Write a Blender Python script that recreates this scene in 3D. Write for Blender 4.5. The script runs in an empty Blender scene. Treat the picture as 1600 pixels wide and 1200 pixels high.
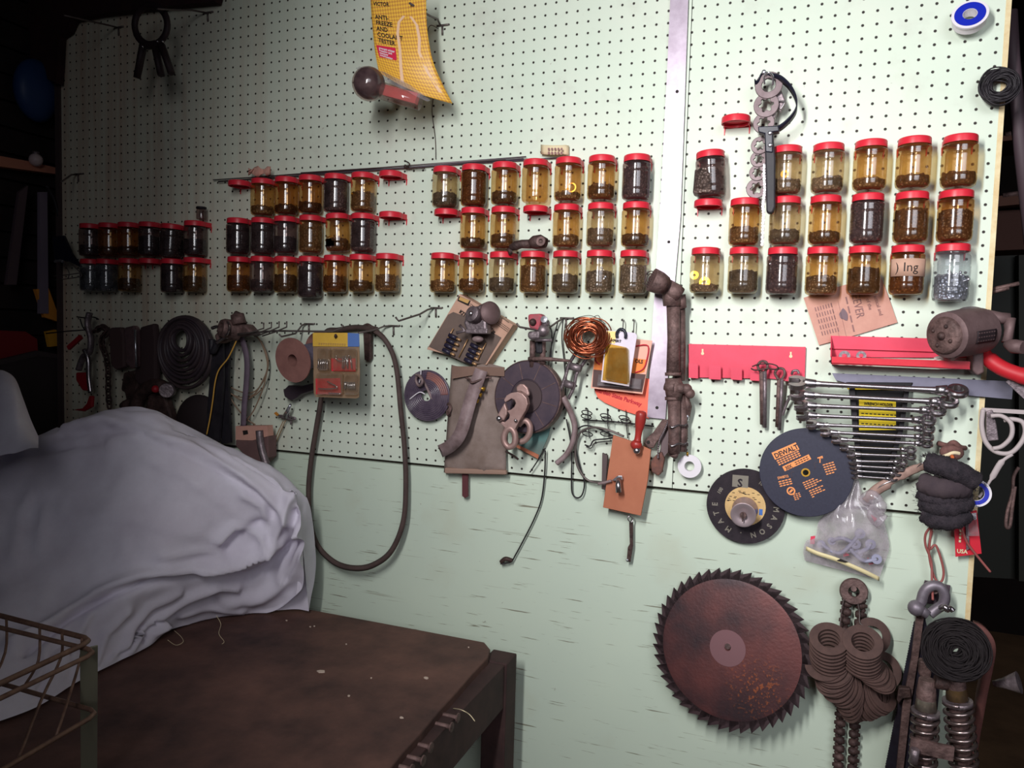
import bpy, math, random
from mathutils import Vector, Matrix
S = 0.0254                      # one inch; the pegboard holes are one inch apart
FLOOR = -65.5                   # floor level below the reference row of holes, inches
scn = bpy.context.scene
COL = scn.collection

# ---------------------------------------------------------------- camera
F, PIT, YAW, ROLL = 1175.26, 0.0628490, 0.3697850, 0.0276585
CX, CY, CZ = 75.0705, -65.2299, -3.71795
def ray(px, py):
    rx = (px-800)/F; rz = (600-py)/F
    c, s = math.cos(ROLL), math.sin(ROLL); x = c*rx-s*rz; fz = s*rx+c*rz
    c, s = math.cos(PIT), math.sin(PIT); y = c+s*fz; Z = -s+c*fz
    c, s = math.cos(YAW), math.sin(YAW)
    return Vector((c*x-s*y, s*x+c*y, Z))
def wl(u, d, v):                # wall coordinates in inches: along, out from the board, up
    return Vector((u*S, -d*S, (v-FLOOR)*S))
def uv(px, py, d=0.0):          # same, inches, from a point of the photograph at distance d off the board
    r = ray(px, py); t = (-d-CY)/r.y
    return (CX+t*r.x, CZ+t*r.z)
def at(px, py, d=0.0):
    a = uv(px, py, d); return wl(a[0], d, a[1])
def lev(px, py, v):             # point on the horizontal plane at height v
    r = ray(px, py); t = (v-CZ)/r.z
    return Vector(((CX+t*r.x)*S, (CY+t*r.y)*S, (v-FLOOR)*S))
cd = bpy.data.cameras.new('camera'); cam = bpy.data.objects.new('camera', cd); COL.objects.link(cam)
fw = ray(800, 600).normalized(); rt = (ray(1200, 600)-ray(800, 600)).normalized(); upv = rt.cross(fw)
M = Matrix((rt, upv, -fw)).transposed().to_4x4(); M.translation = Vector((CX*S, CY*S, (CZ-FLOOR)*S))
cam.matrix_world = M
cd.sensor_width = 36; cd.lens = F/1600*36; cd.clip_start = .02
scn.camera = cam

# ---------------------------------------------------------------- light
w = bpy.data.worlds.new('world'); scn.world = w; w.use_nodes = True
w.node_tree.nodes['Background'].inputs[0].default_value = (.62, .66, .80, 1)
w.node_tree.nodes['Background'].inputs[1].default_value = .035
def area(name, u, d, v, tu, td, tv, sx, sy, power, col, spread=180):
    L = bpy.data.lights.new(name, 'AREA'); L.shape = 'RECTANGLE'; L.size = sx; L.size_y = sy
    L.energy = power; L.color = col; L.spread = math.radians(spread)
    o = bpy.data.objects.new(name, L); COL.objects.link(o); o.location = wl(u, d, v)
    o.rotation_euler = (wl(tu, td, tv)-o.location).to_track_quat('-Z', 'Y').to_euler(); return o
area('shop_lamp', 59, 66, 18.5, 78, 0, 2, .10, .62, 14.2, (1, .985, .985), 109)
area('fill_light', 124, 118, 30, 92, 0, -4, 1.8, 1.3, 8.5, (.92, .93, 1), 75)  # added soft fill behind the camera, raises the ambient; no known window
scn.view_settings.view_transform = 'Standard'; scn.view_settings.look = 'None'
scn.view_settings.exposure = 0; scn.view_settings.gamma = 1; scn.view_settings.use_curve_mapping = False

# ---------------------------------------------------------------- materials
def lin(c):
    return tuple(((x/255)/12.92 if x/255 <= .04045 else ((x/255+.055)/1.055)**2.4) for x in c)
def mat(name, c, rough=.6, metal=0., c2=None, sc=18., amt=.5, bump=0., bsc=60., spec=.5, coat=0.):
    spec = spec*.7
    m = bpy.data.materials.new(name); m.use_nodes = True; nt = m.node_tree; N = nt.nodes; K = nt.links
    b = N['Principled BSDF']; b.inputs['Roughness'].default_value = rough; b.inputs['Metallic'].default_value = metal
    b.inputs['Specular IOR Level'].default_value = spec; b.inputs['Coat Weight'].default_value = coat
    tc = N.new('ShaderNodeTexCoord')
    if c2:
        n = N.new('ShaderNodeTexNoise'); n.inputs['Scale'].default_value = sc; n.inputs['Detail'].default_value = 6
        n.inputs['Roughness'].default_value = .65; K.new(tc.outputs['Object'], n.inputs['Vector'])
        r = N.new('ShaderNodeValToRGB'); r.color_ramp.elements[0].position = .5-amt*.35; r.color_ramp.elements[1].position = .5+amt*.35
        r.color_ramp.elements[0].color = (*lin(c), 1); r.color_ramp.elements[1].color = (*lin(c2), 1)
        K.new(n.outputs[0], r.inputs[0]); K.new(r.outputs[0], b.inputs['Base Color'])
    else:
        b.inputs['Base Color'].default_value = (*lin(c), 1)
    if bump:
        n2 = N.new('ShaderNodeTexNoise'); n2.inputs['Scale'].default_value = bsc; n2.inputs['Detail'].default_value = 5
        K.new(tc.outputs['Object'], n2.inputs['Vector'])
        bp = N.new('ShaderNodeBump'); bp.inputs['Strength'].default_value = bump; bp.inputs['Distance'].default_value = .002
        K.new(n2.outputs[0], bp.inputs['Height']); K.new(bp.outputs[0], b.inputs['Normal'])
    return m
def film(name, tint, haze=(200, 190, 180), hz=.12, rough=.08, gl=.10):
    # clear plastic or glass wall: tinted see-through, a little dirt, a gloss
    m = bpy.data.materials.new(name); m.use_nodes = True; nt = m.node_tree; N = nt.nodes; K = nt.links
    N.remove(N['Principled BSDF']); out = N['Material Output']
    t = N.new('ShaderNodeBsdfTransparent'); t.inputs[0].default_value = (*tint, 1)
    d = N.new('ShaderNodeBsdfDiffuse'); d.inputs[0].default_value = (*lin(haze), 1)
    g = N.new('ShaderNodeBsdfGlossy'); g.inputs['Roughness'].default_value = rough
    a = N.new('ShaderNodeMixShader'); tc = N.new('ShaderNodeTexCoord'); n = N.new('ShaderNodeTexNoise'); n.inputs['Scale'].default_value = 45
    n.inputs['Detail'].default_value = 5; K.new(tc.outputs['Object'], n.inputs['Vector'])
    mr = N.new('ShaderNodeMapRange'); mr.inputs[1].default_value = .35; mr.inputs[2].default_value = .75; mr.inputs[3].default_value = hz*.5; mr.inputs[4].default_value = hz*1.8
    K.new(n.outputs[0], mr.inputs[0]); K.new(mr.outputs[0], a.inputs[0]); K.new(t.outputs[0], a.inputs[1]); K.new(d.outputs[0], a.inputs[2])
    lw = N.new('ShaderNodeLayerWeight'); lw.inputs[0].default_value = .5; f = N.new('ShaderNodeMath'); f.operation = 'POWER'; f.inputs[1].default_value = 4; K.new(lw.outputs['Facing'], f.inputs[0])
    f2 = N.new('ShaderNodeMath'); f2.operation = 'MULTIPLY'; f2.inputs[1].default_value = .45; K.new(f.outputs[0], f2.inputs[0]); f = f2
    ad = N.new('ShaderNodeMath'); ad.operation = 'ADD'; ad.inputs[1].default_value = gl; K.new(f.outputs[0], ad.inputs[0])
    b = N.new('ShaderNodeMixShader'); K.new(ad.outputs[0], b.inputs[0]); K.new(a.outputs[0], b.inputs[1]); K.new(g.outputs[0], b.inputs[2])
    K.new(b.outputs[0], out.inputs[0]); return m
RM = {}
RM['red'] = mat('red_plastic', (214, 46, 62), .38, c2=(200, 38, 54), sc=25)
RM['redp'] = mat('red_paint', (222, 72, 98), .5, c2=(206, 56, 80), sc=12, amt=.8)
RM['rust'] = mat('rusty_brown_iron', (62, 46, 44), .62, .3, (128, 102, 98), 48, .6, .9, 160)
RM['drust'] = mat('dark_rusty_iron', (40, 30, 30), .6, .3, (92, 70, 66), 44, .6, .9, 160)
RM['iron'] = mat('dull_grey_iron', (80, 70, 74), .45, .6, (154, 140, 144), 48, .7, .6, 160)
RM['black'] = mat('black_rubber', (26, 24, 30), .55, c2=(44, 40, 46), sc=30)
RM['blackp'] = mat('black_enamel', (20, 20, 34), .35, c2=(30, 30, 46), sc=60)
RM['steel'] = mat('chromed_steel', (200, 194, 198), .27, .95, (150, 140, 142), 40, .9)
RM['bright'] = mat('bright_zinc', (214, 214, 222), .25, .9)
RM['wire'] = mat('dull_steel_wire', (104, 94, 92), .45, .5)
RM['packf'] = film('pack_blister', (.92, .88, .82), (190, 170, 150), .12)
RM['bwire'] = mat('black_wire', (42, 38, 42), .5, .3)
RM['copper'] = mat('copper_wire', (206, 120, 84), .3, .9, (150, 80, 60), 60, .9)
RM['tan'] = mat('tan_cardboard', (196, 158, 138), .85, c2=(180, 142, 122), sc=14)
RM['pink'] = mat('faded_pink_paper', (202, 154, 138), .9, c2=(188, 138, 124), sc=20)
RM['white'] = mat('white_plastic', (222, 216, 222), .4)
RM['cream'] = mat('cream_paper', (222, 206, 170), .8)
RM['ink'] = mat('black_ink', (34, 28, 26), .7)
RM['gink'] = mat('faded_grey_ink', (138, 104, 102), .9)
RM['yel'] = mat('yellow_print', (250, 222, 50), .6, c2=(244, 212, 44), sc=30)
RM['blue'] = mat('royal_blue_plastic', (24, 40, 170), .4)
RM['orange'] = mat('orange_print', (236, 148, 84), .6)
RM['wood'] = mat('brown_hardboard', (182, 116, 88), .8, c2=(168, 102, 76), sc=8, bump=.1)
RM['leather'] = mat('dusty_grey_leather', (98, 78, 76), .5, c2=(160, 140, 142), sc=26, amt=.7, bump=.5)
RM['canvas'] = mat('stained_canvas', (104, 86, 76), .7, c2=(150, 134, 128), sc=11, amt=.7, bump=.5)
RM['brass'] = mat('brass', (196, 150, 60), .35, .8)
RM['rubber'] = mat('dusty_rubber_belt', (64, 50, 48), .7, c2=(84, 68, 64), sc=20)
RM['clearf'] = film('clear_plastic', (.93, .93, .93), (210, 200, 205), .14)
RM['bagf'] = film('polythene_bag', (.93, .91, .92), (214, 204, 212), .30, .12, .06)
RM['yelf'] = film('yellowed_plastic', (.86, .78, .55), (170, 140, 80), .18)
RM['ambf'] = film('amber_glass', (.95, .79, .54), (146, 96, 56), .16, .13, .08)
RM['ambo'] = film('orange_glass', (.93, .72, .45), (130, 74, 40), .20, .13, .08)
RM['ambd'] = film('smoky_glass', (.74, .64, .62), (90, 72, 72), .26, .13, .08)
RM['ambl'] = film('pale_glass', (.95, .86, .70), (150, 122, 92), .18, .13, .08)
RM['clr'] = film('plain_glass', (.92, .94, .96), (160, 160, 164), .14, .10, .08)

# ---------------------------------------------------------------- mesh building
def basis(ax, ref=None):
    a = Vector(ax).normalized()
    r = Vector(ref) if ref is not None else (Vector((0, 0, 1)) if abs(a.z) < .9 else Vector((1, 0, 0)))
    x = (r-a*r.dot(a)).normalized(); y = a.cross(x); return x, y, a
class MB:
    def __init__(s): s.v = []; s.f = []; s.sm = []; s.uvs = None
    def add(s, vs, fs, smooth=False):
        o = len(s.v); s.v += [Vector(p) for p in vs]
        for f in fs: s.f.append(tuple(i+o for i in f)); s.sm.append(smooth)
        return s
    def box(s, c, size, ax=None, bev=0):          # c centre (m), size (m), ax = 3 axis vectors
        X, Y, Z = ax if ax else (Vector((1, 0, 0)), Vector((0, 1, 0)), Vector((0, 0, 1)))
        c = Vector(c); hx, hy, hz = [q/2 for q in size]
        vs = [c+X*(i*hx)+Y*(j*hy)+Z*(k*hz) for i in (-1, 1) for j in (-1, 1) for k in (-1, 1)]
        return s.add(vs, [(0, 1, 3, 2), (4, 6, 7, 5), (0, 4, 5, 1), (2, 3, 7, 6), (0, 2, 6, 4), (1, 5, 7, 3)])
    def bar(s, a, b, wd, th, ref=(0, -1, 0)):     # flat bar from a to b, wd across, th along ref
        a = Vector(a); b = Vector(b); d = (b-a); L = d.length; z = d/L; y = Vector(ref); y = (y-z*y.dot(z)).normalized(); x = y.cross(z)
        return s.box((a+b)/2, (wd, th, L), (x, y, z))
    def tube(s, pts, r, n=8, closed=False, flat=None, cap=True):
        P = [Vector(p) for p in pts]; m = len(P); rs = r if isinstance(r, (list, tuple)) else [r]*m
        vs = []; fs = []; x = None
        for i in range(m):
            if closed: t = (P[(i+1) % m]-P[i-1])
            else: t = P[min(i+1, m-1)]-P[max(i-1, 0)]
            if t.length < 1e-9: t = Vector((0, 0, 1))
            t.normalize()
            if x is None: x = basis(t, (0, -1, 0) if abs(t.y) < .9 else (1, 0, 0))[0]
            else:
                x = x-t*x.dot(t); x = x.normalized() if x.length > 1e-6 else basis(t)[0]
            y = t.cross(x); fx = flat if flat else 1
            for k in range(n):
                a = 2*math.pi*k/n; vs.append(P[i]+(x*math.cos(a)*fx+y*math.sin(a))*rs[i])
        for i in range(m if closed else m-1):
            j = (i+1) % m
            for k in range(n): fs.append((i*n+k, i*n+(k+1) % n, j*n+(k+1) % n, j*n+k))
        s.add(vs, fs, True)
        if not closed and cap:
            o = len(s.v)-len(vs); s.f.append(tuple(o+k for k in range(n))[::-1]); s.sm.append(False)
            s.f.append(tuple(o+(m-1)*n+k for k in range(n))); s.sm.append(False)
        return s
    def lathe(s, prof, o, ax=(0, -1, 0), n=32, ref=None, smooth=True, sq=1.0, close=False):   # prof: (radius, height) in metres
        x, y, a = basis(ax, ref); o = Vector(o)
        if smooth and not close:                  # break the shading at sharp turns of the profile
            q = [prof[0]]
            for i in range(1, len(prof)-1):
                u1 = Vector(prof[i])-Vector(prof[i-1]); u2 = Vector(prof[i+1])-Vector(prof[i]); q.append(prof[i])
                if u1.length > 1e-9 and u2.length > 1e-9 and u1.angle(u2) > .75: q.append(None); q.append(prof[i])
            q.append(prof[-1]); runs = [[]]
            for p in q:
                if p is None: runs.append([])
                else: runs[-1].append(p)
            if len(runs) > 1:
                for r_ in runs:
                    s._turn(r_, o, x, y, a, n, True, sq, False, r_[0] == prof[0], r_[-1] == prof[-1])
                return s
        if smooth and close:                      # closed profile: one strip between each pair of sharp corners
            m = len(prof); sharp = []
            for i in range(m):
                u1 = Vector(prof[i])-Vector(prof[i-1]); u2 = Vector(prof[(i+1) % m])-Vector(prof[i])
                if u1.length > 1e-9 and u2.length > 1e-9 and u1.angle(u2) > .5: sharp.append(i)
            if sharp:
                for k, i in enumerate(sharp):
                    j = sharp[(k+1) % len(sharp)]; j = j if j > i else j+m
                    s._turn([prof[q % m] for q in range(i, j+1)], o, x, y, a, n, True, sq, False, False, False)
                return s
        return s._turn(prof, o, x, y, a, n, smooth, sq, close, True, True)
    def _turn(s, prof, o, x, y, a, n, smooth, sq, close, c0, c1):
        vs = []; fs = []; m = len(prof)
        for r, h in prof:
            for k in range(n):
                t = 2*math.pi*k/n; vs.append(o+a*h+x*(r*math.cos(t)*sq)+y*(r*math.sin(t)))
        for i in range(m if close else m-1):
            j = (i+1) % m
            for k in range(n): fs.append((i*n+k, i*n+(k+1) % n, j*n+(k+1) % n, j*n+k))
        if not close:
            if c0 and prof[0][0] > 1e-6: fs.append(tuple(range(n))[::-1])
            if c1 and prof[-1][0] > 1e-6: fs.append(tuple((m-1)*n+k for k in range(n)))
        return s.add(vs, fs, smooth)
    def ring(s, o, r, ri, th, ax=(0, -1, 0), n=32, sq=1.0, ref=None):   # flat washer
        return s.lathe([(ri, -th/2), (r, -th/2), (r, th/2), (ri, th/2)], o, ax, n, ref, False, sq, True)
    def ball(s, c, r, n=16, m=9, sx=1, sy=1, sz=1):
        c = Vector(c); vs = []; fs = []
        for i in range(m+1):
            p = math.pi*i/m
            for k in range(n):
                t = 2*math.pi*k/n; vs.append(c+Vector((r*sx*math.sin(p)*math.cos(t), r*sy*math.sin(p)*math.sin(t), r*sz*math.cos(p))))
        for i in range(m):
            for k in range(n): fs.append((i*n+k, i*n+(k+1) % n, (i+1)*n+(k+1) % n, (i+1)*n+k))
        return s.add(vs, fs, True)
    def prism(s, pts, vec):                       # polygon of 3D points pushed along vec
        n = len(pts); P = [Vector(p) for p in pts]; v = Vector(vec)
        fs = [tuple(range(n)), tuple(range(2*n-1, n-1, -1))]+[(i, i+n, (i+1) % n+n, (i+1) % n) for i in range(n)]
        return s.add(P+[p+v for p in P], fs)
    def plate(s, px, d, th):                      # outline traced at distance d, th inches thick towards the board
        return s.prism([at(x, y, d) for x, y in px], (0, th*S, 0))
    def grid(s, rows, smooth=True, uvmap=False):
        m = len(rows); n = len(rows[0]); vs = [p for r in rows for p in r]
        fs = [(i*n+j, i*n+j+1, (i+1)*n+j+1, (i+1)*n+j) for i in range(m-1) for j in range(n-1)]
        return s.add(vs, fs, smooth)
    def build(s, name, m, parent=None, label=None, bevel=0, solid=0, sub=0):
        me = bpy.data.meshes.new(name)
        if parent is None:
            c = sum(s.v, Vector())/max(1, len(s.v))
        else:
            c = worldloc(parent)
        me.from_pydata([p-c for p in s.v], [], s.f); me.update()
        me.polygons.foreach_set('use_smooth', s.sm)
        if s.uvs:
            l = me.uv_layers.new(name='UVMap')
            for lp in me.loops: l.data[lp.index].uv = s.uvs[lp.vertex_index]
        me.materials.append(RM[m] if isinstance(m, str) else m)
        o = bpy.data.objects.new(name, me); COL.objects.link(o)
        if parent is None: o.location = c
        else: o.parent = parent
        if label: o['label'] = label
        if solid: md = o.modifiers.new('t', 'SOLIDIFY'); md.thickness = solid; md.offset = 0
        if bevel:
            md = o.modifiers.new('b', 'BEVEL'); md.width = bevel; md.segments = 2; md.limit_method = 'ANGLE'; md.angle_limit = .6
        if sub: md = o.modifiers.new('s', 'SUBSURF'); md.levels = sub; md.render_levels = sub
        return o
def worldloc(o):
    c = Vector(); 
    while o is not None: c = c+o.location; o = o.parent
    return c
def thing(name, loc, label, cat, group=None):
    o = bpy.data.objects.new(name, None); COL.objects.link(o); o.location = loc; o.empty_display_size = .02
    return tag(o, label, cat, group)
def tag(o, label, cat, group=None, kind=None):
    o['label'] = label; o['category'] = cat
    if group: o['group'] = group
    if kind: o['kind'] = kind
    return o
def struct(o): o['kind'] = 'structure'; return o
def cr(x0, y0, s, pts): return [(x0+p[0]/s, y0+p[1]/s)+tuple(p[2:]) for p in pts]
def cat3(P, per=8, closed=False):               # Catmull-Rom through 3D points
    P = [Vector(p) for p in P]; n = len(P); out = []
    for i in range(n if closed else n-1):
        if closed: a, b, c, d = P[i-1], P[i], P[(i+1) % n], P[(i+2) % n]
        else: a, b, c, d = P[max(i-1, 0)], P[i], P[i+1], P[min(i+2, n-1)]
        for k in range(per):
            t = k/per; out.append(.5*((2*b)+(c-a)*t+(2*a-5*b+4*c-d)*t*t+(3*b-a-3*c+d)*t**3))
    if not closed: out.append(P[-1])
    return out
def curve(pts, per=8, closed=False): return cat3([at(*p) for p in pts], per, closed)
def wire(name, pts, r, m='wire', parent=None, per=8, closed=False, n=6, label=None, flat=None):
    return MB().tube(curve(pts, per, closed), r*S, n, closed, flat).build(name, m, parent, label)
def textmesh(string, size, bold=False):
    c = bpy.data.curves.new('t', 'FONT'); c.body = string; c.size = size; c.align_x = 'LEFT'; c.resolution_u = 2
    if bold: c.offset = size*.03
    o = bpy.data.objects.new('t', c); me = bpy.data.meshes.new_from_object(o)
    vs = [v.co.copy() for v in me.vertices]; fs = [tuple(p.vertices) for p in me.polygons]
    bpy.data.objects.remove(o); bpy.data.curves.remove(c); bpy.data.meshes.remove(me)
    return vs, fs
def letters(mb, string, fn, size, x=0., y=0., bold=True, sx=1.):   # fn maps flat inches (x right, y up) to 3D
    vs, fs = textmesh(string, size, bold)
    return mb.add([fn(x+v.x*sx, y+v.y) for v in vs], fs)
def plane(px, py, d, ang=0., off=.012):         # flat frame facing the viewer, ang degrees anticlockwise
    u, v = uv(px, py, d); a = math.radians(ang); c, s = math.cos(a), math.sin(a)
    return lambda x, y: wl(u+c*x-s*y, d+off, v+s*x+c*y)
def quadfn(fn, mb, x0, y0, x1, y1): return mb.add([fn(x0, y0), fn(x1, y0), fn(x1, y1), fn(x0, y1)], [(0, 1, 2, 3)])
# ---------------------------------------------------------------- the setting
def pegmat():
    m = bpy.data.materials.new('painted_pegboard'); m.use_nodes = True; nt = m.node_tree; N = nt.nodes; K = nt.links
    b = N['Principled BSDF']; b.inputs['Roughness'].default_value = .55; b.inputs['Specular IOR Level'].default_value = .25
    geo = N.new('ShaderNodeNewGeometry'); sp = N.new('ShaderNodeSeparateXYZ'); K.new(geo.outputs['Position'], sp.inputs[0])
    def ma(op, a, b_=None, c=None):
        n = N.new('ShaderNodeMath'); n.operation = op
        for i, q in enumerate((a, b_, c)):
            if q is None: continue
            if isinstance(q, (int, float)): n.inputs[i].default_value = q
            else: K.new(q, n.inputs[i])
        return n.outputs[0]
    u = ma('DIVIDE', sp.outputs[0], S); v = ma('ADD', ma('DIVIDE', sp.outputs[2], S), .0+FLOOR)
    du = ma('SUBTRACT', u, ma('ROUND', u)); dv = ma('SUBTRACT', v, ma('ROUND', v))
    dist = ma('SQRT', ma('ADD', ma('MULTIPLY', du, du), ma('MULTIPLY', dv, dv)))
    hole = N.new('ShaderNodeMapRange'); hole.inputs[1].default_value = .075; hole.inputs[2].default_value = .118
    hole.inputs[3].default_value = 1; hole.inputs[4].default_value = 0; K.new(dist, hole.inputs[0])
    def noise(sx, sz, sc, lo, hi, det=6, c0=None, c1=None):
        mp = N.new('ShaderNodeMapping'); mp.inputs['Scale'].default_value = (sx, 1, sz); K.new(geo.outputs['Position'], mp.inputs[0])
        n = N.new('ShaderNodeTexNoise'); n.inputs['Scale'].default_value = sc; n.inputs['Detail'].default_value = det; n.inputs['Roughness'].default_value = .6
        K.new(mp.outputs[0], n.inputs['Vector']); r = N.new('ShaderNodeMapRange'); r.inputs[1].default_value = lo; r.inputs[2].default_value = hi
        K.new(n.outputs[0], r.inputs[0]); return r.outputs[0]
    def mix(f, a, col):
        n = N.new('ShaderNodeMix'); n.data_type = 'RGBA'; K.new(f, n.inputs[0])
        if isinstance(a, tuple): n.inputs[6].default_value = a
        else: K.new(a, n.inputs[6])
        n.inputs[7].default_value = (*lin(col), 1); return n.outputs[2]
    base = mix(noise(1, 1, 3, .35, .7), (*lin((206, 219, 202)), 1), (214, 221, 206))
    # rusty water runs down the left end of the board
    mpx = N.new('ShaderNodeMapRange'); mpx.inputs[1].default_value = 30*S; mpx.inputs[2].default_value = 2*S; K.new(sp.outputs[0], mpx.inputs[0])
    run = ma('MULTIPLY', noise(9, .35, 3, .42, .72), mpx.outputs[0])
    base = mix(ma('MULTIPLY', mpx.outputs[0], .45), base, (206, 186, 160)); base = mix(ma('MULTIPLY', run, .7), base, (178, 136, 112))
    grime = ma('MULTIPLY', noise(1, 1, 9, .56, .74), .28); base = mix(grime, base, (168, 158, 150))
    speck = noise(1, 1, 70, .70, .78, 3); base = mix(ma('MULTIPLY', speck, .6), base, (120, 92, 84))
    base = mix(hole.outputs[0], base, (46, 38, 36))
    K.new(base, b.inputs['Base Color'])
    bp = N.new('ShaderNodeBump'); bp.inputs['Distance'].default_value = .004; bp.inputs['Strength'].default_value = .8
    K.new(ma('SUBTRACT', 1, hole.outputs[0]), bp.inputs['Height']); K.new(bp.outputs[0], b.inputs['Normal']); return m
def plymat():
    m = bpy.data.materials.new('painted_plywood'); m.use_nodes = True; nt = m.node_tree; N = nt.nodes; K = nt.links
    b = N['Principled BSDF']; b.inputs['Roughness'].default_value = .6; b.inputs['Specular IOR Level'].default_value = .25
    geo = N.new('ShaderNodeNewGeometry')
    def noise(s3, sc, lo, hi, det=5):
        mp = N.new('ShaderNodeMapping'); mp.inputs['Scale'].default_value = s3; K.new(geo.outputs['Position'], mp.inputs[0])
        n = N.new('ShaderNodeTexNoise'); n.inputs['Scale'].default_value = sc; n.inputs['Detail'].default_value = det
        K.new(mp.outputs[0], n.inputs['Vector']); r = N.new('ShaderNodeMapRange'); r.inputs[1].default_value = lo; r.inputs[2].default_value = hi
        K.new(n.outputs[0], r.inputs[0]); return r.outputs[0]
    def mix(f, a, col, k=1):
        q = N.new('ShaderNodeMath'); q.operation = 'MULTIPLY'; q.inputs[1].default_value = k; K.new(f, q.inputs[0])
        n = N.new('ShaderNodeMix'); n.data_type = 'RGBA'; K.new(q.outputs[0], n.inputs[0])
        if isinstance(a, tuple): n.inputs[6].default_value = a
        else: K.new(a, n.inputs[6])
        n.inputs[7].default_value = (*lin(col), 1); return n.outputs[2]
    c = mix(noise((1, 1, 1), 2.5, .35, .7), (*lin((204, 217, 198)), 1), (196, 210, 194))
    c = mix(noise((3, 1, 60), 3.2, .63, .68), c, (112, 104, 84), .8)          # short cracks along the grain
    c = mix(noise((1.2, 1, 34), 3, .66, .74), c, (160, 164, 146), .6)
    c = mix(noise((1, 1, 1), 60, .72, .78, 3), c, (112, 92, 80), .7)
    c = mix(noise((1, 1, 1), 5, .6, .8), c, (186, 180, 150), .35)
    K.new(c, b.inputs['Base Color']); return m
PEG, PLY = pegmat(), plymat()
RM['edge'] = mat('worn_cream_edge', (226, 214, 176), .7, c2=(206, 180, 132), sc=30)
def slab(u0, u1, v0, v1, d0, d1): return MB().box(wl((u0+u1)/2, (d0+d1)/2, (v0+v1)/2), ((u1-u0)*S, (d1-d0)*S, (v1-v0)*S))
for u0, u1 in ((-8.5, 64.9), (64.96, 87.45)):
    struct(slab(u0, u1, -16.42, 40, -.25, 0).build('wall_back', PEG))
for u0, u1 in ((-8.5, 87.45),):
    struct(slab(u0, u1, -65.5, -16.72, -.5, 0).build('wall_back', PLY))
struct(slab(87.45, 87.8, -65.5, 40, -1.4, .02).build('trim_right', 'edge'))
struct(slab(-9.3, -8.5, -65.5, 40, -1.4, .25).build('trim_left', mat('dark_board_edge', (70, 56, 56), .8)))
struct(slab(-8.5, 87.4, -65.5, 40, -1.6, -.55).build('wall_core', mat('dark_backing', (60, 52, 44), .9)))
floorm = mat('dirt_brown_concrete', (150, 116, 84), .9, c2=(110, 84, 60), sc=3, bump=.3)
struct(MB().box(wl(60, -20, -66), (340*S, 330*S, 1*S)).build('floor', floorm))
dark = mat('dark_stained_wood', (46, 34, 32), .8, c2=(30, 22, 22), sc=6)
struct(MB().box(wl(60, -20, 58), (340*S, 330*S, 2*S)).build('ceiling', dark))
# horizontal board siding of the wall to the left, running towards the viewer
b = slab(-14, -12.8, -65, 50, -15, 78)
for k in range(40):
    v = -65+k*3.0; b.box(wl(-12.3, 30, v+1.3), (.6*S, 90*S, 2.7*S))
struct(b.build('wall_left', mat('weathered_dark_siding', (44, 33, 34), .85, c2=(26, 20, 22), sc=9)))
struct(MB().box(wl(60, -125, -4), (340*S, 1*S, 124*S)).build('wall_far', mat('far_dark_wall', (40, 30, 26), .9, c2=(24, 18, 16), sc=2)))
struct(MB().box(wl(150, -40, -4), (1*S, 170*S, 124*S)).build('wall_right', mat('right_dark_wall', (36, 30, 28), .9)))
# joist crossing the top left corner in front of the board
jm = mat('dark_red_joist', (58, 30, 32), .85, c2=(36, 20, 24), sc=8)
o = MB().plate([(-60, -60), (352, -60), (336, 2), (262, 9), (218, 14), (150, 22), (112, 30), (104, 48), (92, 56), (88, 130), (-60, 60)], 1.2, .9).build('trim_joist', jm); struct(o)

# ---------------------------------------------------------------- work table
TV = -31.6
def tp(px, py, v=TV): return lev(px, py, v)
tw = mat('oil_blackened_planks', (116, 82, 72), .7, c2=(52, 38, 38), sc=6, amt=.7, bump=.5, bsc=30)
dw = mat('dark_table_frame', (72, 50, 48), .75, c2=(48, 34, 34), sc=12)
tb = thing('workbench', wl(35, 22, FLOOR), 'dark oil-stained wooden workbench with worn plank top, standing before the green board', 'workbench')
edge_r = [tp(757, 1003), tp(766, 1014), tp(762, 1027), tp(738, 1052), tp(712, 1082), tp(688, 1108), tp(660, 1142), tp(632, 1172), tp(606, 1204), tp(520, 1310), tp(440, 1410)]
yb = edge_r[0].y
planks = [(-46, -31), (-31, -16.2), (-16.2, -4.4)]
outline = [Vector((-6*S, yb, edge_r[0].z))]+[p for p in edge_r]+[Vector((-6*S, edge_r[-1].y, edge_r[0].z))]
MB().prism(outline, (0, 0, -1.1*S)).build('tabletop', tw, tb, bevel=.003)
ue = 51.3
def tbox(u0, u1, d0, d1, v0, v1): return MB().box(wl((u0+u1)/2, (d0+d1)/2, (v0+v1)/2), ((u1-u0)*S, (d1-d0)*S, (v1-v0)*S))
tbox(49.9, 52.2, 3.1, 5.6, FLOOR, TV-.6).build('leg', dw, tb, bevel=.003)
tbox(49.9, 52.2, 45, 48, FLOOR, TV-1.2).build('leg', dw, tb)
tbox(-5, -2, 5, 8, FLOOR, TV-1.2).build('leg', dw, tb)
tbox(-5, -2, 45, 48, FLOOR, TV-1.2).build('leg', dw, tb)
tbox(50.3, 52.0, 5.6, 42, TV-4.6, TV-.7).build('apron', dw, tb, bevel=.002)
tbox(-2, 49.9, 3.4, 4.9, TV-5, TV-1.1).build('apron', dw, tb)
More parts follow.
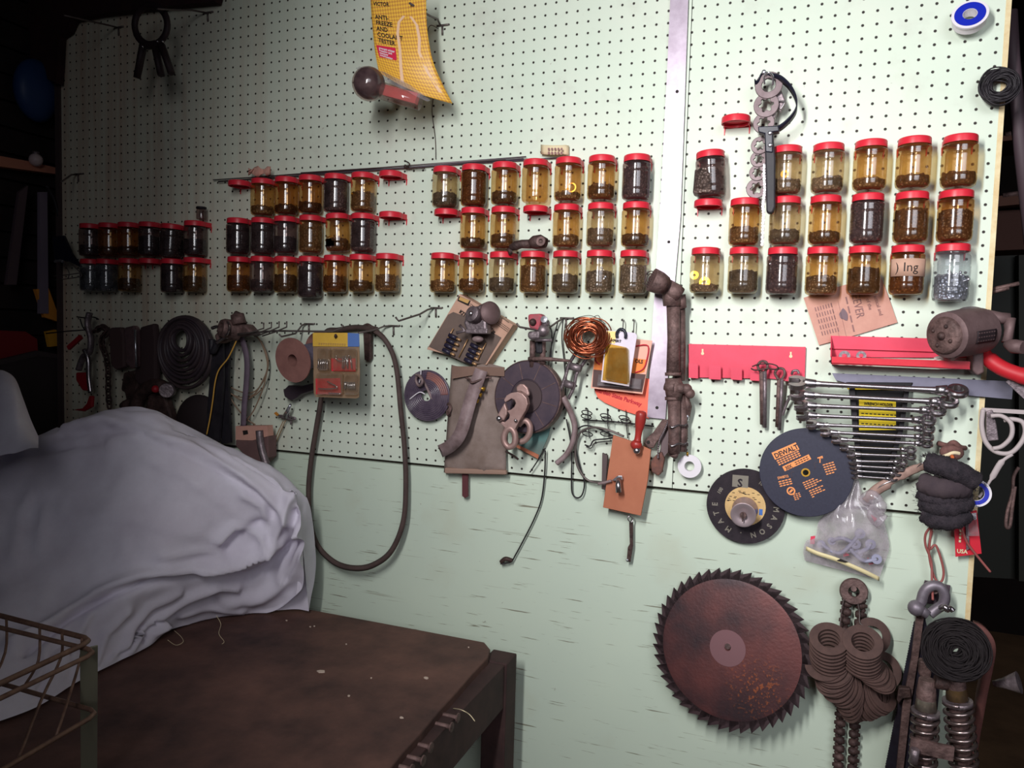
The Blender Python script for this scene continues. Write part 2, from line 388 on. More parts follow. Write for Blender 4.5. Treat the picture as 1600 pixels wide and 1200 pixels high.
# nails driven half way into the table edge
for (x0, y0, x1, y1) in ((688, 1115.5, 718, 1114), (670, 1128, 709, 1131.5), (640, 1160, 677, 1162.5), (622, 1178.5, 666, 1177.5), (606, 1193, 648, 1197)):
    a = lev(x0, y0, TV-.7); L = (x1-x0)/F*((a-cam.matrix_world.translation).dot(fw))
    e = a+Vector((L*.98, -.1*L*0, 0)); nt_ = thing('nail', a, 'large rusty nail sticking sideways out of the worn edge of the workbench', 'nail', 'nails in the workbench edge')
    m_ = MB(); m_.tube([a-Vector((.02, 0, 0)), e], .17*S, 8); m_.build('shank', 'rust', nt_)
    MB().lathe([(0, 0), (.36*S, 0), (.36*S, .1*S), (0, .13*S)], e, (1, 0, 0), 14).build('head', 'rust', nt_)
th_ = MB().tube(cat3([lev(708, 1107, TV-.6)]+[at(720, 1109, 20), at(733, 1116, 20), at(742, 1127, 20)], 6), .03*S, 5).build('thread', 'cream')
tag(th_, 'short pale thread dangling off the workbench edge above the nails', 'thread')
chip = mat('pale_chip', (200, 180, 165), .8)
for (x, y, s_) in ((502, 1050, 2.6), (666, 1060, 1.6), (448, 970, .8), (485, 980, .8), (491, 979, .7), (627, 1122, 1.2), (541, 1007, .7), (732, 1012, .6), (545, 1088, 1.0), (580, 1060, .6)):
    p = lev(x, y, TV+.02); r_ = random.Random(int(x)); m_ = MB()
    m_.prism([p+Vector((math.cos(q)*s_*.05*S*3*(.6+.5*r_.random()), math.sin(q)*s_*.04*S*3*(.5+.5*r_.random()), 0)) for q in (0, 1.1, 2.2, 3.4, 4.4, 5.4)], (0, 0, .002))
    tag(m_.build('wood_chip', chip), 'tiny pale chip lying on the dark workbench top', 'debris', 'pale chips on the workbench')

# ---------------------------------------------------------------- white sheet over a machine on the table
def lerp(a, b, t): return a+(b-a)*t
SH = [
 [(-70, 1150), (50, 1108), (120, 1066), (180, 1036), (232, 1010), (268, 984), (350, 966), (425, 956), (462, 930)],
 [(-70, 1090), (45, 1060), (115, 1015), (180, 985), (235, 960), (290, 948), (362, 945), (430, 938), (474, 905)],
 [(-70, 1010), (50, 985), (130, 945), (205, 915), (268, 893), (325, 885), (392, 895), (446, 895), (479, 868)],
 [(-70, 900), (50, 880), (140, 850), (220, 828), (285, 815), (345, 812), (405, 820), (450, 825), (475, 826)],
 [(-70, 790), (50, 775), (140, 755), (220, 740), (288, 738), (350, 745), (405, 758), (446, 775), (466, 792)],
 [(-70, 708), (30, 690), (100, 670), (163, 647), (233, 650), (300, 682), (364, 712), (412, 738), (446, 764)]]
rows = []
dr = [20, 18, 16, 15, 14, 12, 11, 9.5, 8.5]
d0s = []
for (x, y) in SH[0]:
    p = lev(x, y, TV+.25); d0s.append(max(5.2, min(40, -p.y/S)))
d0s[-1] = 7.0; d0s[-2] = 6.2; d0s[-3] = 8.5
T = (0, .10, .30, .58, .84, 1)
for k, r_ in enumerate(SH):
    rows.append([at(x, y, lerp(d0s[i], dr[i], T[k])) for i, (x, y) in enumerate(r_)])
rows.append([p+Vector((-.5*S*0, 3.2*S, -1.5*S)) for p in rows[5]])
rows.append([Vector((p.x, p.y+1.6*S, max(lerp(p.z, (TV-FLOOR)*S, .55), (TV-FLOOR+.4)*S))) for p in rows[6]])
rows.append([Vector((p.x, min(p.y+.4*S, -4.5*S), (TV-FLOOR+.35)*S)) for p in rows[7]])
NS = 14
fine = [cat3(r_, NS) for r_ in rows]
cols = list(zip(*fine)); colf = [cat3(c, NS) for c in cols]
G = [list(r_) for r_ in zip(*colf)]
camp = cam.matrix_world.translation
def topx(p):
    q = cam.matrix_world.inverted_cached @ p if False else CI @ p
    return 800+F*q.x/(-q.z), 600-F*q.y/(-q.z)
CI = cam.matrix_world.inverted()
folds = [  # traced fold lines: points, width px, height in inches (negative = valley)
 ([(15, 1010), (75, 975), (150, 928), (215, 900), (300, 888), (380, 868), (440, 845)], 9, .9),
 ([(40, 1018), (110, 962), (180, 925), (250, 905), (340, 892)], 7, -.9),
 ([(100, 670), (165, 655), (215, 672), (300, 705), (380, 745), (440, 800), (470, 830)], 10, .7),
 ([(95, 675), (200, 668), (270, 700), (340, 730), (400, 770), (430, 800)], 7, -.6),
 ([(0, 735), (70, 712), (150, 700), (215, 683)], 8, .5), ([(0, 720), (80, 700), (160, 690)], 6, -.45),
 ([(310, 890), (370, 875), (420, 850), (440, 810), (452, 778)], 11, 1.0),
 ([(330, 905), (390, 905), (430, 880), (470, 845)], 8, -.9),
 ([(350, 940), (410, 935), (455, 905), (480, 868)], 12, .8),
 ([(225, 1000), (250, 965), (290, 935), (340, 915), (370, 918)], 8, .8), ([(240, 990), (280, 955), (330, 935)], 6, -.6),
 ([(190, 1030), (205, 985), (235, 950), (280, 925)], 8, .6), ([(150, 1040), (165, 990), (200, 955)], 8, .5), ([(205, 1020), (222, 980)], 5, -.5),
 ([(355, 858), (385, 828), (412, 818)], 10, -.8), ([(340, 845), (365, 822), (400, 830), (415, 850)], 7, .7), ([(380, 775), (410, 790), (416, 815), (405, 850)], 7, .5),
 ([(100, 800), (200, 812), (300, 835), (360, 850)], 10, .18), ([(60, 760), (160, 790), (260, 800)], 16, .15),
 ([(20, 870), (30, 800), (45, 770)], 9, .3), ([(60, 850), (66, 800)], 8, .25), ([(110, 1060), (120, 1000), (140, 960)], 8, .4), ([(60, 1090), (70, 1020)], 10, .35),
 ([(420, 900), (445, 870), (460, 830), (462, 800)], 7, -.6), ([(438, 905), (462, 872), (473, 830)], 7, .5), ([(285, 965), (330, 950), (380, 952)], 6, .4),
 ([(250, 870), (310, 862), (350, 862)], 7, .35), ([(230, 720), (290, 745), (350, 790), (400, 830)], 9, .2)]
def seg(p, a, b):
    ax, ay = a; bx, by = b; dx, dy = bx-ax, by-ay; L = dx*dx+dy*dy
    t = max(0, min(1, ((p[0]-ax)*dx+(p[1]-ay)*dy)/L)); return math.hypot(p[0]-ax-t*dx, p[1]-ay-t*dy)
from mathutils import noise as mn
m_, n_ = len(G), len(G[0])
H = [[0.]*n_ for _ in range(m_)]
lim = NS*6
for i in range(m_):
    for j in range(n_):
        q = topx(G[i][j]); h = 0
        if i < lim:
            for pl, wd, ht in folds:
                dm = min(seg(q, pl[k], pl[k+1]) for k in range(len(pl)-1))
                if dm < wd*3: h += ht*math.exp(-(dm/wd)**2*1.4)
        p = G[i][j]
        h += .5*(mn.noise(p*5)+.5*mn.noise(p*13)+.25*mn.noise(p*30))
        H[i][j] = h*min(1, (i+1)/7)
G2 = []
for i in range(m_):
    r_ = []
    for j in range(n_):
        a = G[min(i+1, m_-1)][j]-G[max(i-1, 0)][j]; c = G[i][min(j+1, n_-1)]-G[i][max(j-1, 0)]
        nn = c.cross(a); nn = nn.normalized() if nn.length > 1e-9 else Vector((0, -1, 0))
        if nn.y > 0 and i < lim: nn = -nn
        p = G[i][j]+nn*H[i][j]*S
        p.y = min(p.y, -1.0*S); p.z = max(p.z, (TV-FLOOR+.12)*S); r_.append(p)
    G2.append(r_)
sheet = MB().grid(G2)
# close the right end
L0 = [G2[i][-1] for i in range(m_)]; c0 = sum(L0, Vector())/m_
sheet.add(L0+[c0], [(i, i+1, m_) for i in range(m_-1)], True)
# second hump at the left edge of the picture
hump = []
for k in range(7):
    t = k/6; d = 22-7*t; rr = []
    for (x, y, yb_) in ((-60, 570, 720), (-10, 577, 705), (8, 580, 700), (24, 592, 698), (36, 622, 694), (48, 655, 690), (60, 682, 690)):
        if k < 4: rr.append(at(x+(3-k)*0, lerp(yb_+10, y, math.sin(k/3*math.pi/2)), 26-2.2*k))
        else: rr.append(at(x-2*(k-3), lerp(y, yb_, ((k-3)/3)**2), 19.4-2.5*(k-3)))
    hump.append(rr)
hf = [cat3(r_, 5) for r_ in hump]; hc = [cat3(c, 5) for c in zip(*hf)]
sheet.grid([list(r_) for r_ in zip(*hc)])
clothm = mat('white_cotton_sheet', (232, 228, 240), .85, c2=(204, 196, 210), sc=7, amt=.8, bump=.25, bsc=26, spec=.2)
tag(sheet.build('dust_sheet', clothm), 'large crumpled white cotton sheet draped over a machine on the workbench', 'sheet')
for pts in ([(262, 1000), (275, 1008), (286, 1003), (283, 995), (272, 985)], [(338, 962), (345, 975), (342, 990), (350, 1002), (347, 1006)]):
    t_ = MB().tube(cat3([lev(x, y, TV+.4+(.8 if i == 0 else 0)) for i, (x, y) in enumerate(pts)], 6), .025*S, 5).build('loose_thread', 'cream')
    tag(t_, 'thin loose thread trailing from the sheet hem onto the workbench', 'thread', 'loose threads at the sheet hem')

# ---------------------------------------------------------------- wire basket in the lower left corner
bk = thing('wire_basket', lev(130, 1235, TV), 'rusty bent-wire basket standing on the workbench in front of the white sheet', 'basket')
d_c = 36.0
cA = at(146, 1000, d_c); vA = cA.z/S+FLOOR; cB = at(153, 1018, d_c+.6); vB = cB.z/S+FLOOR; cC = at(156, 1113, d_c+.3); vC = cC.z/S+FLOOR
bw = mat('rusty_basket_wire', (128, 100, 84), .6, .3, (96, 70, 62), 60)
def rimrect(c, q1, q2, L1, L2, r_, nm):         # closed rounded rectangle from corner c, running towards q1 and q2
    d1 = (q1-c).normalized()*L1*S; d2 = (q2-c).normalized()*L2*S; P = []
    for p, e, f in ((c, d2, d1), (c+d1, -d1, d2), (c+d1+d2, -d2, -d1), (c+d2, d1, -d2)):
        e = e.normalized()*.7*S; f = f.normalized()*.7*S; P += [p+e, p+(e+f)*.28, p+f]
    MB().tube(P, r_*S, 8, True).build(nm, bw, bk)
rimrect(cA, lev(-60, 946, vA), lev(-60, 1096, vA), 15, 13, .15, 'rim')
rimrect(cB, lev(-60, 966, vB), lev(-60, 1120, vB), 15, 13, .13, 'rim')
rimrect(cC, lev(-60, 1050, vC), lev(-60, 1240, vC), 15, 13, .13, 'lower_ring')
MB().bar(at(139, 1012, d_c+.1), lev(139, 1236, TV+.1), .85*S, .1*S, (.87, -.5, 0)).build('corner_post', mat('flat_steel_post', (128, 126, 108), .6, .2), bk)
for pts in ([(62, 979, vA), (60, 1032, vA-1.5), (38, 1072, vA-3)], [(97, 990, vA), (95, 1028, vA-1.5), (66, 1090, vA-3.2), (30, 1182, vC)], [(128, 999, vA), (124, 1036, vA-1.6), (88, 1150, vC)], [(10, 968, vA), (8, 1020, vA-1.5), (-20, 1080, vA-3)]):
    MB().tube(cat3([lev(*p) for p in pts], 4), .08*S, 6).build('wire', bw, bk)
# ---------------------------------------------------------------- storage jars screwed into red lid holders
def jar_meshes():
    r = 1.19
    body = [(1.0, -.35), (1.02, -.58), (1.10, -.63), (1.17, -.70), (r, -.80), (r, -.88), (r, -1.22), (r, -1.28), (r-.035, -1.33), (r-.035, -1.36), (r, -1.41), (r, -1.47), (r, -2.72), (r, -2.78), (r-.03, -2.83), (r-.03, -2.86), (r, -2.91), (r, -2.97), (r, -3.28), (r-.02, -3.38), (1.13, -3.55), (1.0, -3.66), (.8, -3.70), (.3, -3.66), (0, -3.64)]
    mb = MB().lathe([(a*S, h*S) for a, h in body], (0, 0, 0), (0, 0, 1), 40)
    # squarish section: pull the round body slightly towards a rounded square
    for v in mb.v:
        R = math.hypot(v.x, v.y)
        if R > .5*S and False:
            t = math.atan2(v.y, v.x); k = 1+.022*math.cos(4*t)*(-1); v.x *= k; v.y *= k
    lid = [(0, 0), (.98, 0), (1.04, -.01), (1.08, -.03), (1.11, -.08), (1.12, -.12), (1.13, -.55), (1.05, -.55), (1.03, -.2), (.9, -.09), (0, -.09)]
    ml = MB().lathe([(a*S, h*S) for a, h in lid], (0, 0, 0), (0, 0, 1), 40)
    br = MB()
    a = .98
    br.box((0, .68*S, -.28*S), (2*a*S, 1.36*S, .06*S)); br.box((0, 1.32*S, -.29*S), (2*a*S, .07*S, .5*S))
    for s in (-1, 1):
        br.box((s*a*S, .68*S, -.29*S), (.06*S, 1.3*S, .5*S))
        br.prism([Vector((s*a*S-.07*S, 1.3*S, -.45*S)), Vector((s*a*S+.07*S, 1.3*S, -.45*S)), Vector((s*a*S+.02*S, 1.3*S, -1.05*S)), Vector((s*a*S-.05*S, 1.3*S, -1.05*S))], (0, .05*S, 0))
    return mb, ml, br
_b, _l, _r = jar_meshes()
def mesh_of(mb, name, m):
    me = bpy.data.meshes.new(name); me.from_pydata(mb.v, [], mb.f); me.polygons.foreach_set('use_smooth', mb.sm); me.update()
    if m: me.materials.append(RM[m] if isinstance(m, str) else m)
    return me
GL = {k: mesh_of(_b, 'jar_'+k, k) for k in ('ambf', 'ambo', 'ambd', 'ambl', 'clr')}
LIDM = mesh_of(_l, 'jar_lid', 'red'); BRM = mesh_of(_r, 'jar_bracket', 'red')
def fillmat(name, c, c2, metal=.3):
    m = bpy.data.materials.new(name); m.use_nodes = True; nt = m.node_tree; N = nt.nodes; K = nt.links; b = N['Principled BSDF']
    b.inputs['Roughness'].default_value = .45; b.inputs['Metallic'].default_value = metal
    tc = N.new('ShaderNodeTexCoord'); v = N.new('ShaderNodeTexVoronoi'); v.inputs['Scale'].default_value = 190; K.new(tc.outputs['Object'], v.inputs['Vector'])
    r = N.new('ShaderNodeMix'); r.data_type = 'RGBA'; K.new(v.outputs['Distance'], r.inputs[0]); r.inputs[6].default_value = (*lin(c2), 1); r.inputs[7].default_value = (*lin(c), 1)
    K.new(r.outputs[2], b.inputs['Base Color']); bp = N.new('ShaderNodeBump'); bp.inputs['Strength'].default_value = 1; bp.inputs['Distance'].default_value = .004
    K.new(v.outputs['Distance'], bp.inputs['Height']); K.new(bp.outputs[0], b.inputs['Normal']); return m
FM = {'dark': fillmat('dark_hardware', (26, 20, 20), (84, 68, 66)), 'rust': fillmat('rusty_hardware', (50, 34, 30), (120, 86, 76)),
      'brown': fillmat('brown_hardware', (76, 62, 58), (150, 128, 118)), 'grey': fillmat('grey_hardware', (70, 66, 72), (170, 160, 168), .7),
      'black': fillmat('black_hardware', (14, 12, 18), (52, 44, 56)), 'zinc': fillmat('zinc_hardware', (120, 124, 136), (226, 228, 240), .8)}
def fill_mesh(h, seed):
    rnd = random.Random(seed); zb = -3.56; pr = [(.3, zb), (1.0, zb+.04), (1.10, zb+.25), (1.10, zb+h)]
    mb = MB().lathe([(a*S, z*S) for a, z in pr], (0, 0, 0), (0, 0, 1), 24)
    top = []; n = 24
    for q in range(5):
        rr = 1.10*(1-q/5.); top.append([Vector((rr*S*math.cos(2*math.pi*k/n), rr*S*math.sin(2*math.pi*k/n), (zb+h+(rnd.random()-.35)*.28+.12*(1-rr))*S)) for k in range(n)])
    vs = [p for r in top for p in r]+[Vector((0, 0, (zb+h+.12)*S))]
    fs = [(q*n+k, q*n+(k+1) % n, (q+1)*n+(k+1) % n, (q+1)*n+k) for q in range(4) for k in range(n)]+[(4*n+k, 4*n+(k+1) % n, 5*n) for k in range(n)]
    mb.add(vs, fs, True)
    o = len(mb.v)-len(vs)
    for k in range(n): mb.f.append((72+k, 72+(k+1) % n, o+(k+1) % n, o+k)); mb.sm.append(True)
    return mb
FMESH = {}
def fmesh(h, kind, seed):
    k = (round(h, 1), kind, seed % 3)
    if k not in FMESH: FMESH[k] = mesh_of(fill_mesh(h, seed % 3+int(h*10)), 'pile_'+kind, FM[kind])
    return FMESH[k]
def link(o, loc=None, par=None):
    COL.objects.link(o)
    if loc is not None: o.location = loc
    if par is not None: o.parent = par
    return o
first = {}
def part(nm, me, root):
    if (nm, me.name) not in first: o = bpy.data.objects.new(nm, me); first[(nm, me.name)] = o
    else: o = first[(nm, me.name)].copy()
    return link(o, (0, 0, 0), root)
ORD = ['', 'first', 'second', 'third', 'fourth', 'fifth', 'sixth', 'seventh']
TINT = {'ambf': 'amber', 'ambo': 'orange-tinted', 'ambd': 'smoky', 'ambl': 'pale-tinted', 'clr': 'clear'}
FD = {'dark': 'dark hardware', 'rust': 'rusty hardware', 'brown': 'brown hardware', 'grey': 'grey hardware', 'black': 'black hardware', 'zinc': 'shiny zinc screws'}
def amount(h): return 'nearly empty over' if h < .7 else 'a third full of' if h < 1.3 else 'half full of' if h < 2.1 else 'nearly full of'
def jar(x, y, tint, kind, h, nth, row, block, tilt=0., bigger=1., extra='', yaw=0.):
    loc = at(x, y, 2.45); loc = wl(loc.x/S+.0, 1.38, loc.z/S+FLOOR)
    # the pixel is the front rim of the lid; the jar axis lies 1.1 inches behind it
    u, v = uv(x, y, 1.38); uf, vf = uv(x, y+3, 2.45); loc = wl(u, 1.38, vf+.10)
    lb = '%s jar %s %s, %s jar in %s row, %s block' % (TINT[tint], amount(h), FD[kind], ORD[nth], row, block)
    if extra: lb = extra
    root = thing('storage_jar', loc, lb, 'jar', 'jars in the %s block' % block)
    root.rotation_euler = (0, math.radians(tilt), 0)
    g = part('glass_body', GL[tint], root)
    if bigger != 1: g.scale = (1.03, 1.03, bigger)
    part('lid', LIDM, root); part('bracket', BRM, root)
    if h > 0:
        f = bpy.data.objects.new('hardware_pile', fmesh(h, kind, int(x))); COL.objects.link(f); f.location = loc; f.rotation_euler = (0, math.radians(tilt), x)
        if bigger != 1: f.location.z -= (bigger-1)*3.5*S
        tag(f, '%s lying in the %s jar from left, %s row, %s block' % (FD[kind], ORD[nth], row, block) if not extra else FD[kind]+' lying inside the '+extra.split(',')[0], 'hardware', None, 'stuff')
    return root
def empty_lid(x, y, lb, grp='empty red jar lids on the pegboard'):
    u, v = uv(x, y, 1.38); uf, vf = uv(x, y+3, 2.45); root = thing('lid_holder', wl(u, 1.38, vf+.10), lb, 'jar lid', grp)
    part('lid', LIDM, root); part('bracket', BRM, root); return root
B1, B2, B3, B4 = 'far left', 'second', 'third', 'right-hand'
def rowof(block, row, items):
    n = 0
    for it in items:
        if it[2] is None: empty_lid(it[0], it[1], it[3]); continue
        n += 1; jar(it[0], it[1], it[2], it[3], it[4], n, row, block, *(it[5:] if len(it) > 5 else ()))
rowof(B1, 'top', [(141, 346, 'ambd', 'dark', 1.0), (171, 345, 'ambo', 'dark', .8), (201, 344, 'ambo', 'dark', .8), (234, 343.5, 'ambd', 'black', 1.9), (269, 346, 'ambd', 'dark', 2.7, 4), (305, 341.6, 'ambd', 'black', 1.5)])
rowof(B1, 'bottom', [(142, 402, 'clr', 'black', 2.4), (167, 402, 'clr', 'black', 2.6), (202, 401, 'ambf', 'black', 1.2), (234, 401, None, 'empty red jar lid between jars in bottom row of the far left block'), (269, 401.5, 'ambd', 'black', 2.9), (304, 399.5, 'ambf', 'black', 1.4)])
rowof(B2, 'top', [(374, 277.8, None, 'empty red jar lid left of the top jar row of the second block'), (410.3, 275, 'ambf', 'brown', .7), (447.5, 272.3, 'ambo', 'black', .7), (485, 269.7, 'ambo', 'black', .8), (525, 267.6, 'ambd', 'brown', 2.6), (567.5, 265.5, 'ambf', 'brown', 1.6), (611, 263, None, 'empty red jar lid right of the top jar row of the second block')])
rowof(B2, 'middle', [(372, 337.3, 'ambd', 'black', 2.6), (410.3, 336.7, 'ambd', 'dark', 2.8), (446, 334.5, 'ambd', 'black', 1.4), (485.7, 333, 'ambf', 'brown', 2.5), (527, 330.3, 'ambf', 'rust', 1.0, -3), (567.5, 330, 'ambd', 'brown', 2.6), (611, 327.5, None, 'empty red jar lid right of the middle jar row of the second block')])
rowof(B2, 'bottom', [(373, 398.3, 'ambo', 'rust', 1.5), (409.2, 397.7, 'ambd', 'rust', 1.0), (446.4, 398, 'ambf', 'black', 1.6), (484.7, 397.7, 'ambd', 'black', 2.9, 0, 1.13), (524, 396, 'ambo', 'rust', 1.4), (564.4, 394.7, 'ambf', 'dark', .9), (605.8, 393.4, 'ambf', 'brown', 1.4)])
rowof(B3, 'top', [(696, 256.3, 'ambl', 'black', 1.1), (741, 253, 'ambo', 'rust', 2.9), (789, 249.5, 'ambf', 'black', .9), (837.5, 245, 'ambf', 'rust', 0), (888.8, 242, 'ambf', 'brown', .5), (941, 238.8, 'ambf', 'rust', 1.0), (996, 237.5, 'ambd', 'brown', 2.4)])
rowof(B3, 'middle', [(697.5, 323, None, 'empty red jar lid left of the middle jar row of the third block'), (740, 321, 'ambf', 'black', .7), (787.5, 319.5, 'ambf', 'rust', 1.0), (837.5, 318, None, 'empty red jar lid above the rusty clevis, middle row of the third block'), (886, 315.8, 'ambf', 'brown', .8), (939.5, 313.8, 'ambl', 'rust', 1.3), (994.5, 312.5, 'ambf', 'black', .8)])
rowof(B3, 'bottom', [(692.5, 392.5, 'ambf', 'brown', .9), (737.5, 391, 'ambf', 'rust', 1.0), (785, 390.8, 'ambl', 'black', 1.1), (833.8, 390, 'ambf', 'brown', 2.2), (884.5, 389.3, 'ambl', 'dark', 1.4), (937.5, 388.5, 'ambl', 'grey', 1.7), (990.5, 388.5, 'ambl', 'grey', 2.2)])
empty_lid(1150.5, 175.5, 'single red jar lid on its own above the right-hand jar block')
rowof(B4, 'top', [(1110, 231.3, 'ambd', 'brown', 1.9, -4), (1230.4, 223.9, 'ambl', 'brown', .9), (1295.6, 219.8, 'ambl', 'brown', .9), (1362, 214.4, 'ambf', 'brown', .6), (1430, 209.7, 'ambf', 'rust', .7), (1502, 206.3, 'ambf', 'rust', .8)])
rowof(B4, 'middle', [(1107, 308.2, None, 'empty red jar lid below the leaning first jar of the right-hand block'), (1164.6, 306.6, 'ambf', 'brown', 1.2), (1228.7, 303.9, 'ambl', 'black', .9), (1291.2, 302.2, 'ambf', 'dark', .7), (1357, 299, 'ambd', 'brown', 2.8), (1426, 296.4, 'ambf', 'rust', 2.2), (1495.4, 293.7, 'ambo', 'grey', 2.0)])
rowof(B4, 'bottom', [(1103, 384.2, 'ambl', 'brown', .5), (1163, 383.8, 'ambl', 'black', 1.6), (1223.7, 383.8, 'ambd', 'brown', 2.4), (1286, 383.2, 'ambf', 'grey', 1.2), (1352, 381.8, 'ambf', 'black', 1.8), (1419.4, 380.5, 'ambo', 'rust', 1.6)])
jar(1490, 378.4, 'clr', 'zinc', 1.7, 7, 'bottom', B4, 0, 1.14, 'clear glass jar of shiny zinc screws, last in bottom row above the hand grinder')
# loose pieces seen through the glass
def bits(x, y, n, seed, m, L, r, lb, z0=.6, z1=1.6, bd=0):
    rnd = random.Random(seed); mb = MB(); u, v = uv(x, y, 1.4)
    for k in range(n):
        a = Vector((u+(rnd.random()-.5)*1.4, 1.4+.55+rnd.random()*.35, v-3.7+z0+rnd.random()*(z1-z0))); t = rnd.random()*math.pi
        e = a+Vector((math.cos(t)*L, 0, math.sin(t)*L*.8)); p, q = wl(*a), wl(*e)
        if abs(e.x-u) > .95: continue
        mb.tube([p, q], r*S, 6); mb.ball(q, r*1.9*S, 8, 5)
    tag(mb.build('loose_screws', m), lb, 'screws', None, 'stuff')
bits(1490, 386, 26, 3, 'bright', .5, .06, 'bright zinc screws heaped in the clear jar above the hand grinder', .2, 1.5)
bits(564.4, 396, 5, 5, 'brass', 1.2, .035, 'thin brass pins in the sixth bottom jar of the second block', .7, 1.1)
bits(567.5, 266, 6, 8, 'brass', .4, .07, 'brass bits in the last top jar of the second block', .8, 2.8)
bits(527, 331, 5, 9, 'brass', .5, .06, 'brass bits in the tilted middle jar of the second block', .3, 1.2)
bits(1223.7, 384, 6, 4, 'steel', .7, .05, 'steel pins in the third bottom jar of the right-hand block', .5, 2.5)
bits(833.8, 391, 5, 14, 'brass', 1.0, .03, 'pale pins in the fourth bottom jar of the third block', .4, 1.8)
bits(937.5, 389, 5, 15, 'bright', .6, .06, 'steel bits in the sixth bottom jar of the third block', .5, 1.8)
for (x, y, r_, ri, lb) in ((1101, 441, .44, .17, 'pale brass washer in first bottom jar of the right-hand block'), (1226, 272, .30, .14, 'brass ring in the jar behind the strap wrench'), (1085, 430, .34, .12, 'smaller brass washer in first bottom jar of the right-hand block'), (893, 293, .42, .3, 'gold ring in the fifth top jar of the third block')):
    o = MB().ring(at(x, y, 2.33 if r_ > .35 else 2.25), r_*S, ri*S, .05*S, (.05, -1, .05)).build('washer', 'brass'); tag(o, lb, 'washer')
# handwritten paper label on one jar
u0, v0 = uv(1419.4, 382, 1.38); rows = []
for zz in (-1.15, -2.45):
    rows.append([wl(u0+1.23*math.sin(a), 1.38+1.23*math.cos(a), v0+zz) for a in [math.radians(-70+140*k/16) for k in range(17)]])
lab = tag(MB().grid(rows).build('paper_label', 'tan', solid=.0008), 'torn tan paper label handwritten Ing, wrapped round a jar in the right-hand block', 'label')
mb = MB(); f = lambda x, y: wl(u0+1.25*math.sin(x/1.25), 1.38+1.26*math.cos(x/1.25), v0-2.1+y)
letters(mb, ') Ing', f, .95, -.95, 0, False, .95); mb.build('handwriting', 'ink', lab)
o = jar_small = thing('small_bottle', at(314.6, 343.5, 1.2), 'tiny dark bottle standing on the last top lid of the far left block', 'bottle')
q = at(314.6, 343, 1.2)
MB().lathe([(.42*S, .0), (.5*S, .02*S), (.52*S, .1*S), (.52*S, .95*S), (.45*S, 1.1*S), (.3*S, 1.15*S)], q, (0, 0, 1), 24).build('glass_body', 'ambd', o)
MB().lathe([(.54*S, 1.12*S), (.54*S, 1.3*S), (.5*S, 1.34*S), (0, 1.34*S)], q, (0, 0, 1), 24).build('cap', 'black', o)
# ---------------------------------------------------------------- peg hooks and long pieces
HG = 'steel wire peg hooks'
def hook(pts, lb, tips=1, r=.095, grp=HG):
    o = thing('peg_hook', at(*pts[0]), lb, 'hook', grp)
    MB().tube([at(*p) for p in pts], r*S, 6).build('rod', 'wire', o)
    x, y = pts[0][:2]; a = at(x, y, .12)
    MB().tube([a+Vector((-.35*S, 0, 0)), a+Vector((.8*S, 0, 0)), a+Vector((.9*S, .1*S, .03*S))], r*S, 6).tube([a+Vector((.2*S, 0, 0)), a+Vector((.25*S, -.02*S, -.9*S))], r*S, 6).build('base', 'wire', o)
    return o
hook([(183, 43, .1), (172, 40, 1), (140, 33, 4), (100, 24, 7)], 'long wire peg hook at top left reaching under the dark joist')
hook([(322, 20, .1), (300, 16, 1.5), (262, 15, 5), (246, 14, 6.5)], 'wire peg hook at top left carrying the black ring puller')
hook([(120, 272, .1), (112, 273, 1), (96, 284, 4)], 'wire peg hook at the left edge above the far left jars')
hook([(678, 481, .1), (668, 484, 1), (656, 491, 2.3), (623, 501.5, 4.6), (618, 495.5, 4.7)], 'bare wire peg hook above the tubing coil, pointing left with upturned tip')
hook([(612, 509, .1), (600, 510, .6), (584, 516, 2), (560, 520, 4)], 'wire peg hook behind the large hanging belt')
hook([(480, 506, .1), (472, 508, .6), (462, 521, 2.5), (440, 526, 4.2), (436, 522, 4.4)], 'wire peg hook left of the cardboard spool with upturned tip')
hook([(881, 497, .1), (872, 502, .8), (850, 518, 2.4), (812, 511, 4.6), (807, 505, 4.7)], 'wire peg hook carrying the small red engine part')
hook([(688, 40, .1), (684, 30, 1), (672, 25, 3), (640, 5, 6)], 'wire peg hook behind the yellow tester card')
hook([(446, 800, .1)] if False else [(505, 600, .1), (500, 603, 2)], 'wire peg hook half hidden behind the fish-hook blister pack')
for (x, y, x2, y2) in ((412, 505, 372, 522), (424, 504, 384, 524), (436, 503, 398, 524), (448, 503, 410, 523)):
    o = thing('peg_hook', at(x, y, 4), 'long wire peg hook with upturned tip, one of four beside the rusty hub', 'hook', 'four long hooks by the rusty hub')
    MB().tube([at(x, y-1, 4.4), at(x, y+8, 4.4), at((x+x2)/2, (y+y2)/2+6, 4.3), at(x2, y2+2, 4.2)], .075*S, 6).build('rod', 'wire', o)
o = MB().tube([at(365, 522, 3.9), at(430, 517, 3.8), at(520, 518, 3.2), at(534, 512, 3), at(536, 508, 3)], .10*S, 7).build('hook_bar', 'wire'); tag(o, 'long steel bar running behind the rusty hub towards the cardboard spool', 'bar')
for i, (x0, y0, x1, y1, r) in enumerate(((333, 281, 880, 246, .055), (341, 284, 818, 248, .07), (398, 277, 822, 245, .07), (470, 270, 790, 249, .05))):
    o = MB().tube([at(x0, y0, .35+.1*i), at(x1, y1, .3+.1*i)], r*S, 6).build('welding_rod', mat('grey_rod_%d' % i, (88+6*i, 80+5*i, 96), .45, .5))
    tag(o, ['thinnest and longest grey rod lying along the tops of the jar lids', 'thick grey rod starting left of the second jar block', 'grey rod ending above the fourth jar of the third block', 'short inner grey rod in the bundle over the jars'][i], 'rod', 'thin grey rods above the jars')
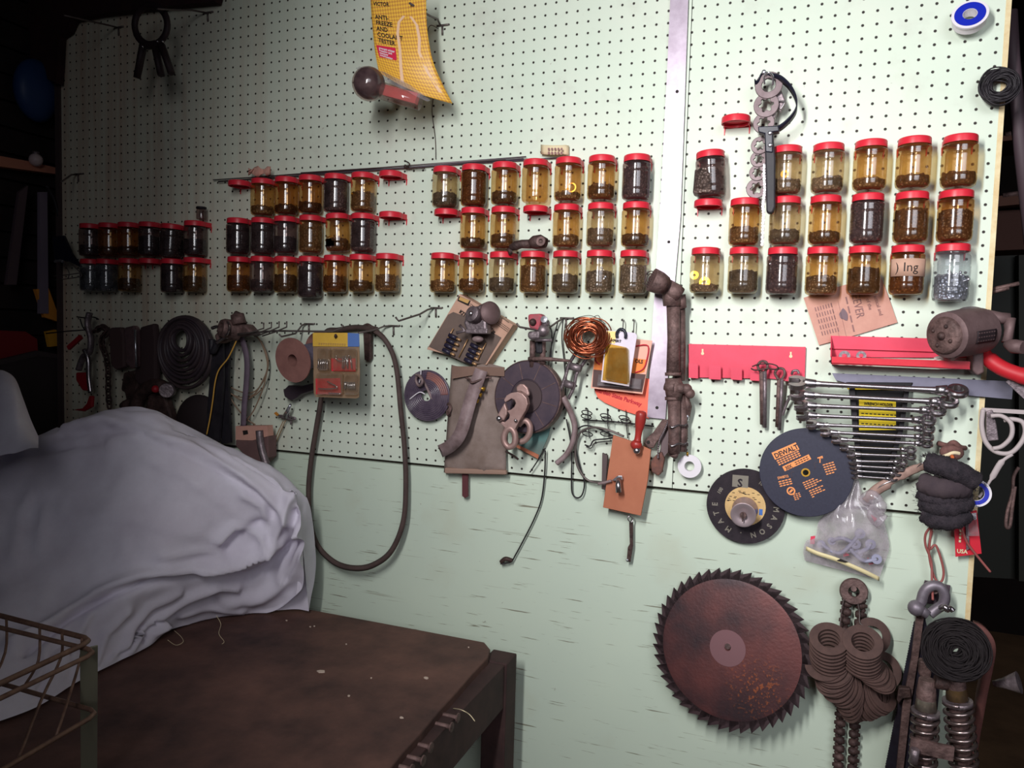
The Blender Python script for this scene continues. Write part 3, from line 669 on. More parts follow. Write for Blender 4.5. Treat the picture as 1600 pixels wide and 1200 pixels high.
o = MB().tube(cat3([at(634, 252, .7), at(640, 256, .9), at(637, 263, .5), at(650, 262, .7), at(664, 263, .5)], 4), .07*S, 5).tube([at(634, 258, .9), at(633, 262, .8)], .15*S, 5).build('wire_tie', 'drust'); tag(o, 'rusty wire tie holding the bundle of grey rods together', 'wire')
# torn paper scraps
rows = [[at(845+i*5.5, 226+math.sin(i*.4)*1.0+(0 if i < 7 else (i-7)*1.6)+j*5, .5+.5*math.sin(i*.45)) for i in range(9)] for j in range(4)]
sc_ = tag(MB().grid(rows).build('paper_scrap', 'cream', solid=.0006), 'curled scrap of printed white paper above the third jar block', 'paper')
mb = MB()
for k in range(5):
    for j in range(2): mb.add([at(856+k*5, 231+j*6, 1.15), at(859+k*5, 231+j*6, 1.15), at(859+k*5, 235+j*6, 1.15), at(856+k*5, 235+j*6, 1.15)], [(0, 1, 2, 3)])
mb.build('print', 'gink', sc_)
o = MB().grid([[at(388+i*5, 262+j*4+3*math.sin(i*1.7+j), 1.6+.4*math.sin(i*2.1+j*1.3)) for i in range(8)] for j in range(4)]).build('rag_scrap', 'pink', solid=.001); tag(o, 'small pinkish rag scrap on the lid of the first top jar, second block', 'rag')
# tall steel straightedge
o = MB().plate([(1055, -190), (1083, -190), (1075.5, -8), (1071, 120), (1063, 340), (1049, 500), (1039.5, 655), (1011, 652), (1020, 500), (1033, 300), (1042, 120), (1047.5, -8)], .42, .16)
stm = mat('mottled_steel_strip', (198, 186, 200), .42, .55, (150, 136, 150), 16, .7)
st = tag(o.build('straightedge', stm), 'tall mottled steel strip fixed upright on the pegboard, left of the right-hand jars', 'metal strip')
mb = MB()
for x, y in ((1058, 143), (1045, 378), (1026.5, 637)): mb.lathe([(0, 0), (.14*S, 0), (.14*S, .01*S), (0, .01*S)], at(x, y, .43), (0, -1, 0), 12)
mb.build('hole', 'ink', st)

# ---------------------------------------------------------------- ring puller at top left
o = thing('ring_puller', at(236, 60, 5), 'black iron ring with three arms hanging from a hook at top left', 'tool')
pm = mat('black_iron_puller', (44, 30, 34), .6, .2)
c = [at(236+29*math.cos(a)*.88, 39+31*math.sin(a), 5) for a in [2*math.pi*k/36 for k in range(36)]]
MB().tube(c, .36*S, 10, True, .8).build('ring', pm, o)
MB().box(at(240, 70, 5), (2.1*S, .6*S, .7*S)).build('yoke', pm, o, bevel=.003)
for pts in ([(224, 70), (220, 90), (214, 122)], [(243, 74), (247, 95), (252, 118)], [(252, 70), (260, 92), (268, 115)]):
    MB().tube([at(*p, 5) for p in pts], [.36*S, .34*S, .32*S], 8, flat=1.2).build('arm', pm, o)
mb = MB()
for x, y in ((223, 73), (246, 65), (254, 65)): mb.ball(at(x, y, 5.35), .13*S)
mb.build('rivet', 'steel', o)

# ---------------------------------------------------------------- yellow tester card
def coons(l, r, nu, nv):
    L = cat3([at(*p) for p in l], nv); R = cat3([at(*p) for p in r], nv); n = min(len(L), len(R))
    return [[L[i*(len(L)-1)//(n-1)].lerp(R[i*(len(R)-1)//(n-1)], j/nu) for j in range(nu+1)] for i in range(n)]
LE = [(578, -18, 6), (581, 30, 6), (586, 80, 6.2), (592, 113, 7)]; RE = [(666, -18, 5.2), (667, 40, 5.2), (678, 100, 4.9), (707, 162, 3.6)]
G3 = coons(LE, RE, 16, 8); nb = len(G3)-1
# the lower edge bows downwards between its corners
for i, r_ in enumerate(G3):
    for j, p in enumerate(r_):
        k = (i/nb)**2*math.sin(math.pi*j/16)*.12; r_[j] = p+Vector((-k*.3*S, -k*S*3, -k*3.2*S))
cardm = bpy.data.materials.new('yellow_latticed_card'); cardm.use_nodes = True; nt = cardm.node_tree; N = nt.nodes; K = nt.links; b = N['Principled BSDF']; b.inputs['Roughness'].default_value = .45
tc = N.new('ShaderNodeTexCoord'); mp = N.new('ShaderNodeMapping'); mp.inputs['Rotation'].default_value = (0, 0, math.radians(38)); mp.inputs['Scale'].default_value = (30, 44, 1); K.new(tc.outputs['UV'], mp.inputs[0])
ck = N.new('ShaderNodeTexChecker'); ck.inputs['Scale'].default_value = 1; ck.inputs[1].default_value = (*lin((240, 190, 66)), 1); ck.inputs[2].default_value = (*lin((206, 142, 62)), 1); K.new(mp.outputs[0], ck.inputs[0]); K.new(ck.outputs[0], b.inputs['Base Color'])
tester = thing('tester_package', at(625, 10, 5.6), 'bright yellow anti-freeze tester card with blister pack hanging near the top', 'package')
mb = MB().grid(G3); mb.uvs = [(j/16, 1-i/nb) for i in range(nb+1) for j in range(17)]; mb.build('card', cardm, tester, solid=.0008)
def cardfn(x, y):                               # x, y in card fractions, y downwards
    i = max(0, min(nb-1e-6, y*nb)); j = max(0, min(16-1e-6, x*16)); a, c = int(i), int(j)
    p = G3[a][c].lerp(G3[a][c+1], j-c); q = G3[a+1][c].lerp(G3[a+1][c+1], j-c); return p.lerp(q, i-a)+Vector((0, -.05*S, 0))
# card is about 5.2 x 9 in fractions
def ct(s_, x, y, h, m, sx=1): 
    mb = MB(); letters(mb, s_, lambda a, b_: cardfn(x+a/5.6, y-b_/10.), h, 0, 0, True, sx); return mb
mb = MB()
for s_, x, y in (('ANTI-', .07, .325), ('FREEZE', .075, .382), ('AND', .08, .439), ('COOLANT', .085, .496), ('TESTER', .09, .553)):
    q = ct(s_, x, y, .58, 'ink', .92); mb.add(q.v, q.f)
q = ct('VICTOR', .05, .20, .5, 'ink', .9); mb.add(q.v, q.f)
mb.build('lettering', 'ink', tester)
mb = MB(); mb.add([cardfn(.04, .59), cardfn(.40, .575), cardfn(.38, .70), cardfn(.07, .725)], [(0, 1, 2, 3)]); mb.build('red_panel', mat('red_print', (206, 30, 70), .5), tester)
mb = MB()
for s_, y in (('prevent winter', .625), ('freezing and', .652), ('summer', .679), ('overheating', .706)):
    q = ct(s_, .09, y, .33, 'white', .8); mb.add([p+Vector((0, -.03*S, 0)) for p in q.v], q.f)
mb.build('small_lettering', 'white', tester)
rows = []
tp_ = [(.36, .93), (.42, .75), (.47, .58), (.46, .44), (.50, .33), (.60, .27), (.72, .27), (.82, .34), (.84, .46), (.80, .58), (.84, .74), (.90, .90)]
mb = MB()
for (a, b_), (c_, d_) in zip(tp_[:-1], tp_[1:]):
    mb.add([cardfn(a-.02, b_), cardfn(a+.03, b_), cardfn(c_+.03, d_), cardfn(c_-.02, d_)], [(0, 1, 2, 3)])
mb.build('tube_outline', mat('faded_pink_print', (236, 196, 160), .5), tester)
mb = MB().ball(at(577, 130, 7.2), 1.36*S, 24, 14); mb.build('rubber_bulb', mat('dark_bulb', (48, 34, 46), .35), tester)
MB().ball(at(576, 131, 7.3), 1.45*S, 20, 12).tube([at(598, 142, 7.1), at(628, 152, 6.7), at(657, 162, 6.2)], [.75*S, .72*S, .6*S], 10, flat=1.1).build('blister', mat('hazy_blister', (178, 156, 156), .2) if False else film('pinkish_blister', (.86, .78, .76), (170, 140, 136), .14, .1, .06), tester)
MB().box(at(627, 148, 6.6), (3.4*S, .5*S, .9*S), (Vector((.95, 0, -.3)), Vector((0, 1, 0)), Vector((.3, 0, .95)))).build('tester_body', mat('pink_plastic', (212, 110, 108), .4), tester)
MB().plate([(556, 106), (562, 104), (600, 112), (640, 132), (672, 156), (666, 158), (620, 136), (590, 120), (560, 112)], 6.9, .15).build('blister_flange', 'clearf', tester)
MB().tube(curve([(685, 45, .3), (672, 40, 1.5), (668, 60, 2), (676, 100, 1.2), (677, 150, .4), (675, 175, .2), (680, 215, .15), (681, 249, .2)], 6), .035*S, 5).build('hanging_string', 'drust')
COL.objects['hanging_string']; tag(COL.objects['hanging_string'], 'thin brown string hanging down the board below the yellow tester card', 'string')

# ---------------------------------------------------------------- tape roll and coil at the right edge
def tape(px, py, d, r, ri, th, ax, lb, face, body, facer=None):
    o = thing('tape_roll', at(px, py, d), lb, 'tape'); a = Vector(ax).normalized(); c = at(px, py, d)
    MB().lathe([(ri*S, -th/2*S), (r*.93*S, -th/2*S), (r*.93*S, th*.3*S), (r*S, th*.3*S), (r*S, th*.5*S), (r*.9*S, th*.5*S), (ri*S, th*.5*S)], c, a, 40, None, True, 1, True).build('spool', body, o)
    if face: MB().ring(c+a*(th*.5*S+.02*S), (facer or r*.84)*S, ri*1.05*S, .04*S, a, 40).build('face_ring', face, o)
    return o
tape(1515, 28, 1.1, 1.18, .45, .8, (-.12, -1, .35), 'thread seal tape roll with blue face hanging in the top right corner', 'blue', 'white')
tape(1078, 728, .6, .98, .42, .6, (.0, -1, .05), 'white tape roll hanging at the lower edge of the pegboard', None, 'white')
o = MB().tube([at(1074, 706, 1.0), at(1074, 712, 1.0)], .09*S, 8).build('brass_nail', 'brass'); tag(o, 'small brass nail head holding the white tape roll', 'nail')
def coil(name, px, py, d, r, wr, n, ax, m, lb, cat_, seed=1, spread=.25, jit=.12, sq=1):
    rnd = random.Random(seed); mb = MB(); c = at(px, py, d); x, y, a = basis(ax)
    for k in range(n):
        rr = r*(1-spread*rnd.random()); ph = rnd.random()*6.28; of = Vector((rnd.uniform(-jit, jit), rnd.uniform(-jit*1.6, jit*1.6), rnd.uniform(-jit, jit)))*r*S
        e = .04+.06*rnd.random(); pts = [c+of+(x*math.cos(t)*(1+e*math.cos(2*t+ph))*sq+y*math.sin(t))*rr*S+a*(.15*math.sin(3*t+ph)*S*.6) for t in [2*math.pi*q/28 for q in range(28)]]
        mb.tube(pts, wr*S, 5, True)
    return tag(mb.build(name, m), lb, cat_)
coil('wire_coil', 1562, 135, 1.0, 1.25, .055, 55, (-.05, -1, .15), 'bwire', 'dark coil of thin wire hanging on the right edge of the board', 'wire', 3, .6)
coil('wire_coil', 1493, 1015, 7.0, 1.95, .055, 150, (-.2, -1, .2), mat('dark_brown_wire', (26, 19, 21), .8, 0), 'large dark coil of fine wire in the bottom right corner, above the springs', 'wire', 7, .8, .12)
coil('copper_coil', 918, 527, 3.0, 1.85, .055, 40, (.15, -.8, .55), 'copper', 'coil of bright copper wire hanging right of the small red engine part', 'wire', 5, .62, .14)
o = MB().tube(curve([(893, 515, 2.4), (895, 500, 1.2), (920, 493, .8), (938, 500, .4), (946, 506, .3)], 8), .03*S, 5).tube(curve([(928, 495, .8), (936, 494, .9), (942, 512, 1.6), (944, 522, 2.2)], 8), .03*S, 5).build('copper_wire_end', 'bwire'); tag(o, 'thin dark wire ends looping above the copper coil', 'wire')

# ---------------------------------------------------------------- strap wrench, socket wrench and bead chain
o = thing('multi_wrench', at(1200, 130, 1.8), 'flat iron multi-hole wrench with seven star-shaped holes hanging above the right-hand jars', 'wrench')
mb = MB(); cx_ = cr(1130, 90, 3.87, [(275, 165), (260, 285), (245, 395), (222, 530), (214, 612), (207, 695), (200, 790)]); rs = [1.0, .92, .78, .66, .62, .62, .76]
mr_ = mat('worn_grey_iron', (120, 106, 108), .5, .5, (88, 74, 76), 40, .8)
for i, ((x, y), r_) in enumerate(zip(cx_, rs)):
    c = at(x, y, 1.9-.1*i); hr = r_*.52; n = 24; out = []; inn = []
    for k in range(n):
        t = 2*math.pi*k/n; out.append(c+Vector((math.cos(t), 0, math.sin(t)))*r_*1.04*S)
        kk = 1 if i == 0 else (1+.16*(1 if k % 4 < 2 else -1)); inn.append(c+Vector((math.cos(t), 0, math.sin(t)))*hr*kk*S)
    th = Vector((0, .25*S, 0)); vs = out+inn+[p+th for p in out]+[p+th for p in inn]; fs = []
    for k in range(n):
        q = (k+1) % n; fs += [(k, q, n+q, n+k), (2*n+k, 3*n+k, 3*n+q, 2*n+q), (k, 2*n+k, 2*n+q, q), (n+k, n+q, 3*n+q, 3*n+k)]
    mb.add(vs, fs)
for (p, q) in zip(cx_[:-1], cx_[1:]):
    pass
mb.build('wrench_body', mr_, o, bevel=.001)
o = thing('strap_wrench', at(1203, 200, 2.4), 'black strap wrench with dark handle and looped strap over the right-hand jars', 'wrench')
sp = [at(*p) for p in cr(1130, 90, 3.87, [(225, 430, 2.4), (300, 425, 2.6), (360, 395, 2.8), (420, 335, 3), (445, 280, 3), (435, 215, 2.8), (400, 155, 2.6), (350, 110, 2.4), (300, 95, 2.2), (245, 85, 2.1), (225, 105, 2.1), (215, 130, 2.1), (200, 140, 2.2), (190, 130, 2.3)])]
fp = cat3(sp, 6); rows = [fp, [p+Vector((0, .62*S, -.32*S)) for p in fp]]
MB().grid(rows).build('strap', 'blackp', o, solid=.0022)
pts = cr(1130, 90, 3.87, [(252, 420), (300, 420), (305, 500), (316, 600), (315, 900), (300, 938), (275, 942), (260, 930), (256, 700), (250, 520)])
MB().plate(pts, 3.1, .7).build('handle', 'black', o, bevel=.003)
MB().plate(cr(1130, 90, 3.87, [(210, 415), (335, 410), (340, 445), (300, 450), (300, 575), (255, 570), (250, 460), (212, 450)]), 3.2, .9).build('head', 'blackp', o, bevel=.002)
mb = MB()
for x, y in cr(1130, 90, 3.87, [(283, 455), (283, 528), (246, 85)]): mb.ball(at(x, y, 3.25 if y > 150 else 2.5), .17*S, 12, 8, 1, .5, 1)
mb.build('rivet', 'bright', o)
MB().tube(curve(cr(1130, 90, 3.87, [(250, 160, 2.2), (248, 115, 2.6), (275, 90, 2.9), (300, 115, 2.6), (300, 165, 2.2)]), 6), .08*S, 7).build('wire_loop', 'bright', o)
o = thing('pipe_clip', at(1219, 165, 1.4), 'small rusty steel clip behind the multi-hole wrench', 'clip')
MB().plate(cr(1130, 90, 3.87, [(320, 180), (350, 190), (380, 270), (345, 330), (330, 300), (310, 370), (290, 360), (320, 260)]), 1.4, .6).build('clip_body', 'iron', o, bevel=.002)
MB().tube(curve(cr(1130, 90, 3.87, [(330, 260, 1.6), (370, 270, 1.7), (345, 315, 1.7)]), 5), .07*S, 6).build('bolt', 'steel', o)
bc = tag(MB().build('chain', 'steel') if False else thing('bead_chain', at(1192, 300, 2.6), 'thin silver roller chain hanging beside the strap wrench handle', 'chain'), 'thin silver roller chain hanging beside the strap wrench handle', 'chain')
mb = MB(); P = cr(1130, 90, 3.87, [(250, 650), (247, 700), (250, 750), (252, 800), (246, 850), (240, 900), (244, 950), (240, 1000), (238, 1060), (235, 1130)])
fp = curve([p+(2.7,) for p in P], 3)
for i, p in enumerate(fp): mb.ring(p, .125*S, .05*S, .08*S, (.2*(-1)**i, -1, 0), 12)
for p, q in zip(fp[:-1], fp[1:]): mb.bar(p, q, .09*S, .05*S)
mb.build('links', 'steel', bc)

# ---------------------------------------------------------------- clevis on the jar lids, T pipe
o = thing('clevis', at(825, 385, 2.2), 'short dark rusty clevis lying across two jar lids in the third block', 'clevis')
MB().tube([at(*p, 2.3) for p in cr(650, 220, 4, [(590, 670), (625, 655), (660, 645), (720, 645)])], [.28*S, .42*S, .38*S, .40*S], 12).build('shank', 'drust', o)
MB().tube([at(*p, 2.3) for p in cr(650, 220, 4, [(715, 645), (740, 635), (775, 630), (815, 640)])], [.42*S, .6*S, .62*S, .42*S], 12).build('eye', 'drust', o)
MB().ring(at(845, 377, 2.95), .42*S, .2*S, .1*S, (0, -1, .1), 20).build('eye_ring', 'rust', o)
MB().lathe([(.1*S, 0), (.32*S, 0), (.32*S, .3*S), (.1*S, .3*S)], at(799, 392, 2.2), (-.8, -.5, -.3), 12).build('end_cap', 'drust', o)

pipe = thing('pipe_stand', at(1050, 560, 1.8), 'rusty twin-pipe frame with tee joint hanging upright over the steel strip', 'pipe')
def pt(p, r, nm, d=None, n=14): MB().tube([at(*q) for q in p], [q*S for q in r] if isinstance(r, list) else r*S, n).build(nm, 'rust', pipe)
pt([(1018, 437, 3.6), (1030, 442, 3.3), (1037, 446, 3.0)], [.98, .92, .82], 'socket_end', n=24)
for k, rr in enumerate((.7, .5, .3, .14)): MB().tube([at(1018+math.cos(t)*rr*19*.8, 437+math.sin(t)*rr*19, 3.65+.03) for t in [6.283*q/20 for q in range(20)]], .045*S, 5, True).build('socket_ring', 'drust', pipe)
pt([(1032, 443, 3.2), (1040, 447, 2.9)], .6, 'neck'); pt([(1040, 445, 2.6), (1052, 456, 2.4), (1058, 462, 2.2)], [.58, .8, .82], 'elbow', n=18)
pt([(1050, 452, 2.3), (1050, 478, 2.2)], [.85, .72], 'elbow'); pt([(1060, 462, 1.9), (1064, 482, 1.7)], [.6, .48], 'elbow')
pt([(1052, 474, 2.2), (1053, 530, 2.1), (1052, 585, 2.1)], [.56, .54, .58], 'pipe')
pt([(1062, 478, 1.5), (1063, 530, 1.4), (1062, 595, 1.4)], .45, 'pipe')
for y, r_ in ((584, .66), (593, .64), (622, .66)): pt([(1051.5, y-2, 2.1), (1051.5, y+3, 2.1)], r_, 'collar')
pt([(1051.5, 592, 2.1), (1053, 603, 2.1), (1053, 624, 2.1)], [.62, .8, .6], 'tee_joint', n=18)
pt([(1040, 602, 2.3), (1049, 605, 2.4), (1056, 606, 2.5)], [.42, .5, .5], 'tee_joint'); pt([(1056, 606, 2.5), (1070, 608, 2.3)], [.42, .4], 'handle')
MB().ball(at(1073, 608, 2.3), .45*S).build('handle', 'rust', pipe); MB().ball(at(1078, 615, 2.3), .42*S).build('knob', 'rust', pipe)
pt([(1053, 624, 2.1), (1054, 680, 2.1), (1053, 708, 2.1)], [.54, .5, .5], 'pipe'); pt([(1064, 612, 1.4), (1067, 680, 1.4), (1065, 705, 1.4)], [.45, .42, .42], 'pipe')
pt([(1053, 708, 2.1), (1056, 716, 2.0)], [.5, .15], 'pipe_tip')
pt([(1071, 616, 1.5), (1075, 635, 1.2), (1074, 655, 1)], [.2, .34, .2], 'lever')
for y in (665, 694):
    MB().tube(curve([(1045, y, 2.6), (1050, y+3, 2.8), (1060, y-1, 2.5), (1068, y, 2.2), (1074, y-2, 2.0), (1074, y+3, 1.9)], 5), .09*S, 6).build('wire_clip', 'steel', pipe)
MB().ball(at(1073, 652, 1.2), .3*S, 12, 8, .7, .6, 1.2).build('wing_nut', 'bright', pipe)
o = thing('hinge_link', at(1030, 680, 1.1), 'flat rusty iron link with a bolt hole behind the twin pipes', 'link')
MB().plate([(1035, 655), (1049, 657), (1047, 668), (1025, 692), (1021, 700), (1012, 700), (1007, 693), (1010, 685), (1020, 676)], 1.2, .35).build('link_body', 'rust', o, bevel=.002)
MB().lathe([(0, 0), (.16*S, 0), (0, .01*S)], at(1013, 691, 1.23), (0, -1, 0), 12).build('hole', 'ink', o)
o = thing('scraper', at(1040, 700, 1.2), 'rusty leaf-shaped iron blade with beaded edge hanging below the steel strip', 'tool')
MB().plate([(1040, 665), (1046, 672), (1048, 690), (1044, 706), (1036, 716), (1028, 718), (1032, 700), (1034, 680)], 1.1, .2).build('blade', mat('grey_rusty_blade', (112, 96, 98), .5, .4), o)
MB().plate([(1026, 710), (1034, 706), (1038, 718), (1034, 738), (1029, 744), (1018, 738), (1016, 722), (1022, 714)], 1.4, .6).build('jaw', mat('orange_rust', (128, 84, 72), .8, .1, (90, 66, 62), 60), o, bevel=.003)
mb = MB(); fp = curve([(1047, 640, 1.6), (1045, 655, 1.6), (1037, 675, 1.6), (1030, 690, 1.6), (1028, 715, 1.7)], 8)
for p in fp: mb.ball(p, .1*S, 8, 5)
mb.build('bead_edge', 'iron', o)
o = thing('red_lever', at(1000, 660, 2.2), 'small red painted lever handle hanging over the brown board', 'lever')
rd = mat('red_enamel', (168, 52, 46), .35, c2=(140, 44, 40), sc=30)
MB().tube(curve([(1002, 642, 2.6), (1001, 655, 2.6), (998, 675, 2.6), (996, 690, 2.6)], 4), [q*S for q in (.25, .42, .46, .46, .46, .44, .40, .34, .30, .28, .28, .30, .34)], 14).build('grip', rd, o)
MB().ball(at(994, 695, 2.6), .5*S, 14, 9, 1, .8, .9).build('boss', rd, o); MB().ball(at(995, 704, 2.7), .32*S, 12, 8).build('tip', 'steel', o)
# ---------------------------------------------------------------- paper, red rail, red tray, straight blade
def N_(pts): return cr(1050, 430, 2.909, pts)
pp = tag(MB().plate(N_([(598, 103), (690, 70), (800, 40), (950, 5), (985, 100), (1025, 215), (850, 268), (668, 318)]), .25, .04).build('paper_sheet', 'pink'), 'faded pink printed paper tucked behind the right-hand jars above the red tray', 'paper')
f1 = plane(1338, 460, .3, -75)
mb = MB(); letters(mb, 'REEVER', f1, .85, -.4, -.35, False, .8); mb.build('lettering', 'gink', pp)
mb = MB(); f2 = plane(1352, 455, .3, -73); letters(mb, 'of the', f2, .38, .6, -.1, False); f3 = plane(1362, 452, .3, -72); letters(mb, 'Practical and', f3, .38, .2, 0, False)
f4 = plane(1322, 470, .3, -75)
for k in range(4): quadfn(f4, mb, -.3+k*.75, 0, .25+k*.75, .1)
f5 = plane(1282, 482, .3, -73)
for r_ in range(7):
    for k in range(5): quadfn(f5, mb, -.2+k*.5, r_*.2-.4, .12+k*.5, r_*.2-.33)
for r_ in range(2): quadfn(plane(1300, 488, .3, -75), mb, -.8, .1+r_*.5, 2.2, .115+r_*.5)
mb.build('print', 'gink', pp)
mb = MB(); f6 = plane(1318, 492, .3, -70); mb.add([f6(.45*math.cos(t)*(1+.3*math.sin(3*t)), .3*math.sin(t)) for t in [6.28*k/14 for k in range(14)]], [tuple(range(14))]); mb.build('emblem', mat('emblem_ink', (120, 100, 106), .9), pp)

o = thing('key_rack', at(1165, 570, .5), 'flat red painted steel rail with bent tabs holding cotter pins', 'rack')
MB().plate(N_([(76, 312), (608, 326), (603, 470), (520, 478), (450, 470), (120, 465), (78, 455)]), .35, .12).build('back_plate', 'redp', o)
for (a, b_, y0, y1) in ((76, 118, 398, 462), (168, 222, 408, 468), (268, 318, 418, 470), (355, 405, 440, 474), (510, 545, 440, 476)):
    MB().plate(N_([(a, y0), (b_, y0+4), (b_, y1+4), (a, y1)]), 1.0, .09).plate(N_([(a, y1), (b_, y1+4), (b_, y1+7), (a, y1+4)]), 1.0, .75).build('tab', 'redp', o)
mb = MB()
for x, y in N_([(139, 350), (540, 363)]):
    mb.lathe([(0, 0), (.13*S, 0), (0, .01*S)], at(x, y+2, .37), (0, -1, 0), 12); mb.plate([(x-1.3, y), (x+1.3, y), (x+1.3, y-5), (x-1.3, y-5)], .38, .01)
mb.build('keyhole', 'cream', o)
def cotter(x0, y0, x1, y1, lb, r=.2):
    o = thing('cotter_pin', at(x0, y0, 1.3), lb, 'cotter pin', None)
    MB().tube(curve([(x0-3, y0+8, 1.3), (x0-8, y0-2, 1.4), (x0-3, y0-9, 1.4), (x0+5, y0-8, 1.4), (x0+7, y0, 1.4), (x0+2, y0+8, 1.3)], 5), .11*S, 7).build('eye', 'rust', o)
    MB().tube([at(x0-1.5, y0+6, 1.2), at(x1-1.5, y1-5, .6)], r*S, 8).build('leg', 'rust', o); MB().tube([at(x0+3, y0+6, 1.3), at(x1+2, y1, .7)], r*.8*S, 8).build('leg', 'iron', o)
cotter(1192, 574, 1193, 668, 'large rusty cotter pin hanging by a wire ring from the red rail', .21)
cotter(1219, 585, 1216, 672, 'thinner leaning rusty cotter pin right of the large one under the red rail', .17)
o = MB().tube(curve(N_([(365, 415, 1.4), (395, 405, 1.6), (440, 402, 1.6), (476, 412, 1.6), (478, 428, 1.5), (430, 425, 1.7), (380, 432, 1.6), (360, 424, 1.4)]), 5), .06*S, 6).build('wire_ring', 'drust'); tag(o, 'thin rusty wire ring through the eye of the large cotter pin', 'wire')
o = thing('small_key', at(1243, 585, 1.1), 'small steel split pin hanging beside the end of the biggest wrench', 'pin')
MB().tube(curve(N_([(545, 450, 1.1), (550, 436, 1.2), (570, 434, 1.2), (576, 448, 1.2)]), 5), .1*S, 7).build('eye', 'iron', o); MB().tube(curve(N_([(550, 530, 1.3), (525, 575, 1.0), (508, 620, .9), (502, 636, .8)]), 5), .12*S, 7).build('leg', 'iron', o)

o = thing('red_tray', at(1405, 560, 1.5), 'long red steel tray shelf on the pegboard with washers and scraps inside', 'tray')
MB().plate(N_([(722, 275), (1215, 288), (1350, 300), (1350, 375), (720, 372)]), .3, .1).build('back_plate', 'redp', o)
p = [at(*q) for q in N_([(720, 362, .3), (1345, 385, .3), (1355, 392, 2.4), (725, 372, 2.4)])]
MB().prism([at(*q) for q in N_([(722, 398, 2.6), (1355, 425, 2.6), (1320, 425, .3), (735, 400, .3)])], (0, 0, -.05*S)).build('tray_floor', 'redp', o)
MB().plate(N_([(722, 370), (1356, 392), (1353, 426), (722, 404)]), 2.6, .08).build('front_lip', 'red', o)
MB().prism([at(*q) for q in N_([(722, 275, .3), (722, 404, .3), (722, 404, 2.6), (722, 370, 2.6)])], (.05*S, 0, 0)).build('end_plate', 'redp', o)
MB().plate(N_([(728, 330), (1300, 348), (1300, 352), (728, 334)]), .55, .3).build('fold', 'redp', o)
for x, y, r_, lb in ((784, 362, .42, 'large grey washer standing in the red tray'), (860, 360, .36, 'smaller grey washer right of the large one in the red tray')):
    x, y = N_([(x, y)])[0]; tag(MB().ring(at(x, y+2, 1.9), r_*S, r_*.45*S, .08*S, (.1, -1, .2)).build('washer', 'iron'), lb, 'washer')
rg = MB().grid([[at(*N_([(1190+i*14, 380-j*5-6*math.sin(i*.9)-i*1.2+10, 1.5+.3*math.sin(i*1.3+j))])[0]) for i in range(9)] for j in range(4)]).build('paper_scrap', mat('grey_scrap', (200, 184, 180), .9), solid=.001); tag(rg, 'crumpled whitish scrap lying in the right end of the red tray', 'paper')
o = tag(MB().plate([(1300, 583), (1410, 588), (1584, 596), (1581, 624), (1470, 614), (1325, 599), (1306, 594)], .55, .1).build('metal_rule', mat('blue_grey_blade', (128, 126, 142), .45, .6, (104, 102, 116), 14, .8)), 'flat blue-grey steel blade sticking out to the right under the red tray', 'blade')

# ---------------------------------------------------------------- hand grinder
g = thing('hand_grinder', at(1502, 525, 3), 'rusty cylindrical hand-crank grinder mounted at the right edge of the board', 'grinder')
gm = mat('brown_crusted_iron', (88, 68, 68), .6, .3, (120, 98, 98), 20, .8, .5, 80)
a0, a1 = at(1477, 524, 5.0), at(1532, 516, 2.6); ax = (a1-a0)
MB().lathe([(1.4*S, 0), (1.62*S, .15*S), (1.7*S, ax.length*.5), (1.62*S, ax.length-.1*S), (1.3*S, ax.length)], a0, ax, 36).build('housing', gm, g)
MB().lathe([(.0, -.35*S), (1.1*S, -.35*S), (1.28*S, -.2*S), (1.32*S, .0), (1.4*S, .05*S)], a0, ax, 32).build('end_cover', 'rust', g)
mb = MB()
for k in range(4):
    x_, y_, a_ = basis(ax); mb.ball(a0-a_*.36*S+x_*math.cos(k*1.57+.5)*.75*S+y_*math.sin(k*1.57+.5)*.75*S, .15*S, 10, 6)
mb.ball(a0-ax.normalized()*.36*S, .3*S, 12, 8); mb.build('screw', 'drust', g)
MB().lathe([(.3*S, 0), (1.2*S, .0), (1.3*S, .25*S), (1.0*S, .5*S)], at(1524, 500, 1.6), (.2, -.6, .8), 30).build('adjuster_wheel', 'iron', g)
MB().tube([at(1532, 505, 2.6), at(1548, 496, 2.8), at(1562, 497, 3.0), at(1577, 498, 3.0)], [.85*S, .6*S, .42*S, .4*S], 14).build('shaft', gm, g)
MB().tube([at(1577, 498, 3.0), at(1577, 515, 3.1), at(1573, 535, 3.2)], [.4*S, .3*S, .34*S], 10, flat=1.3).build('crank_arm', gm, g)
MB().tube([at(1573, 537, 3.3), at(1584, 541, 3.8), at(1600, 543, 4.3)], [.3*S, .5*S, .45*S], 14).build('crank_knob', gm, g)
a_ = ax.normalized(); x_ = Vector((0, 0, 1)); x_ = (x_-a_*x_.dot(a_)).normalized(); y_ = a_.cross(x_)
def onc(s_, t): # on the drum: s along axis inches, t arc inches
    th = t/1.72-math.radians(5); d_ = -y_ if y_.y > 0 else y_
    return a0+a_*(s_*S)+(d_*math.cos(th)+x_*math.sin(th))*1.73*S
rows = [[onc(.9+1.9*i/8, -.55+.9*j/6) for i in range(9)] for j in range(7)]
MB().grid(rows).build('name_plate', mat('black_name_plate', (40, 30, 34), .6), g, solid=.0006)
mb = MB()
for j in range(3):
    for k in range(7): mb.add([onc(1.0+k*.25, -.42+j*.28)+Vector((0, -.03*S, 0)), onc(1.16+k*.25, -.42+j*.28)+Vector((0, -.03*S, 0)), onc(1.16+k*.25, -.34+j*.28)+Vector((0, -.03*S, 0)), onc(1.0+k*.25, -.34+j*.28)+Vector((0, -.03*S, 0))], [(0, 1, 2, 3)])
mb.build('plate_marks', gm, g)
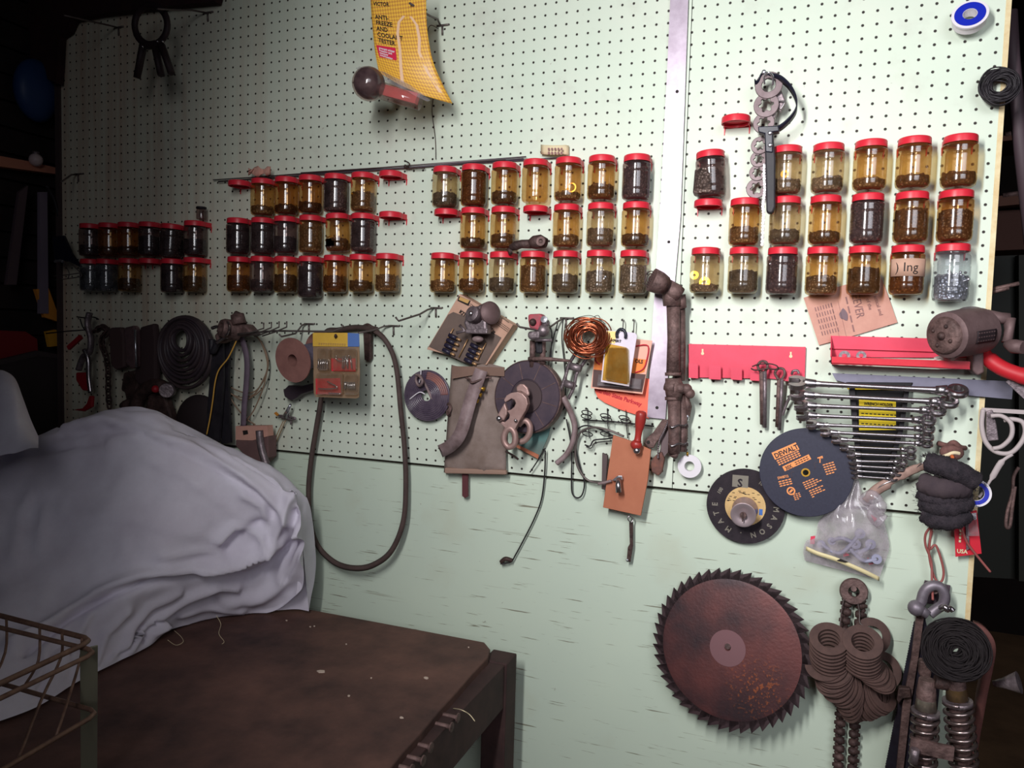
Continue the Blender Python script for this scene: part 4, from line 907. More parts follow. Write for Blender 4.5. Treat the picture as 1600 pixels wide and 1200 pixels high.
MB().plate([(1519, 545), (1537, 548), (1538, 582), (1528, 587), (1520, 580)], 2.4, 2.3).build('mounting_foot', gm, g, bevel=.003)

# ---------------------------------------------------------------- combination wrenches on their rack
o = thing('wrench_rack', at(1363, 680, .6), 'black tapered plastic wrench holder with yellow label, below the red tray', 'rack')
MB().plate(N_([(790, 486), (1098, 488), (1078, 525), (1048, 700), (985, 930), (848, 922), (822, 700), (805, 520)]), .7, .6).build('rack_body', mat('black_rack', (14, 12, 18), .6), o, bevel=.002)
MB().plate(N_([(1060, 500), (1082, 505), (1052, 700), (990, 928), (965, 926), (1030, 700)]), 1.1, .5).build('side_rail', 'black', o); MB().plate(N_([(805, 500), (830, 505), (846, 700), (868, 922), (848, 922), (824, 700)]), 1.1, .5).build('side_rail', 'black', o)
MB().plate(N_([(850, 562), (1018, 560), (1018, 703), (850, 705)]), .74, .03).build('label_panel', 'yel', o)
MB().plate(N_([(790, 505), (1010, 508), (1010, 520), (800, 520)]), .9, .1).build('label_panel', 'yel', o)
mb = MB(); x, y = N_([(872, 590)])[0]; letters(mb, 'WRENCH HOLDER', plane(x, y, .78, 0), .33, 0, 0, True, .72)
for yy, nn in ((630, 9), (643, 6), (676, 9)):
    x, y = N_([(860, yy)])[0]; fn = plane(x, y, .78, 0)
    for k in range(nn): quadfn(fn, mb, k*.29, 0, .2+k*.29, .08)
mb.build('lettering', 'ink', o)
WR = [(525, 487, 1345, 530, .30), (530, 540, 1300, 580, .27), (550, 590, 1245, 618, .25), (560, 635, 1200, 662, .23), (605, 678, 1195, 700, .20), (670, 712, 1190, 738, .19), (720, 745, 1185, 768, .18), (758, 780, 1110, 795, .16), (790, 812, 1110, 825, .155), (798, 845, 1072, 850, .145), (803, 866, 1062, 880, .135), (808, 888, 1045, 903, .125), (812, 912, 1025, 928, .12)]
wo = ['largest', 'second', 'third', 'fourth', 'fifth', 'sixth', 'seventh', 'eighth', 'ninth', 'tenth', 'eleventh', 'twelfth', 'smallest']
cm = [('steel', 1), ('steel', 1)]
def wrench(x0, y0, x1, y1, r, i):
    lb = ('chrome combination wrench, %s on the black wrench rack' % {0: 'largest and topmost', 12: 'smallest and lowest'}.get(i, wo[i]+' from the top'))
    a, b_ = [at(x, y, 1.55+(r-.12)*3) for x, y in N_([(x0, y0), (x1, y1)])]
    o = thing('combination_wrench', (a+b_)/2, lb, 'wrench', 'combination wrenches on the black rack'); d_ = (b_-a); L = d_.length; d_.normalize()
    up = Vector((0, -.52, .85)); side = d_.cross(up).normalized(); up = side.cross(d_).normalized()
    hr = r*2.5*S
    # shaft, thickest near the heads
    rr = [r*1.15*S, r*.8*S, r*.62*S, r*.62*S, r*.8*S, r*1.15*S]
    MB().tube([a+d_*(L*t) for t in (.09, .2, .4, .6, .8, .91)], rr, 10, flat=.62).build('shaft', 'steel', o)
    # ring end (right)
    c = b_-d_*hr*.9; mb = MB(); mb.lathe([(hr*.58, -r*.8*S), (hr*.9, -r*.8*S), (hr, -r*.4*S), (hr, r*.4*S), (hr*.9, r*.8*S), (hr*.58, r*.8*S)], c, up, 24, d_, True, 1, True)
    mb.tube([c-d_*hr*1.9, c-d_*hr*.9], [r*1.1*S, r*1.5*S], 10, flat=.75); mb.build('ring_end', 'steel', o)
    # open jaw (left)
    c = a+d_*hr*.9; n = 22; pts = []
    for k in range(n+1):
        t = math.radians(160)+math.radians(40)+math.radians(280)*k/n-math.radians(0); pts.append((math.cos(t)*hr*1.05, math.sin(t)*hr*1.05))
    pts += [(hr*.25, pts[-1][1]*.95*-1*-1), (hr*.30, 0), (hr*.25, pts[0][1]*.95)]
    pts = [(hr*1.05*math.cos(math.radians(t)), hr*1.05*math.sin(math.radians(t))) for t in range(-142, 143, 14)]+[(-hr*.75, hr*.42), (hr*.2, hr*.40), (hr*.42, 0), (hr*.2, -hr*.40), (-hr*.75, -hr*.42)]
    P3 = [c+d_*x+side*y+up*(r*.7*S) for x, y in pts]; mb = MB().prism(P3, -up*(r*1.4*S)); mb.tube([c+d_*hr*1.9, c+d_*hr*.8], [r*1.1*S, r*1.4*S], 10, flat=.75); mb.build('open_end', 'steel', o, bevel=.0006)
for i, q in enumerate(WR): wrench(*q, i)

# ---------------------------------------------------------------- abrasive discs
org = mat('orange_print_on_disc', (238, 150, 88), .6)
dd = thing('cutting_disc', at(1258, 739, 1.0), 'black seven-inch cut-off disc with orange printing overlapping the wrench rack', 'disc')
dc = at(1259, 738, 1.3); dax = Vector((-.05, -1, .06)).normalized()
MB().lathe([(.32*S, 0), (3.48*S, 0), (3.52*S, .03*S), (3.52*S, .10*S), (3.48*S, .13*S), (.32*S, .13*S)], dc, dax, 96, None, True, 1, True).build('disc_body', mat('dark_blue_black_disc', (38, 38, 56), .55, c2=(46, 46, 64), sc=200), dd)
dx = Vector((1, 0, 0)); dx = (dx-dax*dx.dot(dax)).normalized(); dy = Vector((0, 0, 1)); dy = (dy-dax*dy.dot(dax)-dx*dy.dot(dx)).normalized()
def df(cx_, cy_, ang, off=.145):
    a = math.radians(ang); c, s = math.cos(a), math.sin(a); return lambda x, y: dc+dax*off*S+dx*(cx_+c*x-s*y)*S+dy*(cy_+s*x+c*y)*S
mb = MB(); f = df(-2.35, .80, 29); quadfn(f, mb, 0, 0, 2.05, .62); f = df(-1.52, -.03, 31); quadfn(f, mb, -.05, 0, 2.2, .42)
mb.build('print_bar', org, dd)
mb = MB(); letters(mb, 'DEWALT', df(-2.30, .92, 29, .16), .56, 0, 0, True, .86); letters(mb, '30X', df(-1.46, .05, 31, .16), .40, 0, 0, True, .8)
f = df(-1.52, -.03, 31, .16)
for r_ in range(2):
    for k in range(5): quadfn(f, mb, .95+k*.23, .09+r_*.16, 1.12+k*.23, .16+r_*.16)
mb.build('dark_lettering', 'blackp', dd)
mb = MB()
for (x, y, a, w_, n, rows_) in ((-2.05, .42, 30, 2.0, 8, 3), (1.25, .75, -58, .0, 0, 0)):
    f = df(x, y, a)
    for r_ in range(rows_):
        for k in range(n): quadfn(f, mb, k*.24, -r_*.17+.28, k*.24+.18, -r_*.17+.38)
letters(mb, '7"', df(.95, .85, 22), .62, 0, 0, True, .8); letters(mb, 'DW8712', df(-2.05, -.75, 18), .28, 0, 0, True, .8)
f = df(1.15, .62, 22)
for r_ in range(5):
    for k in range(4-(r_ > 3)): quadfn(f, mb, .1+k*.22, -r_*.19, .27+k*.22, .09-r_*.19)
f = df(-1.98, -1.0, 20)
for r_ in range(3):
    for k in range(4): quadfn(f, mb, k*.26, -r_*.18, .2+k*.26, .09-r_*.18)
for (x, y, ns) in ((.1, -.75, (4, 5, 6, 4)), (.6, -1.35, (5, 4, 5, 1))):
    f = df(x, y, 29)
    for r_, n in enumerate(ns):
        for k in range(n): quadfn(f, mb, k*.24-.3, -r_*.17, k*.24-.12, .08-r_*.17)
c_ = df(-1.02, -1.58, 0); n = 20
mb.add([c_(.33*math.cos(6.283*k/n), .33*math.sin(6.283*k/n)) for k in range(n)]+[c_(.22*math.cos(6.283*k/n), .22*math.sin(6.283*k/n)) for k in range(n)], [(k, (k+1) % n, n+(k+1) % n, n+k) for k in range(n)])
mb.add([c_(-.16, -.1), c_(-.02, -.16), c_(.18, .1), c_(.04, .16)], [(0, 1, 2, 3)])
f = df(-.85, -1.9, 22)
for r_ in range(4):
    for k in range(3-(r_ == 3)): quadfn(f, mb, k*.2, -r_*.14, k*.2+.14, .07-r_*.14)
mb.build('lettering', org, dd)
for (x, y, a) in ((-1.05, -.55, 15), (.62, .35, 15)):
    f = df(x, y, a); mb = MB(); mb.tube([f(0, 0)-dax*0, f(.12, .12), f(.04, .34), f(.2, .52), f(.32, .4)], .02*S, 4); mb.build('arrow_outline', mat('faint_arrow', (96, 80, 84), .6), dd)
MB().ring(dc+dax*.15*S, .34*S, .22*S, .06*S, dax, 20).build('arbor_ring', 'brass', dd)

md = thing('cutting_disc', at(1165, 790, .6), 'dark grey masonry disc with faded ring lettering and yellow centre label', 'disc'); mc = at(1164.5, 790.5, .6); n = 64
gm2 = mat('dusty_black_abrasive', (52, 44, 50), .85, c2=(40, 34, 40), sc=60, bump=.6, bsc=700)
MB().lathe([(.3*S, 0), (3.12*S, 0), (3.12*S, .12*S), (.3*S, .12*S)], mc, (0, -1, 0), 80, None, True, 1, True).build('disc_body', gm2, md)
MB().lathe([(.3*S, 0), (1.62*S, 0), (1.62*S, .01*S), (.3*S, .01*S)], mc+Vector((0, -.13*S, 0)), (0, -1, 0), 48, None, True, 1, True).build('centre_label', mat('yellowed_label', (212, 180, 124), .7, c2=(196, 160, 110), sc=60), md)
mb = MB()
def arc(s_, deg, r_, h, out=True, sx=.9):       # deg clockwise on the picture from the right
    a = -math.radians(deg); vs, fs = textmesh(s_, h, True); wd = max(v.x for v in vs)/2*sx; up_ = Vector((math.cos(a), 0, math.sin(a))); r_t = Vector((math.sin(a), 0, -math.cos(a)))
    mb.add([mc+Vector((0, -.135*S, 0))+up_*(r_-h*.36+v.y)*S+r_t*(v.x*sx-wd)*S for v in vs], fs)
for ch, dg in zip('MASON', (0, 18, 36, 54, 72)): arc(ch, dg, 2.45, .62)
for ch, dg in zip('MATE', (121, 142, 160, 178)): arc(ch, dg, 2.45, .62)
arc('100', 208, 2.35, .42); arc('100', 302, 2.35, .42); arc('.', 96, 2.45, .6)
f = plane(1157, 752, .74, 0); quadfn(f, mb, -.65, -.5, .62, .5); mb.build('lettering', mat('faded_print', (128, 122, 112), .9), md)
mb = MB(); letters(mb, 'S', plane(1150, 756, .76, 0), .95, .12, -.22, True, .9); mb.build('dark_lettering', gm2, md)
mb = MB(); rnd = random.Random(4)
for k in range(22):
    a = rnd.random()*2.9+.2; rr = rnd.uniform(.95, 1.5); p = mc+Vector((rr*math.cos(a)*S, -.16*S, rr*math.sin(a)*S)); mb.box(p, (.2*S, .003*S, .05*S))
mb.build('small_print', 'ink', md)
MB().box(mc+Vector((1.25*S, -.16*S, -.35*S)), (.28*S, .004*S, .5*S)).build('blue_panel', mat('blue_print', (70, 110, 180), .6), md)
sp_ = thing('arbor_cup', at(1163, 800, 2), 'dull steel flange cup with slotted screw clamped at the masonry disc centre', 'flange')
ac = at(1164, 795, .8); aa = (at(1162, 805, 2.6)-ac)
MB().lathe([(1.02*S, 0), (1.02*S, .15*S), (.75*S, .5*S), (.72*S, aa.length-.2*S), (.92*S, aa.length-.05*S), (1.0*S, aa.length), (.9*S, aa.length+.03*S), (.55*S, aa.length-.14*S), (0, aa.length-.14*S)], ac, (0, -1, -.08), 40).build('cup', mat('satin_flange', (186, 168, 172), .35, .7), sp_)
e = ac+Vector((0, -1, -.08)).normalized()*(aa.length)
MB().tube([e+Vector((0, .1*S, 0)), e+Vector((0, -.25*S, 0))], .25*S, 14).build('screw', 'rust', sp_); MB().box(e+Vector((0, -.27*S, -.1*S)), (.1*S, .05*S, .75*S)).build('slot', 'drust', sp_)

# ---------------------------------------------------------------- plastic bag of clips
def O_(pts): return cr(1080, 640, 4.285, pts)
bag = thing('plastic_bag', at(1315, 830, 1.6), 'clear plastic bag of grey clips hanging below the wrench rack', 'bag')
PL = O_([(1085, 470), (900, 690), (850, 760), (830, 850), (770, 880), (750, 950), (760, 1010)]); PR = O_([(1120, 470), (1165, 590), (1270, 690), (1310, 820), (1325, 930), (1290, 1040), (1255, 1140)])
def bagrows(front):
    L = cat3([Vector((x, y, 0)) for x, y in PL], 7); R = cat3([Vector((x, y, 0)) for x, y in PR], 7); rr = []
    for i, (a, c) in enumerate(zip(L, R)):
        t = i/(len(L)-1); row = []
        for j in range(25):
            s_ = j/24; x = lerp(a.x, c.x, s_); y = lerp(a.y, c.y, s_); bul = math.sin(math.pi*s_)**.7*(.35+1.1*math.sin(math.pi*min(1, t*1.02))); w_ = .12*math.sin(j*.9+i*.12)+.10*math.sin(j*.45-i*.16)+.05*math.sin(i*.3+j*1.7)
            row.append(at(x, y, (.75+bul+w_ if front else .30+.05*w_)))
        rr.append(row)
    return rr
mb = MB().grid(bagrows(True)); mb.grid(bagrows(False)); mb.build('bag_film', 'bagf', bag)
sd = cat3([at(*p) for p in O_([(770, 915, 1.5), (850, 950, 1.9), (960, 985, 2.0), (1080, 1035, 2.0), (1180, 1080, 1.8), (1260, 1120, 1.4)])], 4)
MB().grid([[p for p in sd], [p+Vector((0, 0, -.33*S)) for p in sd]]).build('zip_strip', mat('cream_strip', (226, 212, 164), .5), bag, solid=.0008)
MB().plate(O_([(975, 1010), (1000, 1000), (1050, 1020), (1030, 1024)]), 2.2, .05).build('ink_mark', 'ink', bag)
# twisted strap the bag hangs from, to the bundle of brushes
o = thing('twisted_strap', at(1400, 760, 1.2), 'dirty twisted cloth strap running from the plastic bag to the black brush rolls', 'strap')
st_ = mat('dirty_strap', (170, 140, 128), .7, c2=(120, 92, 84), sc=40)
MB().tube(curve([(1352, 783, 1.2), (1372, 764, 1.4), (1395, 752, 1.5), (1422, 736, 1.7), (1445, 728, 2)], 6), [q*S for q in ([.3]*3+[.42]*8+[.2]*4+[.34]*6+[.3]*4)], 8, flat=.45).build('band', st_, o)
MB().tube(curve([(1354, 778, 1.3), (1380, 757, 1.6), (1410, 745, 1.6), (1444, 722, 2.1)], 6), .06*S, 6).build('wire', 'steel', o)
mb = MB().tube(curve([(1350, 783, 1.3), (1362, 775, 1.6), (1372, 788, 1.6), (1368, 805, 1.5), (1378, 815, 1.5)], 6), [.5*S]*12+[.62*S]*13, 10); mb.build('knotted_neck', 'bagf', bag)
clm = mat('grey_nylon', (150, 150, 172), .5)
def clip(p0, p1, p2, lb):
    o = thing('cable_clip', at(*p1, 1.2), lb, 'clip', 'grey clips in the plastic bag')
    MB().tube(curve([p0+(1.1,), p1+(1.3,), p2+(1.2,)], 8), .16*S, 8, flat=1.5).build('band', clm, o); MB().ring(at(*p2, 1.3), .38*S, .13*S, .22*S, (.1, -1, .1), 20).build('eye', clm, o); MB().ring(at(*p0, 1.1), .3*S, .1*S, .2*S, (.1, -1, .1), 20).build('eye', clm, o)
q = O_([(870, 900), (1000, 960), (1130, 830), (1060, 930), (1150, 1010), (1240, 1000), (940, 880), (1010, 860), (1100, 900), (1120, 960), (1180, 930), (1200, 900)])
clip(q[0], q[1], q[2], 'grey looped cable clip at the left of the bag, hole near the top right'); clip(q[3], q[4], q[5], 'grey cable clip at the lower right inside the plastic bag'); clip(q[6], q[7], q[8], 'grey cable clip lying flat near the middle of the plastic bag'); clip(q[9], q[10], q[11], 'grey cable clip wedged behind the others in the plastic bag')
mb = MB()
for p in ([(1010, 935), (1060, 975), (1020, 985)], [(800, 850), (830, 845), (825, 900), (795, 900)], [(1180, 990), (1230, 1030), (1190, 1040)], [(1200, 700), (1245, 730), (1225, 755)]): mb.plate(O_(p), 1.0, .06)
tag(mb.build('red_paper', 'redp'), 'torn red paper scraps inside the plastic bag of clips', 'paper', None, 'stuff')

# ---------------------------------------------------------------- black brush rolls, cords, red package
o = thing('brush_bundle', at(1475, 770, 2.2), 'stack of fuzzy black brush rolls tied together at the right edge of the board', 'brush')
fz = mat('fuzzy_black_bristle', (34, 30, 36), .9, c2=(58, 50, 56), sc=90, bump=1, bsc=400)
def P_(pts): return cr(1340, 640, 4, pts)
def fuzzy(pts, r, nm, seed, m=fz):
    rnd = random.Random(seed); fp = curve(P_(pts), 8); mb = MB().tube(fp, [r*S*(1-.12*abs(i/(len(fp)-1)*2-1)**3) for i in range(len(fp))], 16)
    for v in mb.v: v += Vector((rnd.uniform(-1, 1), rnd.uniform(-1, 1), rnd.uniform(-1, 1)))*.06*S
    if m is fz:
        for k in range(900):
            i = rnd.randrange(len(fp)); d_ = Vector((rnd.gauss(0, 1), rnd.gauss(0, 1), rnd.gauss(0, 1))).normalized(); p = fp[i]+d_*r*.9*S+Vector((rnd.uniform(-.1, .1)*S, 0, 0)); q = d_*.22*S; t = Vector((.02*S, 0, .012*S))
            mb.add([p-t, p+t, p+q], [(0, 1, 2)])
    mb.build(nm, m, o)
fuzzy([(440, 330, 2.6), (520, 350, 3), (620, 390, 3), (735, 450, 2.6)], .78, 'brush_roll', 1)
fuzzy([(400, 450, 2.2), (500, 490, 2.8), (600, 490, 2.8), (670, 500, 2.2)], .80, 'wound_core', 2, mat('dusty_black_felt', (74, 62, 66), .9, c2=(58, 48, 54), sc=30))
fuzzy([(395, 520, 2), (480, 560, 2.6), (580, 565, 2.6), (690, 530, 2)], .62, 'brush_roll', 3)
fuzzy([(405, 580, 2), (500, 610, 2.6), (600, 610, 2.6), (690, 580, 2)], .70, 'brush_roll', 4); fuzzy([(420, 650, 2), (500, 690, 2.5), (600, 690, 2.5), (680, 650, 2)], .70, 'brush_roll', 5)
o = thing('knotted_rag', at(1486, 708, 1.5), 'knotted reddish-brown rag and wire tied above the black brush rolls', 'rag')
MB().tube(curve(P_([(505, 210, .6), (560, 225, 1.2), (600, 205, 1.5), (640, 235, 1.4), (670, 240, .6)]), 5), .2*S, 8).ball(at(1487, 707, 1.4), .75*S, 14, 9, 1.1, .6, .8).build('cloth_knot', mat('rusty_rag', (120, 84, 78), .9, c2=(84, 58, 54), sc=60), o)
MB().tube(curve(P_([(520, 300, 1.6), (560, 285, 1.9), (600, 270, 1.9), (640, 275, 1.7)]), 5), .14*S, 7, flat=.5).build('strap', 'cream', o)
MB().tube(curve(P_([(590, 290, 2), (597, 320, 2.6)]), 3), .14*S, 7).build('orange_cord', mat('orange_cord', (214, 110, 60), .6), o)
rc = mat('reddish_cord', (150, 84, 80), .6)
for pts, lb in (([(455, 735, 1.4), (425, 780, 1.2), (425, 850, 1.0), (460, 950, .9), (465, 1080, 1.3), (470, 1190, 2.2)], 'left strand of reddish cord hanging from the black brushes to the shackle'), ([(462, 740, 1.4), (450, 870, 1.1), (490, 850, 1.0), (535, 990, .9), (530, 1065, .9), (500, 1075, .9), (470, 1020, .9), (445, 880, 1.0), (465, 760, 1.3)], 'looped reddish cord hanging below the black brushes'), ([(650, 745, 1.5), (690, 840, 1.2), (760, 930, 1.0), (830, 1015, 1.0)], 'loose reddish cord end trailing to the right over the red package')):
    tag(MB().tube(curve(P_(pts), 7), .09*S, 7).build('cord', rc), lb, 'cord')
o = tape(1524, 770, 1.6, 1.02, .55, .5, (-.15, -1, .1), 'electrical tape roll with blue face and white rim, right of the black brushes', 'blue', 'white')
o = thing('carded_package', at(1512, 832, .9), 'red carded USA hardware package at the right edge below the blue tape', 'package')
MB().plate(P_([(600, 640), (745, 630), (775, 900), (612, 920)]), .9, .06).build('card', mat('red_card', (200, 34, 52), .5), o)
MB().plate(P_([(690, 690), (745, 688), (762, 790), (690, 790)]), 1.6, .7).build('blister', 'clearf', o); MB().plate(P_([(675, 640), (690, 640), (700, 870), (680, 880)]), 1.1, .12).build('metal_strip', 'iron', o)
MB().plate(P_([(715, 648), (742, 645), (744, 684), (718, 688)]), .96, .04).build('white_panel', 'white', o)
mb = MB(); x, y = P_([(620, 895)])[0]; letters(mb, 'USA', plane(x, y, .96, 2), .42, 0, 0, True, .9); mb.build('lettering', 'cream', o)
mb = MB(); x, y = P_([(645, 830)])[0]; f = plane(x, y, .96, 90)
for k in range(9): quadfn(f, mb, k*.26, 0, k*.26+.18, .14)
mb.build('small_print', 'cream', o)
o = thing('strap_loop', at(1565, 660, .8), 'whitish strap looped round a metal tag on the right edge bracket', 'strap')
wp = mat('greyed_white_strap', (176, 164, 164), .6)
MB().tube(curve([(1536, 640, 1.2), (1534, 665, 1.2), (1540, 690, 1.3), (1556, 706, 1.4), (1578, 708, 1.5), (1594, 694, 1.6), (1602, 676, 1.6), (1598, 660, 1.5), (1582, 655, 1.4), (1568, 657, 1.3)], 6), .17*S, 8).build('strap', wp, o)
MB().tube(curve([(1548, 650, 1.5), (1565, 650, 1.6), (1580, 662, 1.8), (1580, 682, 1.8), (1566, 697, 1.7), (1552, 701, 1.6)], 6), .16*S, 8).build('strap', wp, o)
MB().plate([(1541, 643), (1551, 640), (1556, 655), (1561, 688), (1541, 690)], 1.0, .3).build('metal_tag', 'iron', o, bevel=.002)
MB().tube(curve([(1530, 777, 1.6), (1548, 750, 1.6), (1565, 722, 1.7), (1582, 710, 1.7)], 5), [.1*S]*6+[.22*S]*5+[.12*S]*5, 8, flat=.6).build('ribbon', wp, o)
o = thing('wall_bracket', at(1570, 642, .5), 'thin whitish metal bracket arm sticking out at the right edge', 'bracket')
MB().bar(at(1534, 640, .8), at(1620, 645, .8), .3*S, .12*S).build('arm', wp, o); MB().bar(at(1536, 640, .8), at(1535, 668, .8), .16*S, .12*S).build('leg', wp, o)
o = thing('grip_lever', at(1575, 575, 2.5), 'red rubber handled lever behind the grinder crank at the right edge', 'lever')
MB().tube(curve([(1536, 540, 1.5), (1545, 560, 2), (1565, 575, 2.4), (1590, 585, 2.8), (1615, 592, 3)], 5), [.2*S, .25*S, .3*S, .35*S, .4*S]+[.55*S]*11+[.6*S]*5, 12).build('grip', mat('red_rubber_grip', (184, 34, 44), .5), o)
MB().bar(at(1580, 590, 2.4), at(1612, 620, 2.4), .9*S, .2*S).build('blade', 'iron', o)
# ---------------------------------------------------------------- circular saw blade
o = thing('saw_blade', at(1147, 1015, .6), 'large rusty circular saw blade hanging on the lower green board', 'saw blade')
c = at(1140, 1014, 1.9); sa = Vector((-.13, -1, .20)).normalized(); X_ = Vector((1, 0, 0)); X_ = (X_-sa*X_.dot(sa)).normalized(); Y_ = Vector((0, 0, 1)); Y_ = (Y_-sa*Y_.dot(sa)-X_*Y_.dot(X_)).normalized()
NT = 46; pts = []
for k in range(NT):
    a0_ = -2*math.pi*k/NT; st_p = 2*math.pi/NT
    for fr, rr in ((-.1, 6.55), (.05, 6.38), (.26, 6.14), (.5, 6.0), (.62, 5.82), (.76, 5.74), (.86, 5.86)): a = a0_+st_p*fr; pts.append((rr*math.cos(a), rr*math.sin(a)))
mb = MB(); n = len(pts); rs_m = bpy.data.materials.new('rusty_blade'); rs_m.use_nodes = True
front = [c+X_*x*S+Y_*y*S for x, y in pts]; back = [p-sa*.12*S for p in front]
inn = [c+X_*(5.6*math.cos(math.atan2(y, x)))*S+Y_*(5.6*math.sin(math.atan2(y, x)))*S for x, y in pts]; innb = [p-sa*.12*S for p in inn]
fs = []
for k in range(n):
    q = (k+1) % n; fs += [(k, q, 2*n+q, 2*n+k), (k, n+k, n+q, q), (n+k, 3*n+k, 3*n+q, n+q)]
mb.add(front+back+inn+innb, fs)
nt = rs_m.node_tree; N = nt.nodes; K = nt.links; b = N['Principled BSDF']; b.inputs['Roughness'].default_value = .5; b.inputs['Metallic'].default_value = .35
tc = N.new('ShaderNodeTexCoord'); ns = N.new('ShaderNodeTexNoise'); ns.inputs['Scale'].default_value = 9; ns.inputs['Detail'].default_value = 8; K.new(tc.outputs['Object'], ns.inputs['Vector'])
rp = N.new('ShaderNodeValToRGB'); e = rp.color_ramp.elements; e[0].position = .36; e[0].color = (*lin((58, 42, 46)), 1); e[1].position = .62; e[1].color = (*lin((104, 58, 56)), 1); K.new(ns.outputs[0], rp.inputs[0])
n2 = N.new('ShaderNodeTexNoise'); n2.inputs['Scale'].default_value = 170; n2.inputs['Detail'].default_value = 4; K.new(tc.outputs['Object'], n2.inputs['Vector'])
n3 = N.new('ShaderNodeTexGradient'); mpp = N.new('ShaderNodeMapping'); mpp.inputs['Location'].default_value = (.0, 0, 0); K.new(tc.outputs['Object'], mpp.inputs[0])
mr1 = N.new('ShaderNodeMapRange'); mr1.inputs[1].default_value = .56; mr1.inputs[2].default_value = .62; K.new(n2.outputs[0], mr1.inputs[0])
dv = N.new('ShaderNodeVectorMath'); dv.operation = 'DISTANCE'; dv.inputs[1].default_value = (2.3*S, 0, -2.4*S); K.new(tc.outputs['Object'], dv.inputs[0])
mr2 = N.new('ShaderNodeMapRange'); mr2.inputs[1].default_value = 3.6*S; mr2.inputs[2].default_value = .6*S; K.new(dv.outputs['Value'], mr2.inputs[0])
ml_ = N.new('ShaderNodeMath'); ml_.operation = 'MULTIPLY'; K.new(mr1.outputs[0], ml_.inputs[0]); K.new(mr2.outputs[0], ml_.inputs[1])
mx = N.new('ShaderNodeMix'); mx.data_type = 'RGBA'; K.new(ml_.outputs[0], mx.inputs[0]); K.new(rp.outputs[0], mx.inputs[6]); mx.inputs[7].default_value = (*lin((196, 104, 46)), 1); K.new(mx.outputs[2], b.inputs['Base Color'])
bp = N.new('ShaderNodeBump'); bp.inputs['Strength'].default_value = .25; bp.inputs['Distance'].default_value = .002; K.new(n2.outputs[0], bp.inputs['Height']); K.new(bp.outputs[0], b.inputs['Normal'])
mb.build('toothed_rim', mat('dark_rusty_rim', (72, 54, 56), .55, .3, (52, 40, 44), 30, .8), o)
MB().lathe([(0, -.12*S), (5.62*S, -.12*S), (5.62*S, .0), (5.3*S, .05*S), (1.35*S, .06*S), (1.33*S, .06*S)], c, sa, 96).build('plate', rs_m, o)
MB().lathe([(.24*S, .05*S), (1.46*S, .05*S), (1.46*S, .10*S), (.24*S, .10*S)], c+X_*-.15*S+Y_*.05*S, sa, 48, None, True, 1, True).build('hub_plate', mat('polished_hub', (132, 96, 100), .45, .4), o)
tag(MB().tube([at(1137, 1009, .2), at(1137, 1010, 2.15)], .24*S, 8).build('nail', 'drust'), 'dark nail through the centre hole of the circular saw blade', 'nail')

# ---------------------------------------------------------------- chain and flat washers
def Q_(pts): return cr(1000, 860, 2.667, pts)
o = thing('roller_chain', at(1330, 1040, .8), 'dark rusty double-strand roller chain hanging behind the flat washers', 'chain')
mb = MB(); pin = MB()
path = Q_([(892, 190), (889, 260), (880, 340), (880, 450), (875, 560), (868, 660), (862, 760), (858, 860), (852, 960)]); fp = cat3([at(x, y, .7) for x, y in path], 6)
last = fp[0]; nodes = [fp[0]]
for p in fp[1:]:
    while (p-last).length > .7*S: last = last+(p-last).normalized()*.7*S; nodes.append(last)
for i, p in enumerate(nodes[:-1]):
    q = nodes[i+1]; d_ = (q-p).normalized(); sd_ = d_.cross(Vector((0, -1, 0))).normalized()
    for s_ in (-1, 1):
        mb.tube([p+sd_*s_*.16*S, p+sd_*s_*.5*S, p+sd_*s_*.98*S], [.26*S, .34*S, .13*S], 8)
        mb.tube([p+sd_*s_*.52*S-d_*.05*S, (p+q)/2+sd_*s_*.74*S, q+sd_*s_*.52*S], [.2*S, .17*S, .2*S], 7, flat=.6)
        mb.tube([p+sd_*s_*.2*S, (p+q)/2+sd_*s_*.42*S, q+sd_*s_*.2*S], [.12*S, .10*S, .12*S], 6)
mb.build('links', 'drust', o)
tag(MB().lathe([(.42*S, -.2*S), (.95*S, -.2*S), (1.05*S, 0), (.95*S, .2*S), (.42*S, .2*S)], at(1334, 924, 1.0), (0, -1, .15), 32, None, True, 1, True).build('steel_ring', 'rust'), 'thick rusty washer on the nail at the top of the roller chain', 'washer')
tag(MB().tube([at(1334, 921, .1), at(1334, 920, 1.6)], .22*S, 8).build('nail', 'rust'), 'rusty nail holding the thick washer and chain below the plastic bag', 'nail')
tag(MB().tube(curve(Q_([(850, 200, 1.2), (838, 260, 1.4), (832, 330, 1.8)]), 5), .04*S, 5).tube(curve(Q_([(905, 210, 1.2), (915, 260, 1.3), (915, 300, 1.5), (935, 320, 1.6), (905, 330, 1.6)]), 5), .05*S, 5).build('tie_wire', 'wire'), 'thin wire tying the stack of flat washers to the roller chain', 'wire')
wm = mat('brown_flat_washer', (100, 76, 70), .7, .1, (74, 56, 53), 40, .7)
W0 = []
rnd = random.Random(11)
def wash(x, y, d, r_, ri, tx, tz, grp):
    W0.append((x, y, d, r_, ri, tx, tz, grp))
